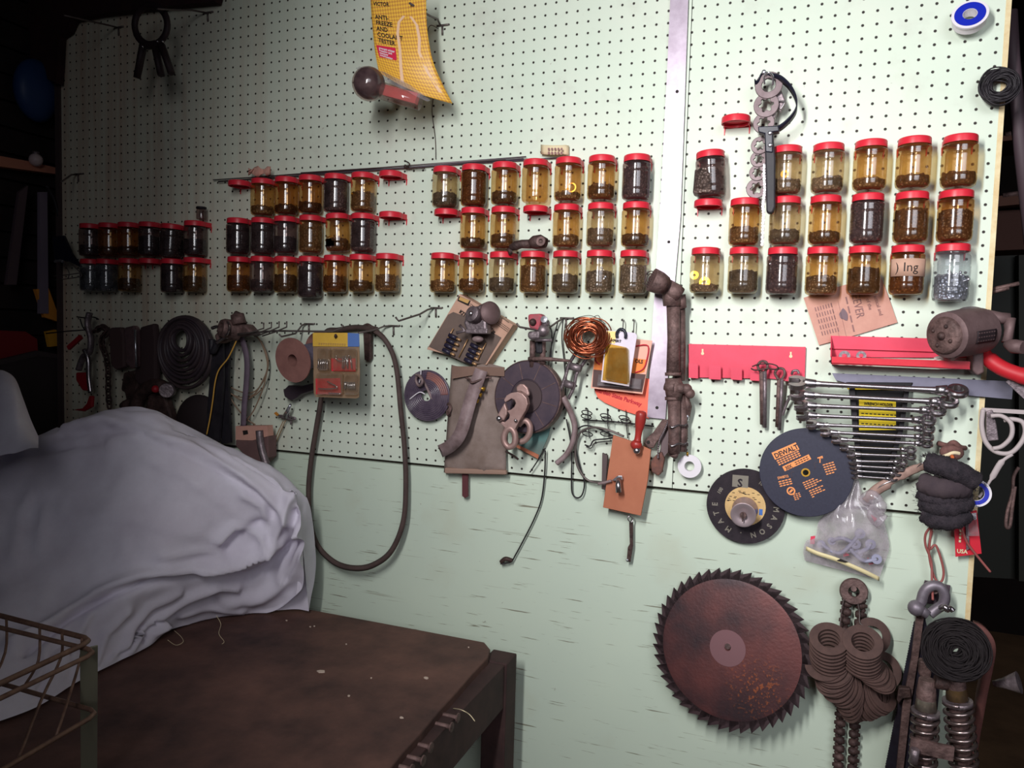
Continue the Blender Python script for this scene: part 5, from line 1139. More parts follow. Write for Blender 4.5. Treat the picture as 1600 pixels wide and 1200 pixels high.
# left stack: faces forward at the top, tipping as it curves down and round to the right
J = lambda k=1.: rnd.uniform(-k, k)
for k in range(7): wash(788+J(3), 368+k*15, 3.5-.16*k, 1.3, .70, -.1+J(.08), 1.25+.06*k+J(.06), 'l')
for k in range(17):
    t = k/16; wash(772+12*math.sin(k*.7)+t*118+J(5), 478+t*158+J(4), 2.7-.5*t, 1.3, .70, -.25-1.5*t+J(.1), 1.5-1.0*t+J(.1), 'l')
for k in range(7): wash(925+J(3), 382+k*14, 3.5-.16*k, 1.3, .62, .05+J(.08), 1.2+.06*k+J(.06), 'r')
for k in range(7): wash(930+k*11+J(5), 474+k*8+J(4), 2.5-.05*k, 1.3, .70, .25+.12*k+J(.1), 1.5, 'r')
for k in range(12):
    t = k/11; wash(915+t*92+J(5), 632-t*40*t+J(4), 2.1-.4*t, 1.3, .70, 1.9-.6*t+J(.1), .3+.7*t+J(.1), 'b')
GRP = {'l': 'brown flat washers in the left curve of the stack', 'r': 'brown flat washers in the right stack', 'b': 'brown flat washers fanned at the bottom of the stack'}
LBL = {'l': 'brown flat washer in the left curve of the hanging stack beside the saw blade', 'r': 'brown flat washer in the right-hand stack on the roller chain', 'b': 'brown flat washer in the fan at the bottom right of the stack'}
proto = None
for (x, y, d, r_, ri, tx, tz, gk) in W0:
    px, py = Q_([(x, y)])[0]; axw = Vector((tx, -1, tz)).normalized()
    if proto is None: proto = MB().ring((0, 0, 0), 1.42*S, .80*S, .08*S, (0, 0, 1), 40).build('flat_washer', wm); ob = proto
    else: ob = proto.copy(); COL.objects.link(ob)
    ob.location = at(px, py, d); ob.rotation_euler = axw.to_track_quat('Z', 'Y').to_euler(); tag(ob, LBL[gk], 'washer', GRP[gk])
ob = proto.copy(); COL.objects.link(ob); ob.location = at(*Q_([(965, 358)])[0], 1.2); ob.rotation_euler = Vector((.25, -1, .25)).to_track_quat('Z', 'Y').to_euler(); tag(ob, 'single brown flat washer leaning behind the right-hand stack at its top', 'washer')
ob = proto.copy(); COL.objects.link(ob); ob.location = at(*Q_([(1010, 500)])[0], 1.5); ob.rotation_euler = Vector((.3, -1, .5)).to_track_quat('Z', 'Y').to_euler(); tag(ob, 'loose brown flat washer slipped out to the far right of the stack', 'washer')

# ---------------------------------------------------------------- bottom right corner
def V_(pts): return cr(1400, 880, 3.75, pts)
o = thing('shackle', at(1452, 940, 1.8), 'galvanised bow shackle hanging on the reddish cord at lower right', 'shackle')
gv = mat('galvanised_grey', (140, 132, 140), .5, .5, (112, 102, 112), 40)
MB().tube(curve(V_([(118, 255, 1.9), (145, 230, 1.9), (160, 180, 1.9), (185, 145, 1.9), (225, 130, 1.9), (265, 145, 1.9), (285, 190, 1.9), (275, 240, 1.9), (235, 270, 1.9), (195, 300, 2)]), 6), .38*S, 10).build('bow', gv, o)
MB().tube([at(*V_([(112, 250)])[0], 2.0), at(*V_([(190, 305)])[0], 2.2)], .36*S, 10).ball(at(*V_([(118, 262)])[0], 2.1), .6*S).build('pin', gv, o)
o = tag(MB().plate(V_([(170, 103), (320, 133), (300, 250), (130, 230)]), .5, .2).build('steel_plate', mat('dark_purple_plate', (88, 74, 84), .5, .4)), 'small dark steel plate nailed behind the shackle at lower right', 'plate')
tag(MB().tube([at(*V_([(232, 160)])[0], .3), at(*V_([(230, 165)])[0], 1.6)], .2*S, 8).build('nail', 'rust'), 'rusty nail through the dark plate behind the shackle', 'nail')
o = thing('hand_saw', at(1440, 1060, 1), 'long dark saw blade with fine teeth hanging at the lower right edge of the board', 'saw')
pts = V_([(120, 300), (165, 305), (150, 700), (110, 1240), (-60, 1240), (-20, 950), (40, 700), (80, 480)])
te = []; L_ = V_([(108, 340)])[0], V_([(-70, 1240)])[0]
for k in range(60):
    t = k/60; x = lerp(L_[0][0], L_[1][0], t); y = lerp(L_[0][1], L_[1][1], t); te += [(x, y), (x-1.8, y+3.2)]
MB().plate([(x, y) for x, y in V_([(165, 300)])]+V_([(260, 700), (200, 1240), (-60, 1240)])[0:3]+te[::-1], .9, .08).build('blade', mat('blue_dark_saw_steel', (62, 60, 74), .4, .6, (46, 40, 48), 20), o)
MB().plate(V_([(120, 300), (165, 305), (130, 560), (90, 800), (40, 1240), (0, 1240), (40, 820), (90, 560)]), 1.3, .3).build('back_bar', 'rust', o)
MB().plate(V_([(15, 730), (85, 735), (90, 790), (40, 795), (15, 830), (5, 800)]), 1.7, .6).build('clamp', 'drust', o, bevel=.002)
MB().plate(V_([(140, 570), (185, 580), (215, 620), (205, 680), (175, 695), (135, 660)]), 3.5, .8).build('knob', 'rust', o, bevel=.004)
fr = thing('clamp_frame', at(1540, 1040, 4), 'rusty flat iron hoop frame curving round the springs at bottom right', 'frame')
MB().grid([[p, p+Vector((.0, 1.1*S, 0))] for p in curve([(1524, 982, 5), (1535, 986, 5), (1546, 998, 5), (1550, 1015, 5), (1546, 1042, 5), (1538, 1080, 4.4), (1531, 1120, 3.2), (1524, 1160, 2.4), (1514, 1230, 2)], 6)]).build('hoop', mat('reddish_rust_frame', (120, 76, 70), .7, .1, (96, 60, 58), 30), fr, solid=.012)
MB().bar(at(1422, 1162, 6.4), at(1490, 1178, 6.4), 1.0*S, .25*S).build('cross_bar', 'rust', fr); MB().tube([at(1430, 1170, 6.8), at(1427, 1192, 6.8)], .3*S, 10).build('cross_bolt', 'iron', fr)
def spring(cx0, cy0, cx1, cy1, r_, lb):
    o = thing('coil_spring', at(cx0, cy0, 4.5), lb, 'spring'); a, b_ = at(cx0, cy0, 5.0), at(cx1, cy1, 5.0); d_ = b_-a; L = d_.length; d_.normalize(); x, y, _ = basis(d_, (0, -1, 0)); tn = L/(.62*S); n_ = int(tn*20)
    MB().tube([a+d_*(L*i/n_)+(x*math.cos(i/20*6.283)+y*math.sin(i/20*6.283))*r_*S for i in range(n_+1)], .15*S, 8).build('coil', mat('worn_spring_steel', (176, 160, 158), .3, .9, (104, 84, 80), 60, .9), o)
    MB().tube([a-d_*.1*S, a+d_*.2*S], (r_+.12)*S, 20).build('cap', 'iron', o); MB().tube([a-d_*2.4*S, a-d_*1.3*S, a, b_], [.52*S, .66*S, .6*S, .56*S], 14).build('rod', 'rust', o)
    MB().tube([a-d_*2.0*S, a-d_*.2*S], [.55*S, .72*S], 14).build('sleeve', mat('scuffed_sleeve', (196, 186, 170) if cx0 < 1470 else (170, 136, 84), .35, .7, (110, 96, 86), 40, .8), o)
spring(1446, 1112, 1440, 1240, .82, 'left coil spring with scuffed grey top tube in the bottom right corner'); spring(1496, 1096, 1512, 1250, .86, 'right coil spring with brass-coloured top tube in the bottom right corner')
tag(MB().tube(curve([(1460, 1064, 5), (1478, 1068, 5), (1490, 1062, 5)], 4), .5*S, 8).build('link_bar', 'drust'), 'short dark bar joining the tops of the two coil springs', 'bar')
o = tag(MB().lathe([(.2*S, 0), (.35*S, .6*S), (.75*S, 1.6*S), (0, 1.6*S)], at(1552, 1068, 4), (.9, -.3, .35), 20).build('hose_nozzle', 'iron'), 'small grey conical nozzle sticking out beyond the rusty hoop at bottom right', 'nozzle')
o = tag(MB().tube(curve(V_([(262, 262, 3), (285, 255, 3.4), (300, 275, 3.4), (315, 262, 3.2), (335, 280, 3.2)]), 4), .2*S, 8).build('cotter_bits', 'steel'), 'bright bent steel pin poking out above the large dark wire coil', 'pin')

# ---------------------------------------------------------------- middle of the board: V-belt, tubing coil, spool, blister packs
tag(MB().tube(curve([(508, 522, .5), (530, 516, .6), (560, 512, .9), (590, 520, 1.7), (610, 545, 1.6), (620, 580, 1.4), (626, 640, 1.2), (632, 700, 1.2), (634, 760, 1.3), (630, 815, 1.5), (612, 860, 1.8), (585, 882, 2.0), (556, 888, 2.0), (525, 880, 1.8), (498, 855, 1.5), (486, 820, 1.3), (482, 770, 1.2), (486, 720, 1.1), (494, 670, 1.1), (502, 620, 1.1), (506, 570, .6)], 7, True), .30*S, 4, True, 1.1).build('drive_belt', 'rubber'), 'long black rubber drive belt hanging in a big loop to the lower board', 'belt')
o = thing('rusty_bracket', at(572, 540, .8), 'narrow rusty channel bracket hanging behind the top of the drive belt', 'bracket')
MB().plate([(567, 518), (579, 518), (579, 560), (575, 566), (569, 562)], .8, .5).build('channel', 'drust', o, bevel=.002); MB().tube(curve([(566, 512, .4), (574, 508, .9), (582, 512, .9), (590, 514, .6)], 4), .2*S, 7).build('top_clip', 'drust', o)
tc_ = thing('tubing_coil', at(667, 618, .8), 'flat spiral coil of purplish plastic tubing left of the canvas pouch', 'coil'); mb = MB(); c = at(668, 618, .7)
pl = mat('purplish_plastic_tube', (66, 56, 72), .2, c2=(100, 88, 100), sc=30); pl2 = mat('orange_stained_tube', (150, 96, 84), .35, c2=(104, 84, 92), sc=40)
for k in range(11):
    rr = .62+.175*k; pts = [c+Vector((rr*math.cos(t), -.25*math.sin(k*.6)*0-.35*math.sin(rr*1.2), rr*math.sin(t)))*S for t in [6.283*q/48 for q in range(48)]]; mb.tube(pts, .12*S, 7, True)
mb.build('coiled_tube', pl, tc_); mb = MB()
for k in range(6, 10):
    rr = .62+.175*k; mb.tube([c+Vector((rr*math.cos(t), -.35*math.sin(rr*1.2)-.012, rr*math.sin(t)))*S for t in [math.radians(5+q*4) for q in range(22)]], .125*S, 7)
mb.build('stained_turns', pl2, tc_, 'orange-stained turns'); MB().tube(curve([(650, 586, 1.5), (656, 588, 1.9), (660, 596, 2), (656, 603, 1.6), (652, 600, 1.4), (650, 592, 1.4), (655, 586, 1.5), (664, 600, 1.2), (676, 625, .9)], 5), .13*S, 8).build('loose_end', 'leather', tc_)
MB().tube(curve([(640, 624, 1.2), (655, 613, 1.3), (664, 616, 1.2)], 5), .06*S, 6).tube(curve([(658, 577, 1.2), (657, 590, 1.4), (655, 598, 1.3)], 5), .05*S, 6).build('tie', 'white', tc_)
s_ = thing('cardboard_spool', at(490, 540, 2.2), 'grey spool with two round rust-brown cardboard ends beside the fish-hook pack', 'spool'); a = at(457, 563, 6.2); d_ = Vector((.10, 1, .16)).normalized(); L = 4.3*S; b_ = a+d_*L; cb = mat('rust_brown_card', (140, 98, 90), .85, c2=(124, 84, 78), sc=30)
MB().lathe([(.6*S, 0), (2.15*S, 0), (2.15*S, .12*S), (.6*S, .12*S)], a, d_, 48, None, True, 1, True).build('end_disc', cb, s_)
MB().lathe([(.6*S, -.14*S), (2.2*S, -.14*S), (2.2*S, 0), (.6*S, 0)], b_, d_, 48, None, True, 1, True).build('end_disc', cb, s_)
MB().lathe([(.62*S, .15*S), (1.25*S, .15*S), (1.2*S, L), (.62*S, L)], a, d_, 40, None, True, 1, True).build('winding', mat('purple_grey_winding', (104, 96, 116), .6, c2=(86, 78, 96), sc=60), s_)
MB().lathe([(.58*S, -.02*S), (.64*S, -.02*S), (.64*S, L), (.58*S, L)], a, d_, 30, None, True, 1, True).build('core_tube', cb, s_)
tag(MB().plate([(442, 610), (450, 602), (470, 603), (492, 598), (490, 610), (470, 616), (462, 622), (454, 626), (444, 620)], 1.6, 1.0).build('iron_bracket', mat('blue_brown_iron', (72, 60, 68), .5, .4), bevel=.003), 'dark bent iron piece showing below the cardboard spool', 'bracket')
f_ = thing('hook_pack', at(527, 570, 5), 'blister pack of fish hooks with yellow and blue header hanging over the belt', 'package')
def I_(pts): return cr(320, 470, 4.444, pts)
MB().plate(I_([(750, 222), (992, 222), (992, 318), (750, 316)]), 5.2, .06).build('header', mat('yellow_header', (216, 176, 72), .6, c2=(206, 164, 66), sc=40), f_); MB().plate(I_([(992, 222), (1070, 228), (1072, 318), (992, 318)]), 5.2, .06).build('header', mat('blue_header', (86, 118, 180), .6), f_, 'blue end of the header card')
MB().plate(I_([(752, 316), (1072, 318), (1076, 500), (1070, 670), (1050, 678), (770, 668), (756, 640)]), 5.1, .05).build('backing_card', mat('aged_backing', (150, 124, 100), .7, c2=(132, 108, 84), sc=30), f_)
MB().plate(I_([(880, 400), (1046, 400), (1046, 490), (880, 488)]), 5.17, .03).plate(I_([(770, 540), (940, 536), (948, 650), (772, 648)]), 5.17, .03).build('red_panel', mat('red_pack_print', (224, 44, 66), .5), f_)
def bub(x0, y0, x1, y1):
    P = I_([(x0, y0), (x1, y0), (x1, y1), (x0, y1)]); return MB().plate(P, 5.85, .6).build('blister', 'packf', f_, bevel=.006)
bub(775, 325, 860, 488); bub(875, 330, 1040, 488); bub(768, 500, 945, 655); bub(955, 505, 1050, 655)
mb = MB(); rnd = random.Random(2)
for (x0, x1, y0, y1, n, L_) in ((785, 850, 400, 480, 9, 70), (960, 1010, 380, 480, 4, 90), (970, 1040, 560, 645, 12, 50)):
    for k in range(n):
        x = x0+(x1-x0)*k/(n-1); a1 = I_([(x, y0+rnd.random()*8), (x+rnd.uniform(-12, 12), y0+L_)]); mb.tube([at(*a1[0], 5.6), at(*a1[1], 5.6)], .055*S, 5)
for p in ([(850, 560), (920, 600), (860, 612), (790, 610)], [(860, 640), (945, 645)], [(915, 380), (910, 400), (940, 418), (985, 405), (1000, 378)], [(940, 400), (980, 395), (985, 450)]): mb.tube(curve([q+(5.65,) for q in I_(p)], 4), .06*S, 5)
mb.build('fish_hooks', 'bright', f_); MB().tube(curve([q+(5.45,) for q in I_([(905, 235), (912, 245), (903, 252)])], 3), .12*S, 7).build('hanging_hole', 'drust', f_)
mb = MB(); x, y = I_([(790, 296)])[0]; fn = plane(x, y, 5.26, 0)
for k in range(12): quadfn(fn, mb, k*.26, .0, k*.26+.18, .035); quadfn(fn, mb, k*.26, -.12, k*.26+.14, -.09)
mb.build('print', 'gink', f_)
# boxed bit set behind a bench-clamp
bx = thing('bit_set_box', at(732, 520, 1.2), 'tilted pinkish cardboard box with window showing two rows of bits', 'box')
def J_(pts): return cr(620, 450, 6, pts)
MB().plate(J_([(588, 55), (1090, 345), (840, 722), (280, 575)]), 1.6, 1.5).build('box_body', 'tan', bx, bevel=.001)
MB().plate(J_([(530, 225), (640, 265), (980, 465), (830, 712), (650, 705), (300, 550), (480, 250)]), 1.66, .02).build('window_recess', mat('dark_window_recess', (110, 92, 84), .6, c2=(90, 76, 70), sc=12), bx)
bm_ = mat('dark_blue_bit', (40, 36, 54), .4); gd = mat('pale_gold_stem', (190, 150, 110), .4, .5)
for r_, (x0, y0) in enumerate(((520, 450), (720, 540))):
    for k in range(4):
        x, y = x0-k*19+r_*4, y0+k*46; p, q = J_([(x-30, y-12), (x+42, y+24)]); b2 = MB().tube([at(*p, 2.0), at(*q, 2.0)], .2*S, 10).build('bit', bm_, bx); p2, q2 = J_([(x+42, y+24), (x+78, y+40)]); MB().tube([at(*p2, 2.0), at(*q2, 2.0)], .12*S, 8).build('stem', gd, b2)
mb = MB()
for p in ([(530, 380), (450, 520)], [(835, 515), (760, 670)], [(665, 480), (580, 650)]): q = J_(p); mb.tube([at(*q[0], 1.9), at(*q[1], 1.9)], .06*S, 6)
mb.build('rack_wire', gd, bx)
MB().plate(J_([(580, 75), (690, 118), (672, 168), (568, 118)]), 1.68, .04).build('brand_block', 'ink', bx); MB().plate(J_([(592, 82), (682, 116), (664, 146), (580, 110)]), 1.72, .04).build('gold_emblem', mat('gold_print', (190, 150, 90), .6), bx)
mb = MB(); x, y = J_([(596, 205)])[0]; letters(mb, 'KIT', plane(x, y, 1.7, -32), .5, .0, -.3); x, y = J_([(875, 372)])[0]; letters(mb, 'Kit', plane(x, y, 1.7, -32), .55, 0, -.3)
for (x, y, n, r_) in ((970, 270, 6, 1), (950, 310, 8, 3), (690, 150, 5, 2)):
    x, y = J_([(x, y)])[0]; fn = plane(x, y, 1.7, -32)
    for j in range(r_):
        for k in range(n): quadfn(fn, mb, k*.17, -j*.16, k*.17+.12, .05-j*.16)
mb.build('print', 'ink', bx)
v_ = thing('bench_clamp', at(750, 500, 3), 'dusty grey cast iron clamp head hanging in front of the bit set box', 'clamp')
MB().plate(J_([(690, 180), (790, 160), (830, 240), (845, 430), (745, 430), (650, 405), (620, 330), (640, 260)]), 3.6, 1.2).build('body', 'iron', v_, bevel=.006)
MB().lathe([(0, .1*S), (.5*S, .1*S), (.72*S, 0), (.8*S, -.9*S)], at(*J_([(700, 240)])[0], 4.0), (-.3, -1, .3), 24).build('screw_boss', 'iron', v_); MB().ball(at(*J_([(697, 240)])[0], 4.15), .26*S).build('screw_head', 'steel', v_)
MB().lathe([(.5*S, -1.0*S), (1.0*S, -.7*S), (1.05*S, .4*S), (.7*S, .8*S)], at(*J_([(860, 240)])[0], 2.8), (.9, -.6, .2), 28).build('drum', gm, v_)
MB().plate(J_([(640, 385), (850, 378), (845, 432), (640, 428)]), 3.9, 1.0).build('jaw', 'iron', v_, bevel=.003); MB().tube([at(*p, 3.8) for p in J_([(590, 350), (640, 400), (560, 420)])], .16*S, 8).build('lever', 'iron', v_)
MB().tube(curve([q+(2.2,) for q in J_([(905, 200), (930, 180), (925, 195)])], 3), .12*S, 7).build('hook_tip', 'iron', v_)
MB().ball(at(*J_([(760, 480)])[0], 3.0), .5*S, 12, 8, 1.1, .8, .6).build('grey_pad', 'leather', v_)
# red engine part and hanging frame
e_ = thing('engine_part', at(846, 520, 2.5), 'small red and grey carburettor-like engine part hanging on a hook', 'machine part')
rdp = mat('scuffed_red_casting', (188, 62, 78), .6, c2=(124, 84, 88), sc=60, amt=.8)
MB().plate(J_([(1225, 245), (1330, 240), (1370, 260), (1350, 300), (1330, 400), (1240, 380), (1225, 300)]), 3.2, 1.2).build('red_casting', rdp, e_, bevel=.005)
MB().plate(J_([(1225, 405), (1340, 400), (1335, 480), (1250, 490), (1218, 460)]), 3.3, 1.3).build('grey_casting', 'iron', e_, bevel=.006)
MB().ball(at(*J_([(1375, 400)])[0], 2.8), .55*S, 14, 9).ball(at(*J_([(1395, 330)])[0], 2.6), .38*S, 14, 9).build('bowl', 'iron', e_); MB().lathe([(0, 0), (.32*S, 0), (.3*S, .2*S), (0, .22*S)], at(*J_([(1385, 298)])[0], 3.0), (0, -1, .2), 16).build('bright_cap', 'bright', e_)
MB().ball(at(*J_([(1275, 320)])[0], 3.3), .32*S, 12, 8).build('screw_boss', 'drust', e_); MB().tube([at(*J_([(1300, 490)])[0], 3), at(*J_([(1455, 488)])[0], 3)], .14*S, 8).build('stub_rod', 'iron', e_)
o = thing('yoke', at(846, 560, 1.6), 'rusty iron yoke frame below the red engine part, behind the grinding wheel', 'frame')
for x in (1275, 1370): MB().tube([at(*J_([(x, 490)])[0], 1.9), at(*J_([(x-5, 740)])[0], 1.6)], .27*S, 10).build('upright', 'rust', o)
MB().plate(J_([(1290, 500), (1365, 500), (1360, 615), (1300, 615)]), 2.2, .7).build('black_coil', 'black', o, bevel=.004)
MB().tube([at(*J_([(1235, 665)])[0], 2), at(*J_([(1400, 665)])[0], 2), at(*J_([(1640, 685)])[0], 2)], [.2*S, .2*S, .12*S], 10).build('cross_rod', 'rust', o)
def L_p(pts): return cr(820, 470, 5.217, pts)
la = thing('ladder_chain', at(895, 580, 1.8), 'grey flat-link ladder chain slanting down from the copper coil', 'chain')
for pts in ([(430, 400), (360, 520), (330, 620), (290, 730)], [(540, 420), (470, 520), (420, 600), (400, 700), (355, 800)]): MB().tube(curve([q+(2,) for q in L_p(pts)], 4), .17*S, 6, flat=.6).build('side_link', 'iron', la)
for (x0, y0, x1, y1) in ((430, 395, 520, 430), (365, 530, 460, 555), (330, 672, 400, 695)): p, q = L_p([(x0, y0), (x1, y1)]); MB().tube([at(*p, 2.1), at(*q, 2.1)], .34*S, 8).build('cross_link', 'iron', la)
for i, pts in enumerate(([(855, 502, .8), (862, 520, .7), (861, 560, .6), (862, 600, .5), (866, 640, .5)], [(880, 500, .8), (878, 530, .6), (882, 570, .5), (884, 610, .5), (880, 640, .5), (886, 625, .4)], [(872, 502, .8), (862, 540, .6), (858, 580, .5), (866, 620, .5)])):
    tag(MB().tube(curve(pts, 6), .055*S, 6).build('cable', 'bwire'), ['dark wire hanging straight down behind the red engine part', 'dark wire looping beside the ladder chain', 'dark wire crossing behind the iron frame'][i], 'wire')
# grinding wheel with snap hook
gw = thing('grinding_wheel', at(823, 620, 1.6), 'big dark grinding wheel with brown rim hanging mid-board behind a snap hook', 'wheel'); gc = at(824, 620, 1.8); ga = Vector((-.1, -1, .08)).normalized()
MB().lathe([(.9*S, .1*S), (1.55*S, .1*S), (1.6*S, .2*S), (3.15*S, .2*S), (3.22*S, .1*S), (3.22*S, -.75*S), (.9*S, -.75*S)], gc, ga, 72, None, True, 1, True).build('wheel_body', mat('dark_plum_wheel', (58, 48, 60), .6, c2=(76, 62, 70), sc=30), gw)
MB().lathe([(3.23*S, .12*S), (3.32*S, .05*S), (3.32*S, -.8*S), (3.23*S, -.85*S)], gc, ga, 72, None, True, 1, True).build('rim', 'rust', gw)
MB().lathe([(.0, .15*S), (1.45*S, .15*S), (1.5*S, .1*S)], gc, ga, 40).build('hub', mat('hub_dark', (70, 56, 58), .6), gw)
x, y, _ = basis(ga)
for k in range(9): a = 6.283*k/9+.3; MB().bar(gc+ga*.21*S+(x*math.cos(a)+y*math.sin(a))*1.6*S, gc+ga*.21*S+(x*math.cos(a)+y*math.sin(a))*3.1*S, .06*S, .04*S).build('rib', 'rust', gw)
sh = thing('snap_hook', at(800, 650, 3), 'large dull steel snap hook hanging over the dark grinding wheel', 'hook'); skm = mat('dull_cadmium', (176, 146, 140), .5, .45, (150, 120, 114), 30)
def K_(pts): return cr(640, 560, 5, pts)
MB().plate(K_([(735, 325), (755, 290), (790, 270), (840, 262), (880, 275), (912, 310), (922, 360), (905, 410), (880, 450), (850, 500), (820, 560), (790, 578), (760, 560), (720, 520), (685, 490), (690, 480), (740, 500), (775, 470), (780, 440), (760, 410), (790, 400), (815, 380), (828, 350), (818, 325), (795, 315), (770, 330), (745, 345)]), 4.2, .7).build('hook_body', skm, sh, bevel=.003)
MB().plate(K_([(740, 345), (760, 400), (758, 440), (735, 485), (705, 492), (678, 480), (676, 455)]), 4.35, .5).build('latch', skm, sh, bevel=.003); MB().ball(at(*K_([(700, 470)])[0], 4.5), .27*S, 12, 8).ball(at(*K_([(828, 485)])[0], 4.4), .16*S, 10, 6).build('rivet', 'steel', sh)
MB().plate(K_([(830, 225), (855, 200), (890, 200), (920, 230), (935, 280), (925, 300), (900, 280), (870, 262), (835, 262)]), 3.4, .35).build('swivel_plate', skm, sh, bevel=.003)
for i, (pts, lb) in enumerate((([(760, 560), (740, 600), (740, 650), (770, 690), (810, 680), (825, 640), (820, 580), (790, 545)], 'grey oval chain link hanging from the snap hook'), ([(850, 520), (880, 490), (915, 490), (940, 530), (935, 590), (905, 635), (865, 650), (840, 640)], 'round shackle ring right of the snap hook'))):
    tag(MB().tube(curve([q+(4.0-i*.9,) for q in K_(pts)], 6, i == 0), .28*S, 10, i == 0).build('chain_link', skm), lb, 'link')
o = thing('teal_card', at(850, 690, .9), 'dirty teal card wedge sticking out below the grinding wheel', 'card')
MB().plate(K_([(900, 570), (1105, 520), (1085, 600), (1010, 775), (830, 670)]), .9, .1).build('card_body', mat('dirty_teal', (60, 130, 128), .8, c2=(110, 104, 96), sc=9, amt=.9), o); MB().plate(K_([(830, 668), (1010, 755), (1002, 785), (826, 690)]), 1.0, .15).build('edge_strip', 'wood', o)
# canvas pouch, strap, brass shells
cp = thing('canvas_pouch', at(742, 655, .9), 'dusty brown canvas pouch hanging under the bit set box', 'pouch')
prow = []
for i in range(13):
    t = i/12; L = Vector((706-12*t, 570+168*t, 0)); R = Vector((788+3*t, 572+170*t, 0)); prow.append([at(lerp(L.x, R.x, j/14), lerp(L.y, R.y, j/14)+(3*math.sin(j*.5) if i == 0 else 0), 1.0+.5*math.sin(math.pi*j/14)+.12*math.sin(j*1.1+i*.9)+.08*math.sin(i*1.9-j*.7)) for j in range(15)])
MB().grid(prow).build('cloth_body', 'canvas', cp, solid=.003)
MB().plate([(694, 731), (790, 735), (791, 742), (694, 740)], 1.6, .5).build('hem', mat('canvas_hem', (150, 122, 108), .8), cp, bevel=.003)
MB().plate([(706, 572), (788, 574), (788, 588), (740, 586), (706, 592)], 1.75, .1).build('top_flap', mat('canvas_flap', (124, 98, 86), .8, c2=(110, 86, 76), sc=12), cp)
ls = thing('leather_strap', at(725, 640, 2.4), 'curled grey leather strap lying over the canvas pouch', 'strap')
lp = [at(*p) for p in ((752, 578, 2.6), (744, 600, 2.8), (735, 625, 2.9), (728, 650, 3.1), (722, 670, 3.3), (714, 686, 3.2), (702, 698, 2.6), (688, 705, 2.0))]; lf = cat3(lp, 5)
sd = [((lf[min(i+1, len(lf)-1)]-lf[max(i-1, 0)]).cross(Vector((0, -1, 0)))).normalized()*.6*S for i in range(len(lf))]
MB().grid([[p+q for p, q in zip(lf, sd)], [p-q+Vector((0, .1*S, 0)) for p, q in zip(lf, sd)]]).build('strap_band', 'leather', ls, solid=.0035)
MB().plate([(684, 700), (700, 694), (708, 700), (695, 712)], 2.1, .1).build('cut_end', 'drust', ls)
MB().tube(curve([(728, 590, 2.0), (735, 594, 2.6), (738, 598, 3.1), (760, 590, 2.4), (768, 591, 2.2)], 4), .1*S, 7).build('pin', 'rust', ls)
for k in range(6):
    x, y = 754-k*5.0, 607+k*9.3; oo = tag(MB().tube([at(x-5, y-1, 2.7), at(x, y+.2, 2.5), at(x+3.5, y+1.5, 2.4)], [.17*S, .18*S, .2*S], 10).build('brass_connector', 'brass'), 'short brass tube end poking out beside the leather strap on the pouch', 'connector', 'brass tube ends on the canvas pouch')
tag(MB().plate([(722, 740), (731, 740), (731, 776), (726, 778), (722, 775)], .9, .2).build('metal_tongue', mat('dark_red_tongue', (92, 50, 54), .6)), 'dark red metal tongue hanging below the canvas pouch', 'strip')
coil('wire_coil', 701, 640, 1.0, .7, .05, 8, (-.8, -.6, 0), 'rust', 'small rusty wire coil squeezed between tubing coil and canvas pouch', 'wire', 9, .3, .1)
for i, (pts, r_, m_, lb) in enumerate((
  ([(880, 620, 1.6), (890, 640, 1.4), (898, 665, 1.2), (895, 690, 1.1), (885, 710, 1.1), (870, 724, 1.2)], .26, 'leather', 'dull grey-brown strap curling down right of the grinding wheel'),
  ([(852, 704, .8), (851, 740, .6), (846, 780, .5), (835, 810, .5), (820, 840, .5), (806, 866, .5), (798, 878, .6), (782, 881, .8)], .07, 'bwire', 'thin dark wire trailing down onto the lower board'),
  ([(852, 700, 1), (840, 720, .8), (828, 738, .7)], .06, 'bwire', 'short stiff wire pointing down-left below the teal card'),
  ([(790, 705, 1.4), (802, 712, 1.3), (810, 718, 1.2)], .1, 'drust', 'short dark nail-like wire below the chain link'),
  ([(885, 655, .8), (893, 700, .7), (893, 745, .6), (894, 770, .6), (902, 778, .6), (910, 772, .6), (913, 752, .6), (905, 725, .6), (900, 700, .6), (900, 675, .7), (915, 665, .8), (940, 672, .8), (975, 690, .9)], .07, 'bwire', 'black wire bent into a narrow loop reaching the lower board'),
  ([(975, 682, 1), (950, 672, 1.1), (925, 668, 1), (905, 678, .9), (899, 705, .8), (903, 730, .8), (918, 750, .8), (940, 754, .9), (955, 749, 1.3)], .1, 'wire', 'grey cable curving from the brown board round to the left'),
  ([(783, 878, .7), (790, 873, .8), (800, 876, .6)], .2, 'drust', 'small dark clip end of the wire on the lower board'))):
    tag(MB().tube(curve(pts, 6), r_*S, 7, flat=(1.6 if i == 0 else None)).build('strap_end' if i == 0 else 'hanging_wire', m_), lb, 'strap' if i == 0 else 'wire')
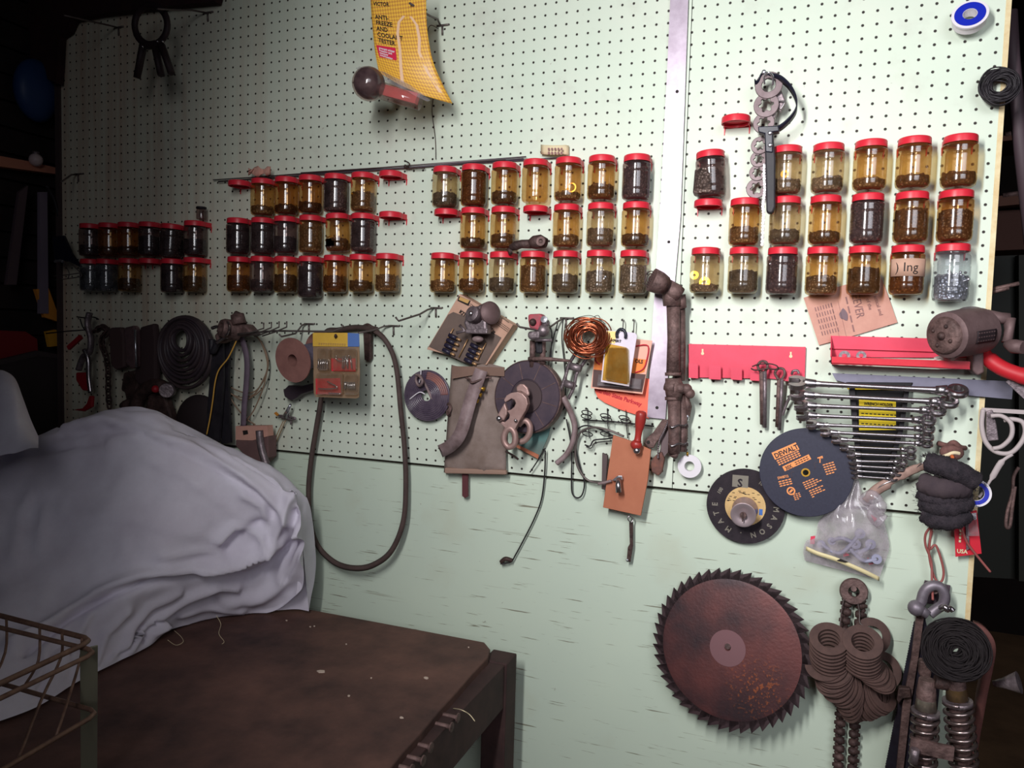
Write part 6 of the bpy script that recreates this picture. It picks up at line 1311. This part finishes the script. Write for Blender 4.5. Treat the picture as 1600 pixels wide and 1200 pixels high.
# wire hook rail with rings, brown board
wr = thing('wire_hook_rail', at(945, 655, .6), 'thin wire rail with small twisted ring hooks right of the grinding wheel', 'rail')
mb = MB().tube([at(910, 656, .5), at(960, 659, .5), at(1022, 666, .6)], .07*S, 6)
for x, y in ((917, 645), (916, 651), (946, 650), (948, 655), (975, 653), (978, 658), (918, 678), (946, 678)): mb.tube([at(x+8*math.cos(t), y+3.4*math.sin(t)+1.5*math.cos(t), 1.3+.4*math.sin(t)) for t in [6.283*q/16 for q in range(16)]], .05*S, 5, True)
for x in (918, 949, 978): mb.tube([at(x, 638, .3), at(x+1, 665, .6), at(x+3, 685, .5)], .045*S, 5)
mb.tube(curve([(914, 695, .8), (922, 697, .9), (928, 688, .8), (945, 686, .8), (958, 684, .8)], 4), .07*S, 6).tube(curve([(916, 698, .8), (924, 700, .9), (930, 692, .8), (956, 689, .8)], 4), .05*S, 6).build('wire_work', 'bwire', wr)
bb = thing('brown_board', at(980, 740, 1.6), 'brown hardboard rectangle hanging over the bottom edge of the pegboard', 'board')
MB().plate([(958, 680), (988, 690), (1017, 703), (1012, 750), (1001, 806), (942, 793), (950, 735)], 1.9, .3).build('board_body', 'wood', bb, bevel=.001)
tag(MB().plate([(941, 708), (949, 712), (946, 766), (940, 764)], 1.2, .35).build('stick', mat('dark_slat', (88, 74, 74), .7)), 'thin dark slat hanging behind the left edge of the brown board', 'stick')
cl = thing('toggle_clasp', at(962, 752, 2.4), 'shiny zinc toggle clasp fixed on the brown board', 'clasp')
MB().plate([(955, 751), (965, 743), (972, 743), (973, 750), (966, 753)], 2.4, .25).build('plate', 'bright', cl, bevel=.002); MB().tube([at(967, 748, 2.6), at(966, 758, 2.9), at(967, 769, 2.9)], [.2*S, .24*S, .28*S], 12).build('lever', 'steel', cl); MB().tube(curve([(955, 751, 2.3), (945, 754, 2.2), (935, 756, 1.9)], 4), .12*S, 7).build('cord', 'leather', cl)
sc2 = thing('hanging_spring_strip', at(984, 840, 1), 'narrow ragged metal strip hanging from a ring below the brown board', 'strip')
MB().plate([(983, 816), (989, 816), (989, 853), (985, 878), (979, 878), (981, 855), (984, 850)], .9, .12).build('strip_body', 'drust', sc2); MB().tube(curve([(984, 806, 1), (981, 811, 1.1), (986, 816, 1), (989, 811, .9)], 4, True), .06*S, 6, True).build('ring', 'steel', sc2); MB().ball(at(980, 875, 1), .12*S).build('tip', 'bright', sc2)
# carded packs and parkway tag
pk = thing('park_tag', at(975, 625, .5), 'orange-red Garden State Parkway card tucked behind the steel strip', 'card')
MB().plate(L_p([(565, 720), (700, 560), (1030, 640), (1010, 960), (880, 920), (760, 880), (650, 830), (595, 790)]), .36, .05).build('card_body', mat('orange_red_card', (244, 120, 92), .6, c2=(238, 96, 78), sc=5), pk)
mb = MB(); rt_ = mat('dark_red_print', (190, 40, 56), .6); x, y = L_p([(570, 735)])[0]; letters(mb, 'Garden State Parkway', plane(x, y, .40, -15), .52, .0, .0, True, .92); x, y = L_p([(838, 758)])[0]; letters(mb, 'The', plane(x, y, .40, -12), .45, 0, .0, True, .9); mb.build('lettering', rt_, pk)
hp = thing('hardware_pack', at(980, 580, 1.3), 'orange and red printed blister pack behind the yellow-window pack', 'package')
MB().plate(L_p([(590, 280), (1040, 325), (960, 760), (538, 712)]), 1.3, .08).build('card', mat('tan_pack_card', (228, 170, 150), .6), hp)
MB().plate(L_p([(580, 430), (995, 480), (975, 580), (900, 600), (560, 570)]), 1.34, .03).build('orange_band', mat('orange_band', (232, 130, 60), .6), hp); MB().plate(L_p([(560, 560), (985, 600), (955, 745), (550, 700)]), 1.36, .03).build('brown_band', mat('brown_band', (86, 62, 60), .6), hp)
MB().tube(curve([q+(1.42,) for q in L_p([(650, 380), (600, 420), (575, 480), (610, 520)])], 5), .06*S, 5).tube(curve([q+(1.42,) for q in L_p([(900, 370), (1005, 368), (990, 500), (960, 560), (900, 585)])], 5), .06*S, 5).build('red_outline', rt_, hp)
MB().plate(L_p([(600, 600), (950, 640), (940, 720), (590, 690)]), 1.9, .5).build('blister', 'clearf', hp)
x, y = L_p([(898, 502)])[0]; mb = MB(); letters(mb, 'OLS', plane(x, y, 1.4, -6), .42, 0, 0, True, .9); mb.build('lettering', 'ink', hp)
yp = thing('yellow_window_pack', at(965, 570, 2.4), 'white card pack with amber plastic window hanging in front of the orange pack', 'package')
MB().plate(L_p([(665, 240), (900, 262), (915, 285), (905, 340), (850, 698), (620, 660)]), 2.6, .08).build('card', mat('white_violet_card', (222, 212, 226), .5, c2=(206, 196, 208), sc=20), yp)
MB().plate(L_p([(668, 245), (745, 250), (735, 350), (660, 340)]), 2.64, .03).build('yellow_corner', mat('pale_yellow_print', (240, 214, 140), .6), yp)
MB().plate(L_p([(662, 345), (828, 380), (835, 680), (632, 645)]), 2.68, .03).build('window_backing', mat('amber_backing', (206, 156, 30), .5, c2=(160, 116, 34), sc=14), yp); MB().plate(L_p([(672, 380), (835, 382), (845, 676), (650, 640)]), 3.3, .55).build('blister', 'yelf', yp, bevel=.004)
MB().tube(curve([q+(2.8,) for q in L_p([(752, 300), (750, 265), (768, 238), (790, 232), (812, 245), (822, 275), (820, 305)])], 5), .13*S, 8).build('hang_loop', 'blackp', yp)
mb = MB(); x, y = L_p([(700, 330)])[0]; letters(mb, 'XPERT', plane(x, y, 2.72, -4), .28, 0, 0, True, 1.1); mb.build('lettering', 'ink', yp)
for i, x in enumerate((974, 991)): tag(MB().tube([at(x, 499, .2), at(x, 501, .9), at(x-1, 518, .9), at(x-1, 522, 2.4)], .05*S, 6).build('hanger_wire', 'steel'), ['left', 'right'][i]+' thin steel hanger wire above the yellow-window pack', 'wire', None)
# ---------------------------------------------------------------- left end of the board (dim)
def H_(pts): return cr(80, 470, 5, pts)
sm = thing('red_handled_snips', at(140, 560, 2.5), 'steel snips with red handles hanging at the left end of the board', 'snips')
MB().tube(curve([q+(2.6,) for q in H_([(215, 540), (250, 440), (300, 400), (310, 300), (285, 180), (300, 95)])], 5), .3*S, 8, flat=1.3).build('blade', 'iron', sm); MB().tube(curve([q+(2.8,) for q in H_([(260, 380), (290, 460), (295, 600), (310, 720)])], 5), .28*S, 8).build('blade', 'steel', sm)
rdk = mat('dark_red_grip', (150, 28, 38), .5)
MB().plate(H_([(190, 560), (270, 560), (300, 660), (280, 705), (240, 700), (190, 620)]), 2.9, .5).build('grip', rdk, sm, bevel=.004); MB().plate(H_([(295, 740), (320, 745), (315, 830), (250, 865), (160, 852), (240, 840), (275, 800)]), 2.9, .4).build('grip', rdk, sm, bevel=.003); MB().bar(at(*H_([(135, 370)])[0], 3.2), at(*H_([(235, 280)])[0], 3.0), .5*S, .3*S).build('grip', rdk, sm)
tag(MB().tube(curve([q+(1.6,) for q in H_([(200, 125), (260, 132), (330, 128), (370, 145)])], 5), .08*S, 6).tube(curve([q+(1.8,) for q in H_([(225, 140), (245, 200), (270, 235)])], 4), .07*S, 6).tube([at(*q, 4.5) for q in H_([(-40, 255), (120, 238), (260, 228)])], .08*S, 6).build('hook_wires', 'bwire'), 'crossed dark wires above the red-handled snips', 'wire')
ch = thing('link_chain', at(170, 580, 2), 'dark chain with long links hanging right of the red-handled snips', 'chain'); mb = MB(); fp = curve([q+(2.2,) for q in H_([(340, 240), (400, 205), (440, 240), (400, 290), (400, 360), (430, 440), (445, 560), (445, 700), (455, 830)])], 3)
for i in range(0, len(fp)-1, 1):
    p, q = fp[i], fp[i+1]; d_ = (q-p); d2 = d_.normalized() if d_.length else Vector((0, 0, 1)); sd_ = (d2.cross(Vector((0, -1, 0))) if i % 2 else Vector((0, 1, 0))); sd_ = sd_.normalized(); L = max(d_.length*.75, .5*S); c = (p+q)/2
    mb.tube([c+d2*(L*math.cos(t))+sd_*(.3*S*math.sin(t)) for t in [6.283*k/14 for k in range(14)]], .11*S, 6, True)
mb.build('links', 'drust', ch)
for i, (pts, d_, lb, m_) in enumerate((
  ([(450, 210), (540, 205), (565, 250), (570, 520), (500, 545), (460, 500), (445, 260)], 2.4, 'dark brown leather block hanging left of the foil packet', mat('dark_brown_leather', (78, 58, 58), .7)),
  ([(560, 210), (640, 190), (660, 230), (660, 520), (620, 530), (580, 500)], 3.0, 'crinkled shiny foil packet hanging among the dark tools at left', mat('crinkled_foil', (140, 110, 112), .3, .5, (104, 84, 88), 60, .9, .8, 120)),
  ([(690, 205), (800, 175), (815, 300), (815, 640), (690, 660), (640, 620), (680, 400)], 2.2, 'dark brown hanging leather flap left of the hose coil', mat('dark_flap', (58, 42, 44), .8)),
  ([(560, 560), (660, 540), (680, 640), (640, 830), (600, 860), (570, 720), (540, 700)], 2.0, 'dark hanging iron tool below the foil packet', 'drust'))):
    nm = ['leather_block', 'foil_packet', 'leather_flap', 'iron_tool'][i]; tag(MB().plate(H_(pts), d_, .8).build(nm, m_, bevel=.006), lb, ['pouch', 'packet', 'pouch', 'tool'][i])
tag(MB().tube([at(*q, 3.3) for q in H_([(655, 225), (665, 520)])], .12*S, 8).build('glass_tube', 'bright'), 'thin shiny tube along the right edge of the foil packet', 'tube')
hc_ = thing('hose_coil', at(285, 533, 2), 'coil of dark flat hose hanging at the left part of the pegboard', 'hose'); c = at(284, 532, 2.0)
for k in range(9):
    rr = 1.15+.33*k; mb = MB(); mb.tube([c+Vector((rr*math.cos(t)*.98+.1*math.sin(k*2)+.05*k, -.2*math.sin(k*2.1)-.3*math.cos(t*2+k)*.3, rr*math.sin(t)*1.02-.16*k+.1*math.cos(k)))*S for t in [6.283*q/48 for q in range(48)]], .2*S, 8, True, 1.8); mb.build('hose_turn', mat('dark_hose_%d' % k, (62+4*(k % 3), 50+3*(k % 3), 56), .5, c2=(48, 40, 46), sc=20), hc_)
bg_ = thing('dark_hand_tool', at(240, 620, 2.5), 'dark tool with a red spot and grey cap rising above the white sheet', 'tool')
MB().tube(curve([q+(2.6,) for q in H_([(580, 800), (640, 860), (690, 750), (740, 690), (830, 660), (900, 690)])], 5), [.75*S]*26, 10).build('body', 'drust', bg_); MB().ball(at(*H_([(815, 690)])[0], 3.4), .42*S).build('red_spot', rdk, bg_); MB().lathe([(0, .3*S), (.75*S, .3*S), (.85*S, 0), (.8*S, -.7*S)], at(*H_([(905, 700)])[0], 2.8), (.6, -1, 0), 20).build('grey_cap', 'iron', bg_); MB().plate(H_([(760, 720), (880, 740), (960, 980), (700, 980)]), 2.4, 1).build('lower_body', 'drust', bg_, bevel=.005)
tag(MB().tube(curve([q+(1.5,) for q in H_([(920, 645), (960, 650), (990, 638)])], 4), .12*S, 6).build('thumb_screw', 'drust'), 'small rusty thumb screw right of the grey cap', 'screw')
tag(MB().ball(at(312, 662, 1.3), 3.2*S, 28, 16, 1, .35, 1).build('dark_disc', mat('matt_black_disc', (40, 30, 32), .7)), 'round matt-black disc half hidden behind the sheet and black strap', 'disc')
hb = thing('cast_hub', at(365, 515, 3.5), 'rusty cast hub fitting with round bore hanging at mid left', 'fitting')
def I2(pts): return cr(320, 470, 4.444, pts)
MB().lathe([(.55*S, .6*S), (.85*S, .6*S), (1.0*S, .3*S), (1.05*S, -1.2*S), (.55*S, -1.2*S)], at(*I2([(150, 195)])[0], 4.2), (-.5, -1, .15), 28, None, True, 1, True).build('bore', 'rust', hb); MB().ring(at(*I2([(150, 195)])[0], 4.9), .8*S, .55*S, .1*S, (-.5, -1, .15), 24).build('bore_ring', 'steel', hb)
MB().tube([at(*I2([(240, 165)])[0], 3.8), at(*I2([(225, 95)])[0], 3.8)], [.75*S, .66*S], 16).build('spout', 'rust', hb); MB().tube([at(*I2([(222, 95)])[0], 3.8), at(*I2([(215, 72)])[0], 3.8)], [.5*S, .1*S], 10).build('spout_tip', 'drust', hb)
MB().plate(I2([(190, 150), (280, 165), (340, 230), (290, 240), (200, 250), (80, 300), (60, 240), (110, 190)]), 3.9, 1.4).build('casting', 'rust', hb, bevel=.006); MB().tube(curve([q+(4,) for q in I2([(50, 190), (80, 180), (110, 185)])], 4), .18*S, 7).build('lug', 'steel', hb)
MB().tube(curve([q+(4.4,) for q in I2([(80, 295), (120, 265), (160, 250)])], 4), .16*S, 7).build('bright_rod', 'steel', hb)
bs = thing('black_strap', at(345, 600, 2.5), 'wide black rubber strap hanging from the cast hub down behind the sheet', 'strap')
MB().plate(H_([(1275, 330), (1340, 330), (1345, 600), (1310, 1100), (1200, 1100), (1230, 700), (1250, 480)]), 2.8, .3).build('strap_band', 'black', bs); MB().plate(H_([(1345, 300), (1395, 320), (1380, 600), (1400, 1110), (1330, 1120), (1340, 700)]), 2.2, .3).build('strap_band', 'black', bs)
MB().tube(curve([q+(3.4,) for q in H_([(1255, 300), (1262, 400), (1300, 330), (1370, 270)])], 5), .35*S, 10).build('top_loop', 'black', bs)
tag(MB().tube(curve([q+(3.2,) for q in H_([(1455, 290), (1430, 350), (1380, 450), (1310, 540), (1280, 640), (1262, 780), (1240, 920), (1215, 1045)])], 6), .075*S, 6).build('cord', mat('yellow_cord', (206, 156, 70), .7)), 'thin yellow cord hanging from the cast hub over the black strap', 'cord')
tag(MB().tube(curve([q+(2.2,) for q in H_([(1480, 280), (1510, 360), (1530, 480), (1525, 640), (1510, 800), (1500, 980)])], 6), [.36*S]*31, 8, flat=.5).build('grey_strap', mat('purple_grey_strap', (112, 96, 110), .6, c2=(92, 78, 90), sc=30)), 'narrow purple-grey strap hanging from the hub to the grey box', 'strap')
rnd = random.Random(8)
for i, pts in enumerate(([(260, 200), (340, 230), (400, 300), (440, 420), (420, 530), (360, 620), (290, 640), (220, 620), (180, 600)], [(280, 215), (370, 260), (415, 350), (435, 460), (400, 560), (340, 650), (250, 670), (180, 645)], [(170, 660), (220, 740), (290, 820), (350, 860)], [(435, 480), (400, 620), (340, 760), (290, 830)], [(175, 640), (260, 690), (340, 660), (410, 600)])):
    tag(MB().tube(curve([q+(1.2+.1*i,) for q in I2(pts)], 6), .07*S, 6).build('brown_cable', mat('brown_cable_%d' % i, (140, 116, 96), .6)), ['outer loop of stiff brown wire round the grey strap', 'inner loop of stiff brown wire round the grey strap', 'brown wire end crossing down-right to the grey box', 'brown wire end crossing down-left to the grey box', 'short brown wire turn crossing the grey strap'][i], 'wire')
gb = thing('grey_box', at(395, 695, 2), 'small dusty box with pinkish paper top hanging above the sheet edge', 'box')
MB().plate(I2([(215, 870), (432, 868), (438, 940), (330, 970), (213, 965)]), 2.4, .9).build('paper_top', 'pink', gb); MB().plate(I2([(213, 965), (330, 970), (438, 940), (440, 1090), (380, 1150), (300, 1100), (213, 1010)]), 2.4, 1.4).build('box_body', mat('dusty_mauve_box', (112, 84, 82), .7, c2=(96, 72, 72), sc=20), gb, bevel=.003)
MB().plate(I2([(262, 902), (295, 898), (300, 925), (268, 932)]), 2.45, .03).build('ink_mark', 'ink', gb); MB().tube(curve([q+(2.6,) for q in I2([(380, 900), (390, 1000), (410, 1080), (430, 1140)])], 5), [.4*S]*16, 8).build('bent_strip', 'iron', gb)
db = thing('toggle_bolt', at(448, 648, .8), 'silver toggle bolt with wire arms and long dangling wires on the pegboard', 'bolt')
MB().tube([at(*I2([(563, 800)])[0], 1.0), at(*I2([(595, 720)])[0], 1.6)], [.34*S, .12*S], 12).build('cone', 'bright', db); MB().tube(curve([q+(.9,) for q in I2([(505, 795), (560, 800), (630, 815), (600, 825), (520, 805)])], 4), .1*S, 6).tube([at(*q, .6) for q in I2([(598, 822), (598, 860)])], .09*S, 6).build('arm', 'iron', db)
MB().bar(at(*I2([(488, 775)])[0], 1.2), at(*I2([(508, 795)])[0], 1.0), .3*S, .12*S).build('orange_tab', mat('orange_tab', (196, 130, 50), .6), db)
for i, pts in enumerate(([(545, 835, .9), (505, 920, 1), (470, 1010, .9), (445, 1080, .9)], [(560, 830, .7), (530, 900, .7), (500, 970, .6), (440, 1105, .7)])): MB().tube([at(*q) for q in I2(pts)], .05*S, 5).build('dangling_wire', mat('tan_wire_%d' % i, (150, 118, 84), .6), db)

# ---------------------------------------------------------------- dim corner beyond the left end
def lw(px, py, u):                              # point on a plane u inches along, parallel to the left wall
    r_ = ray(px, py); t = (u-CX)/r_.x; return Vector((u*S, (CY+t*r_.y)*S, (CZ+t*r_.z-FLOOR)*S))
def lplate(pts, u, th): return MB().prism([lw(x, y, u) for x, y in pts], (-th*S, 0, 0))
dimm = lambda n_, c_: mat(n_, c_, .7)
tag(lplate([(-30, 238), (45, 252), (88, 262), (88, 272), (45, 266), (-30, 256)], -10.4, 1.4).build('shelf_board', dimm('reddish_shelf_board', (196, 128, 104))), 'reddish wooden shelf board on the dark wall at far left', 'shelf')
tag(lplate([(62, 300), (74, 300), (76, 490), (62, 490)], -9.6, .4).build('hanging_bar', dimm('grey_violet_bar', (122, 110, 126))), 'light grey flat bar hanging on the dark left wall', 'bar')
tag(lplate([(30, 300), (44, 290), (26, 445), (10, 445)], -9.7, .4).build('hanging_bar', dimm('dull_violet_bar', (88, 72, 78))), 'dull brown flat bar hanging left of the grey bar at far left', 'bar')
tag(lplate([(56, 452), (76, 450), (94, 500), (88, 502), (84, 500), (70, 496)], -9.7, .5).build('spirit_level', dimm('ochre_level', (216, 140, 52))), 'upper yellow wooden level at the far left edge', 'level')
tag(lplate([(73, 518), (88, 515), (94, 540), (78, 542)], -9.7, .5).build('spirit_level', dimm('ochre_level_b', (210, 150, 40))), 'lower short yellow level end at the far left edge', 'level')
tag(lplate([(-30, 515), (40, 518), (58, 530), (60, 556), (-30, 568)], -10.0, 3).build('red_box', dimm('dark_red_box', (130, 28, 34))), 'dark red box at the far left edge behind the sheet', 'box')
o = thing('cabinet', lw(60, 600, -9.5), 'dark steel cabinet standing at far left behind the white sheet', 'cabinet')
lplate([(-40, 580), (60, 556), (104, 562), (108, 690), (60, 720), (-40, 760)], -9.4, .5).build('side_panel', dimm('dark_cabinet', (50, 42, 44)), o); lplate([(-40, 572), (60, 548), (104, 556), (104, 562), (60, 556), (-40, 580)], -9.3, .6).build('top_panel', dimm('dark_cabinet_top', (64, 54, 56)), o)
tag(MB().ball(lw(57, 142, -10.6), 3.0*S, 22, 14, .5, .9, 1.2).build('blue_helmet', mat('dark_blue_plastic', (34, 62, 110), .45)), 'dark blue rounded plastic object hanging at the upper left', 'helmet')
o = thing('light_bulb', lw(55, 248, -10), 'pale dusty light bulb above the reddish shelf board at far left', 'bulb'); MB().ball(lw(56, 250, -10), .75*S, 16, 10).build('bulb_glass', mat('frosted_bulb', (200, 180, 180), .3), o); MB().tube([lw(56, 243, -10), lw(56, 237, -10)], .4*S, 10).build('bulb_base', 'iron', o)
tl = thing('trouble_lamp', lw(88, 400, -9), 'caged inspection lamp hanging by its cable beside the left board edge', 'lamp')
MB().tube(cat3([lw(x, y, -9) for x, y in ((72, 290), (84, 310), (92, 340), (95, 370), (98, 395))], 5), .16*S, 8).build('cable', 'black', tl)
MB().plate(cr(0, 260, 4.444, [(360, 490), (440, 480), (490, 600), (560, 700), (480, 660), (380, 660)]), 2.5, .3).build('reflector', 'blackp', tl); MB().tube(cat3([at(*q, 3.2) for q in cr(0, 260, 4.444, [(380, 660), (420, 655), (440, 662)])], 4), .18*S, 7).build('rim', 'bright', tl)
mb = MB()
for pts in ([(370, 760), (450, 755), (560, 740)], [(380, 790), (470, 780), (565, 765)], [(450, 680), (480, 740), (470, 780)], [(500, 680), (560, 740), (565, 765)]): mb.tube(cat3([at(*q, 3.2) for q in cr(0, 260, 4.444, pts)], 4), .06*S, 5)
mb.build('wire_cage', 'wire', tl)

# ---------------------------------------------------------------- room beyond the right edge (dim)
def far(px, py, d): return at(px, py, -d)
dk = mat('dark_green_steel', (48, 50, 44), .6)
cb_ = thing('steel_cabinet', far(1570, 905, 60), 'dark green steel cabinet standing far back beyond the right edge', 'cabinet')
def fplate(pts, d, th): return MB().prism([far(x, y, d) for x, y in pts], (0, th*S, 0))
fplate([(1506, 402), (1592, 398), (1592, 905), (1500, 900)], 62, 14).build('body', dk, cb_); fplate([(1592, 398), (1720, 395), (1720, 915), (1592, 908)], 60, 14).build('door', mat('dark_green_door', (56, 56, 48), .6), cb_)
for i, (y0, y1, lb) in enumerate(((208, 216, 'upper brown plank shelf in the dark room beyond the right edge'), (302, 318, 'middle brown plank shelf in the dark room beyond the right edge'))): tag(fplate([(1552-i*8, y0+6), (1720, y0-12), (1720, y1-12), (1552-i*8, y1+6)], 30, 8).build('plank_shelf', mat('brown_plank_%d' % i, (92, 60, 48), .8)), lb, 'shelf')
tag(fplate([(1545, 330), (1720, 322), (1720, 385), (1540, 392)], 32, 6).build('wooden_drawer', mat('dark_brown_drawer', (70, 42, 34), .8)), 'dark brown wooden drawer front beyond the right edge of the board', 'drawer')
tag(MB().tube([far(1578, 18, 3), far(1582, 90, 3), far(1592, 200, 3), far(1612, 380, 3)], .5*S, 10).build('steel_pole', mat('dark_violet_pole', (70, 56, 62), .6)), 'thin dark pole leaning beyond the upper right edge of the board', 'pole')
for i, (x0, y0, x1, y1) in enumerate(((1546, 453, 1592, 443), (1550, 456, 1576, 450), (1570, 211, 1594, 207), (1566, 306, 1596, 302))):
    tag(MB().tube([far(x0, y0, 1.0 if i < 2 else 30.2), far(x1, y1, 1.0 if i < 2 else 30.2)], (.16 if i < 2 else .3)*S, 8).build('long_nail', 'rust'), ['long rusty nail sticking out past the right edge, level with the bottom jar row', 'shorter rusty nail just below the long one at the right edge', 'thin pale rod on the upper shelf beyond the right edge', 'thin pale rod on the middle shelf beyond the right edge'][i], 'nail' if i < 2 else 'rod')
tag(MB().tube(curve([(1592, 730, -2), (1584, 745, -2), (1582, 770, -2), (1574, 800, -2), (1572, 822, -2), (1578, 822, -2), (1582, 790, -2), (1586, 760, -2)], 5), .13*S, 7).build('twine_loop', 'rust'), 'brown twine loop hanging in the dark beyond the right edge', 'twine')
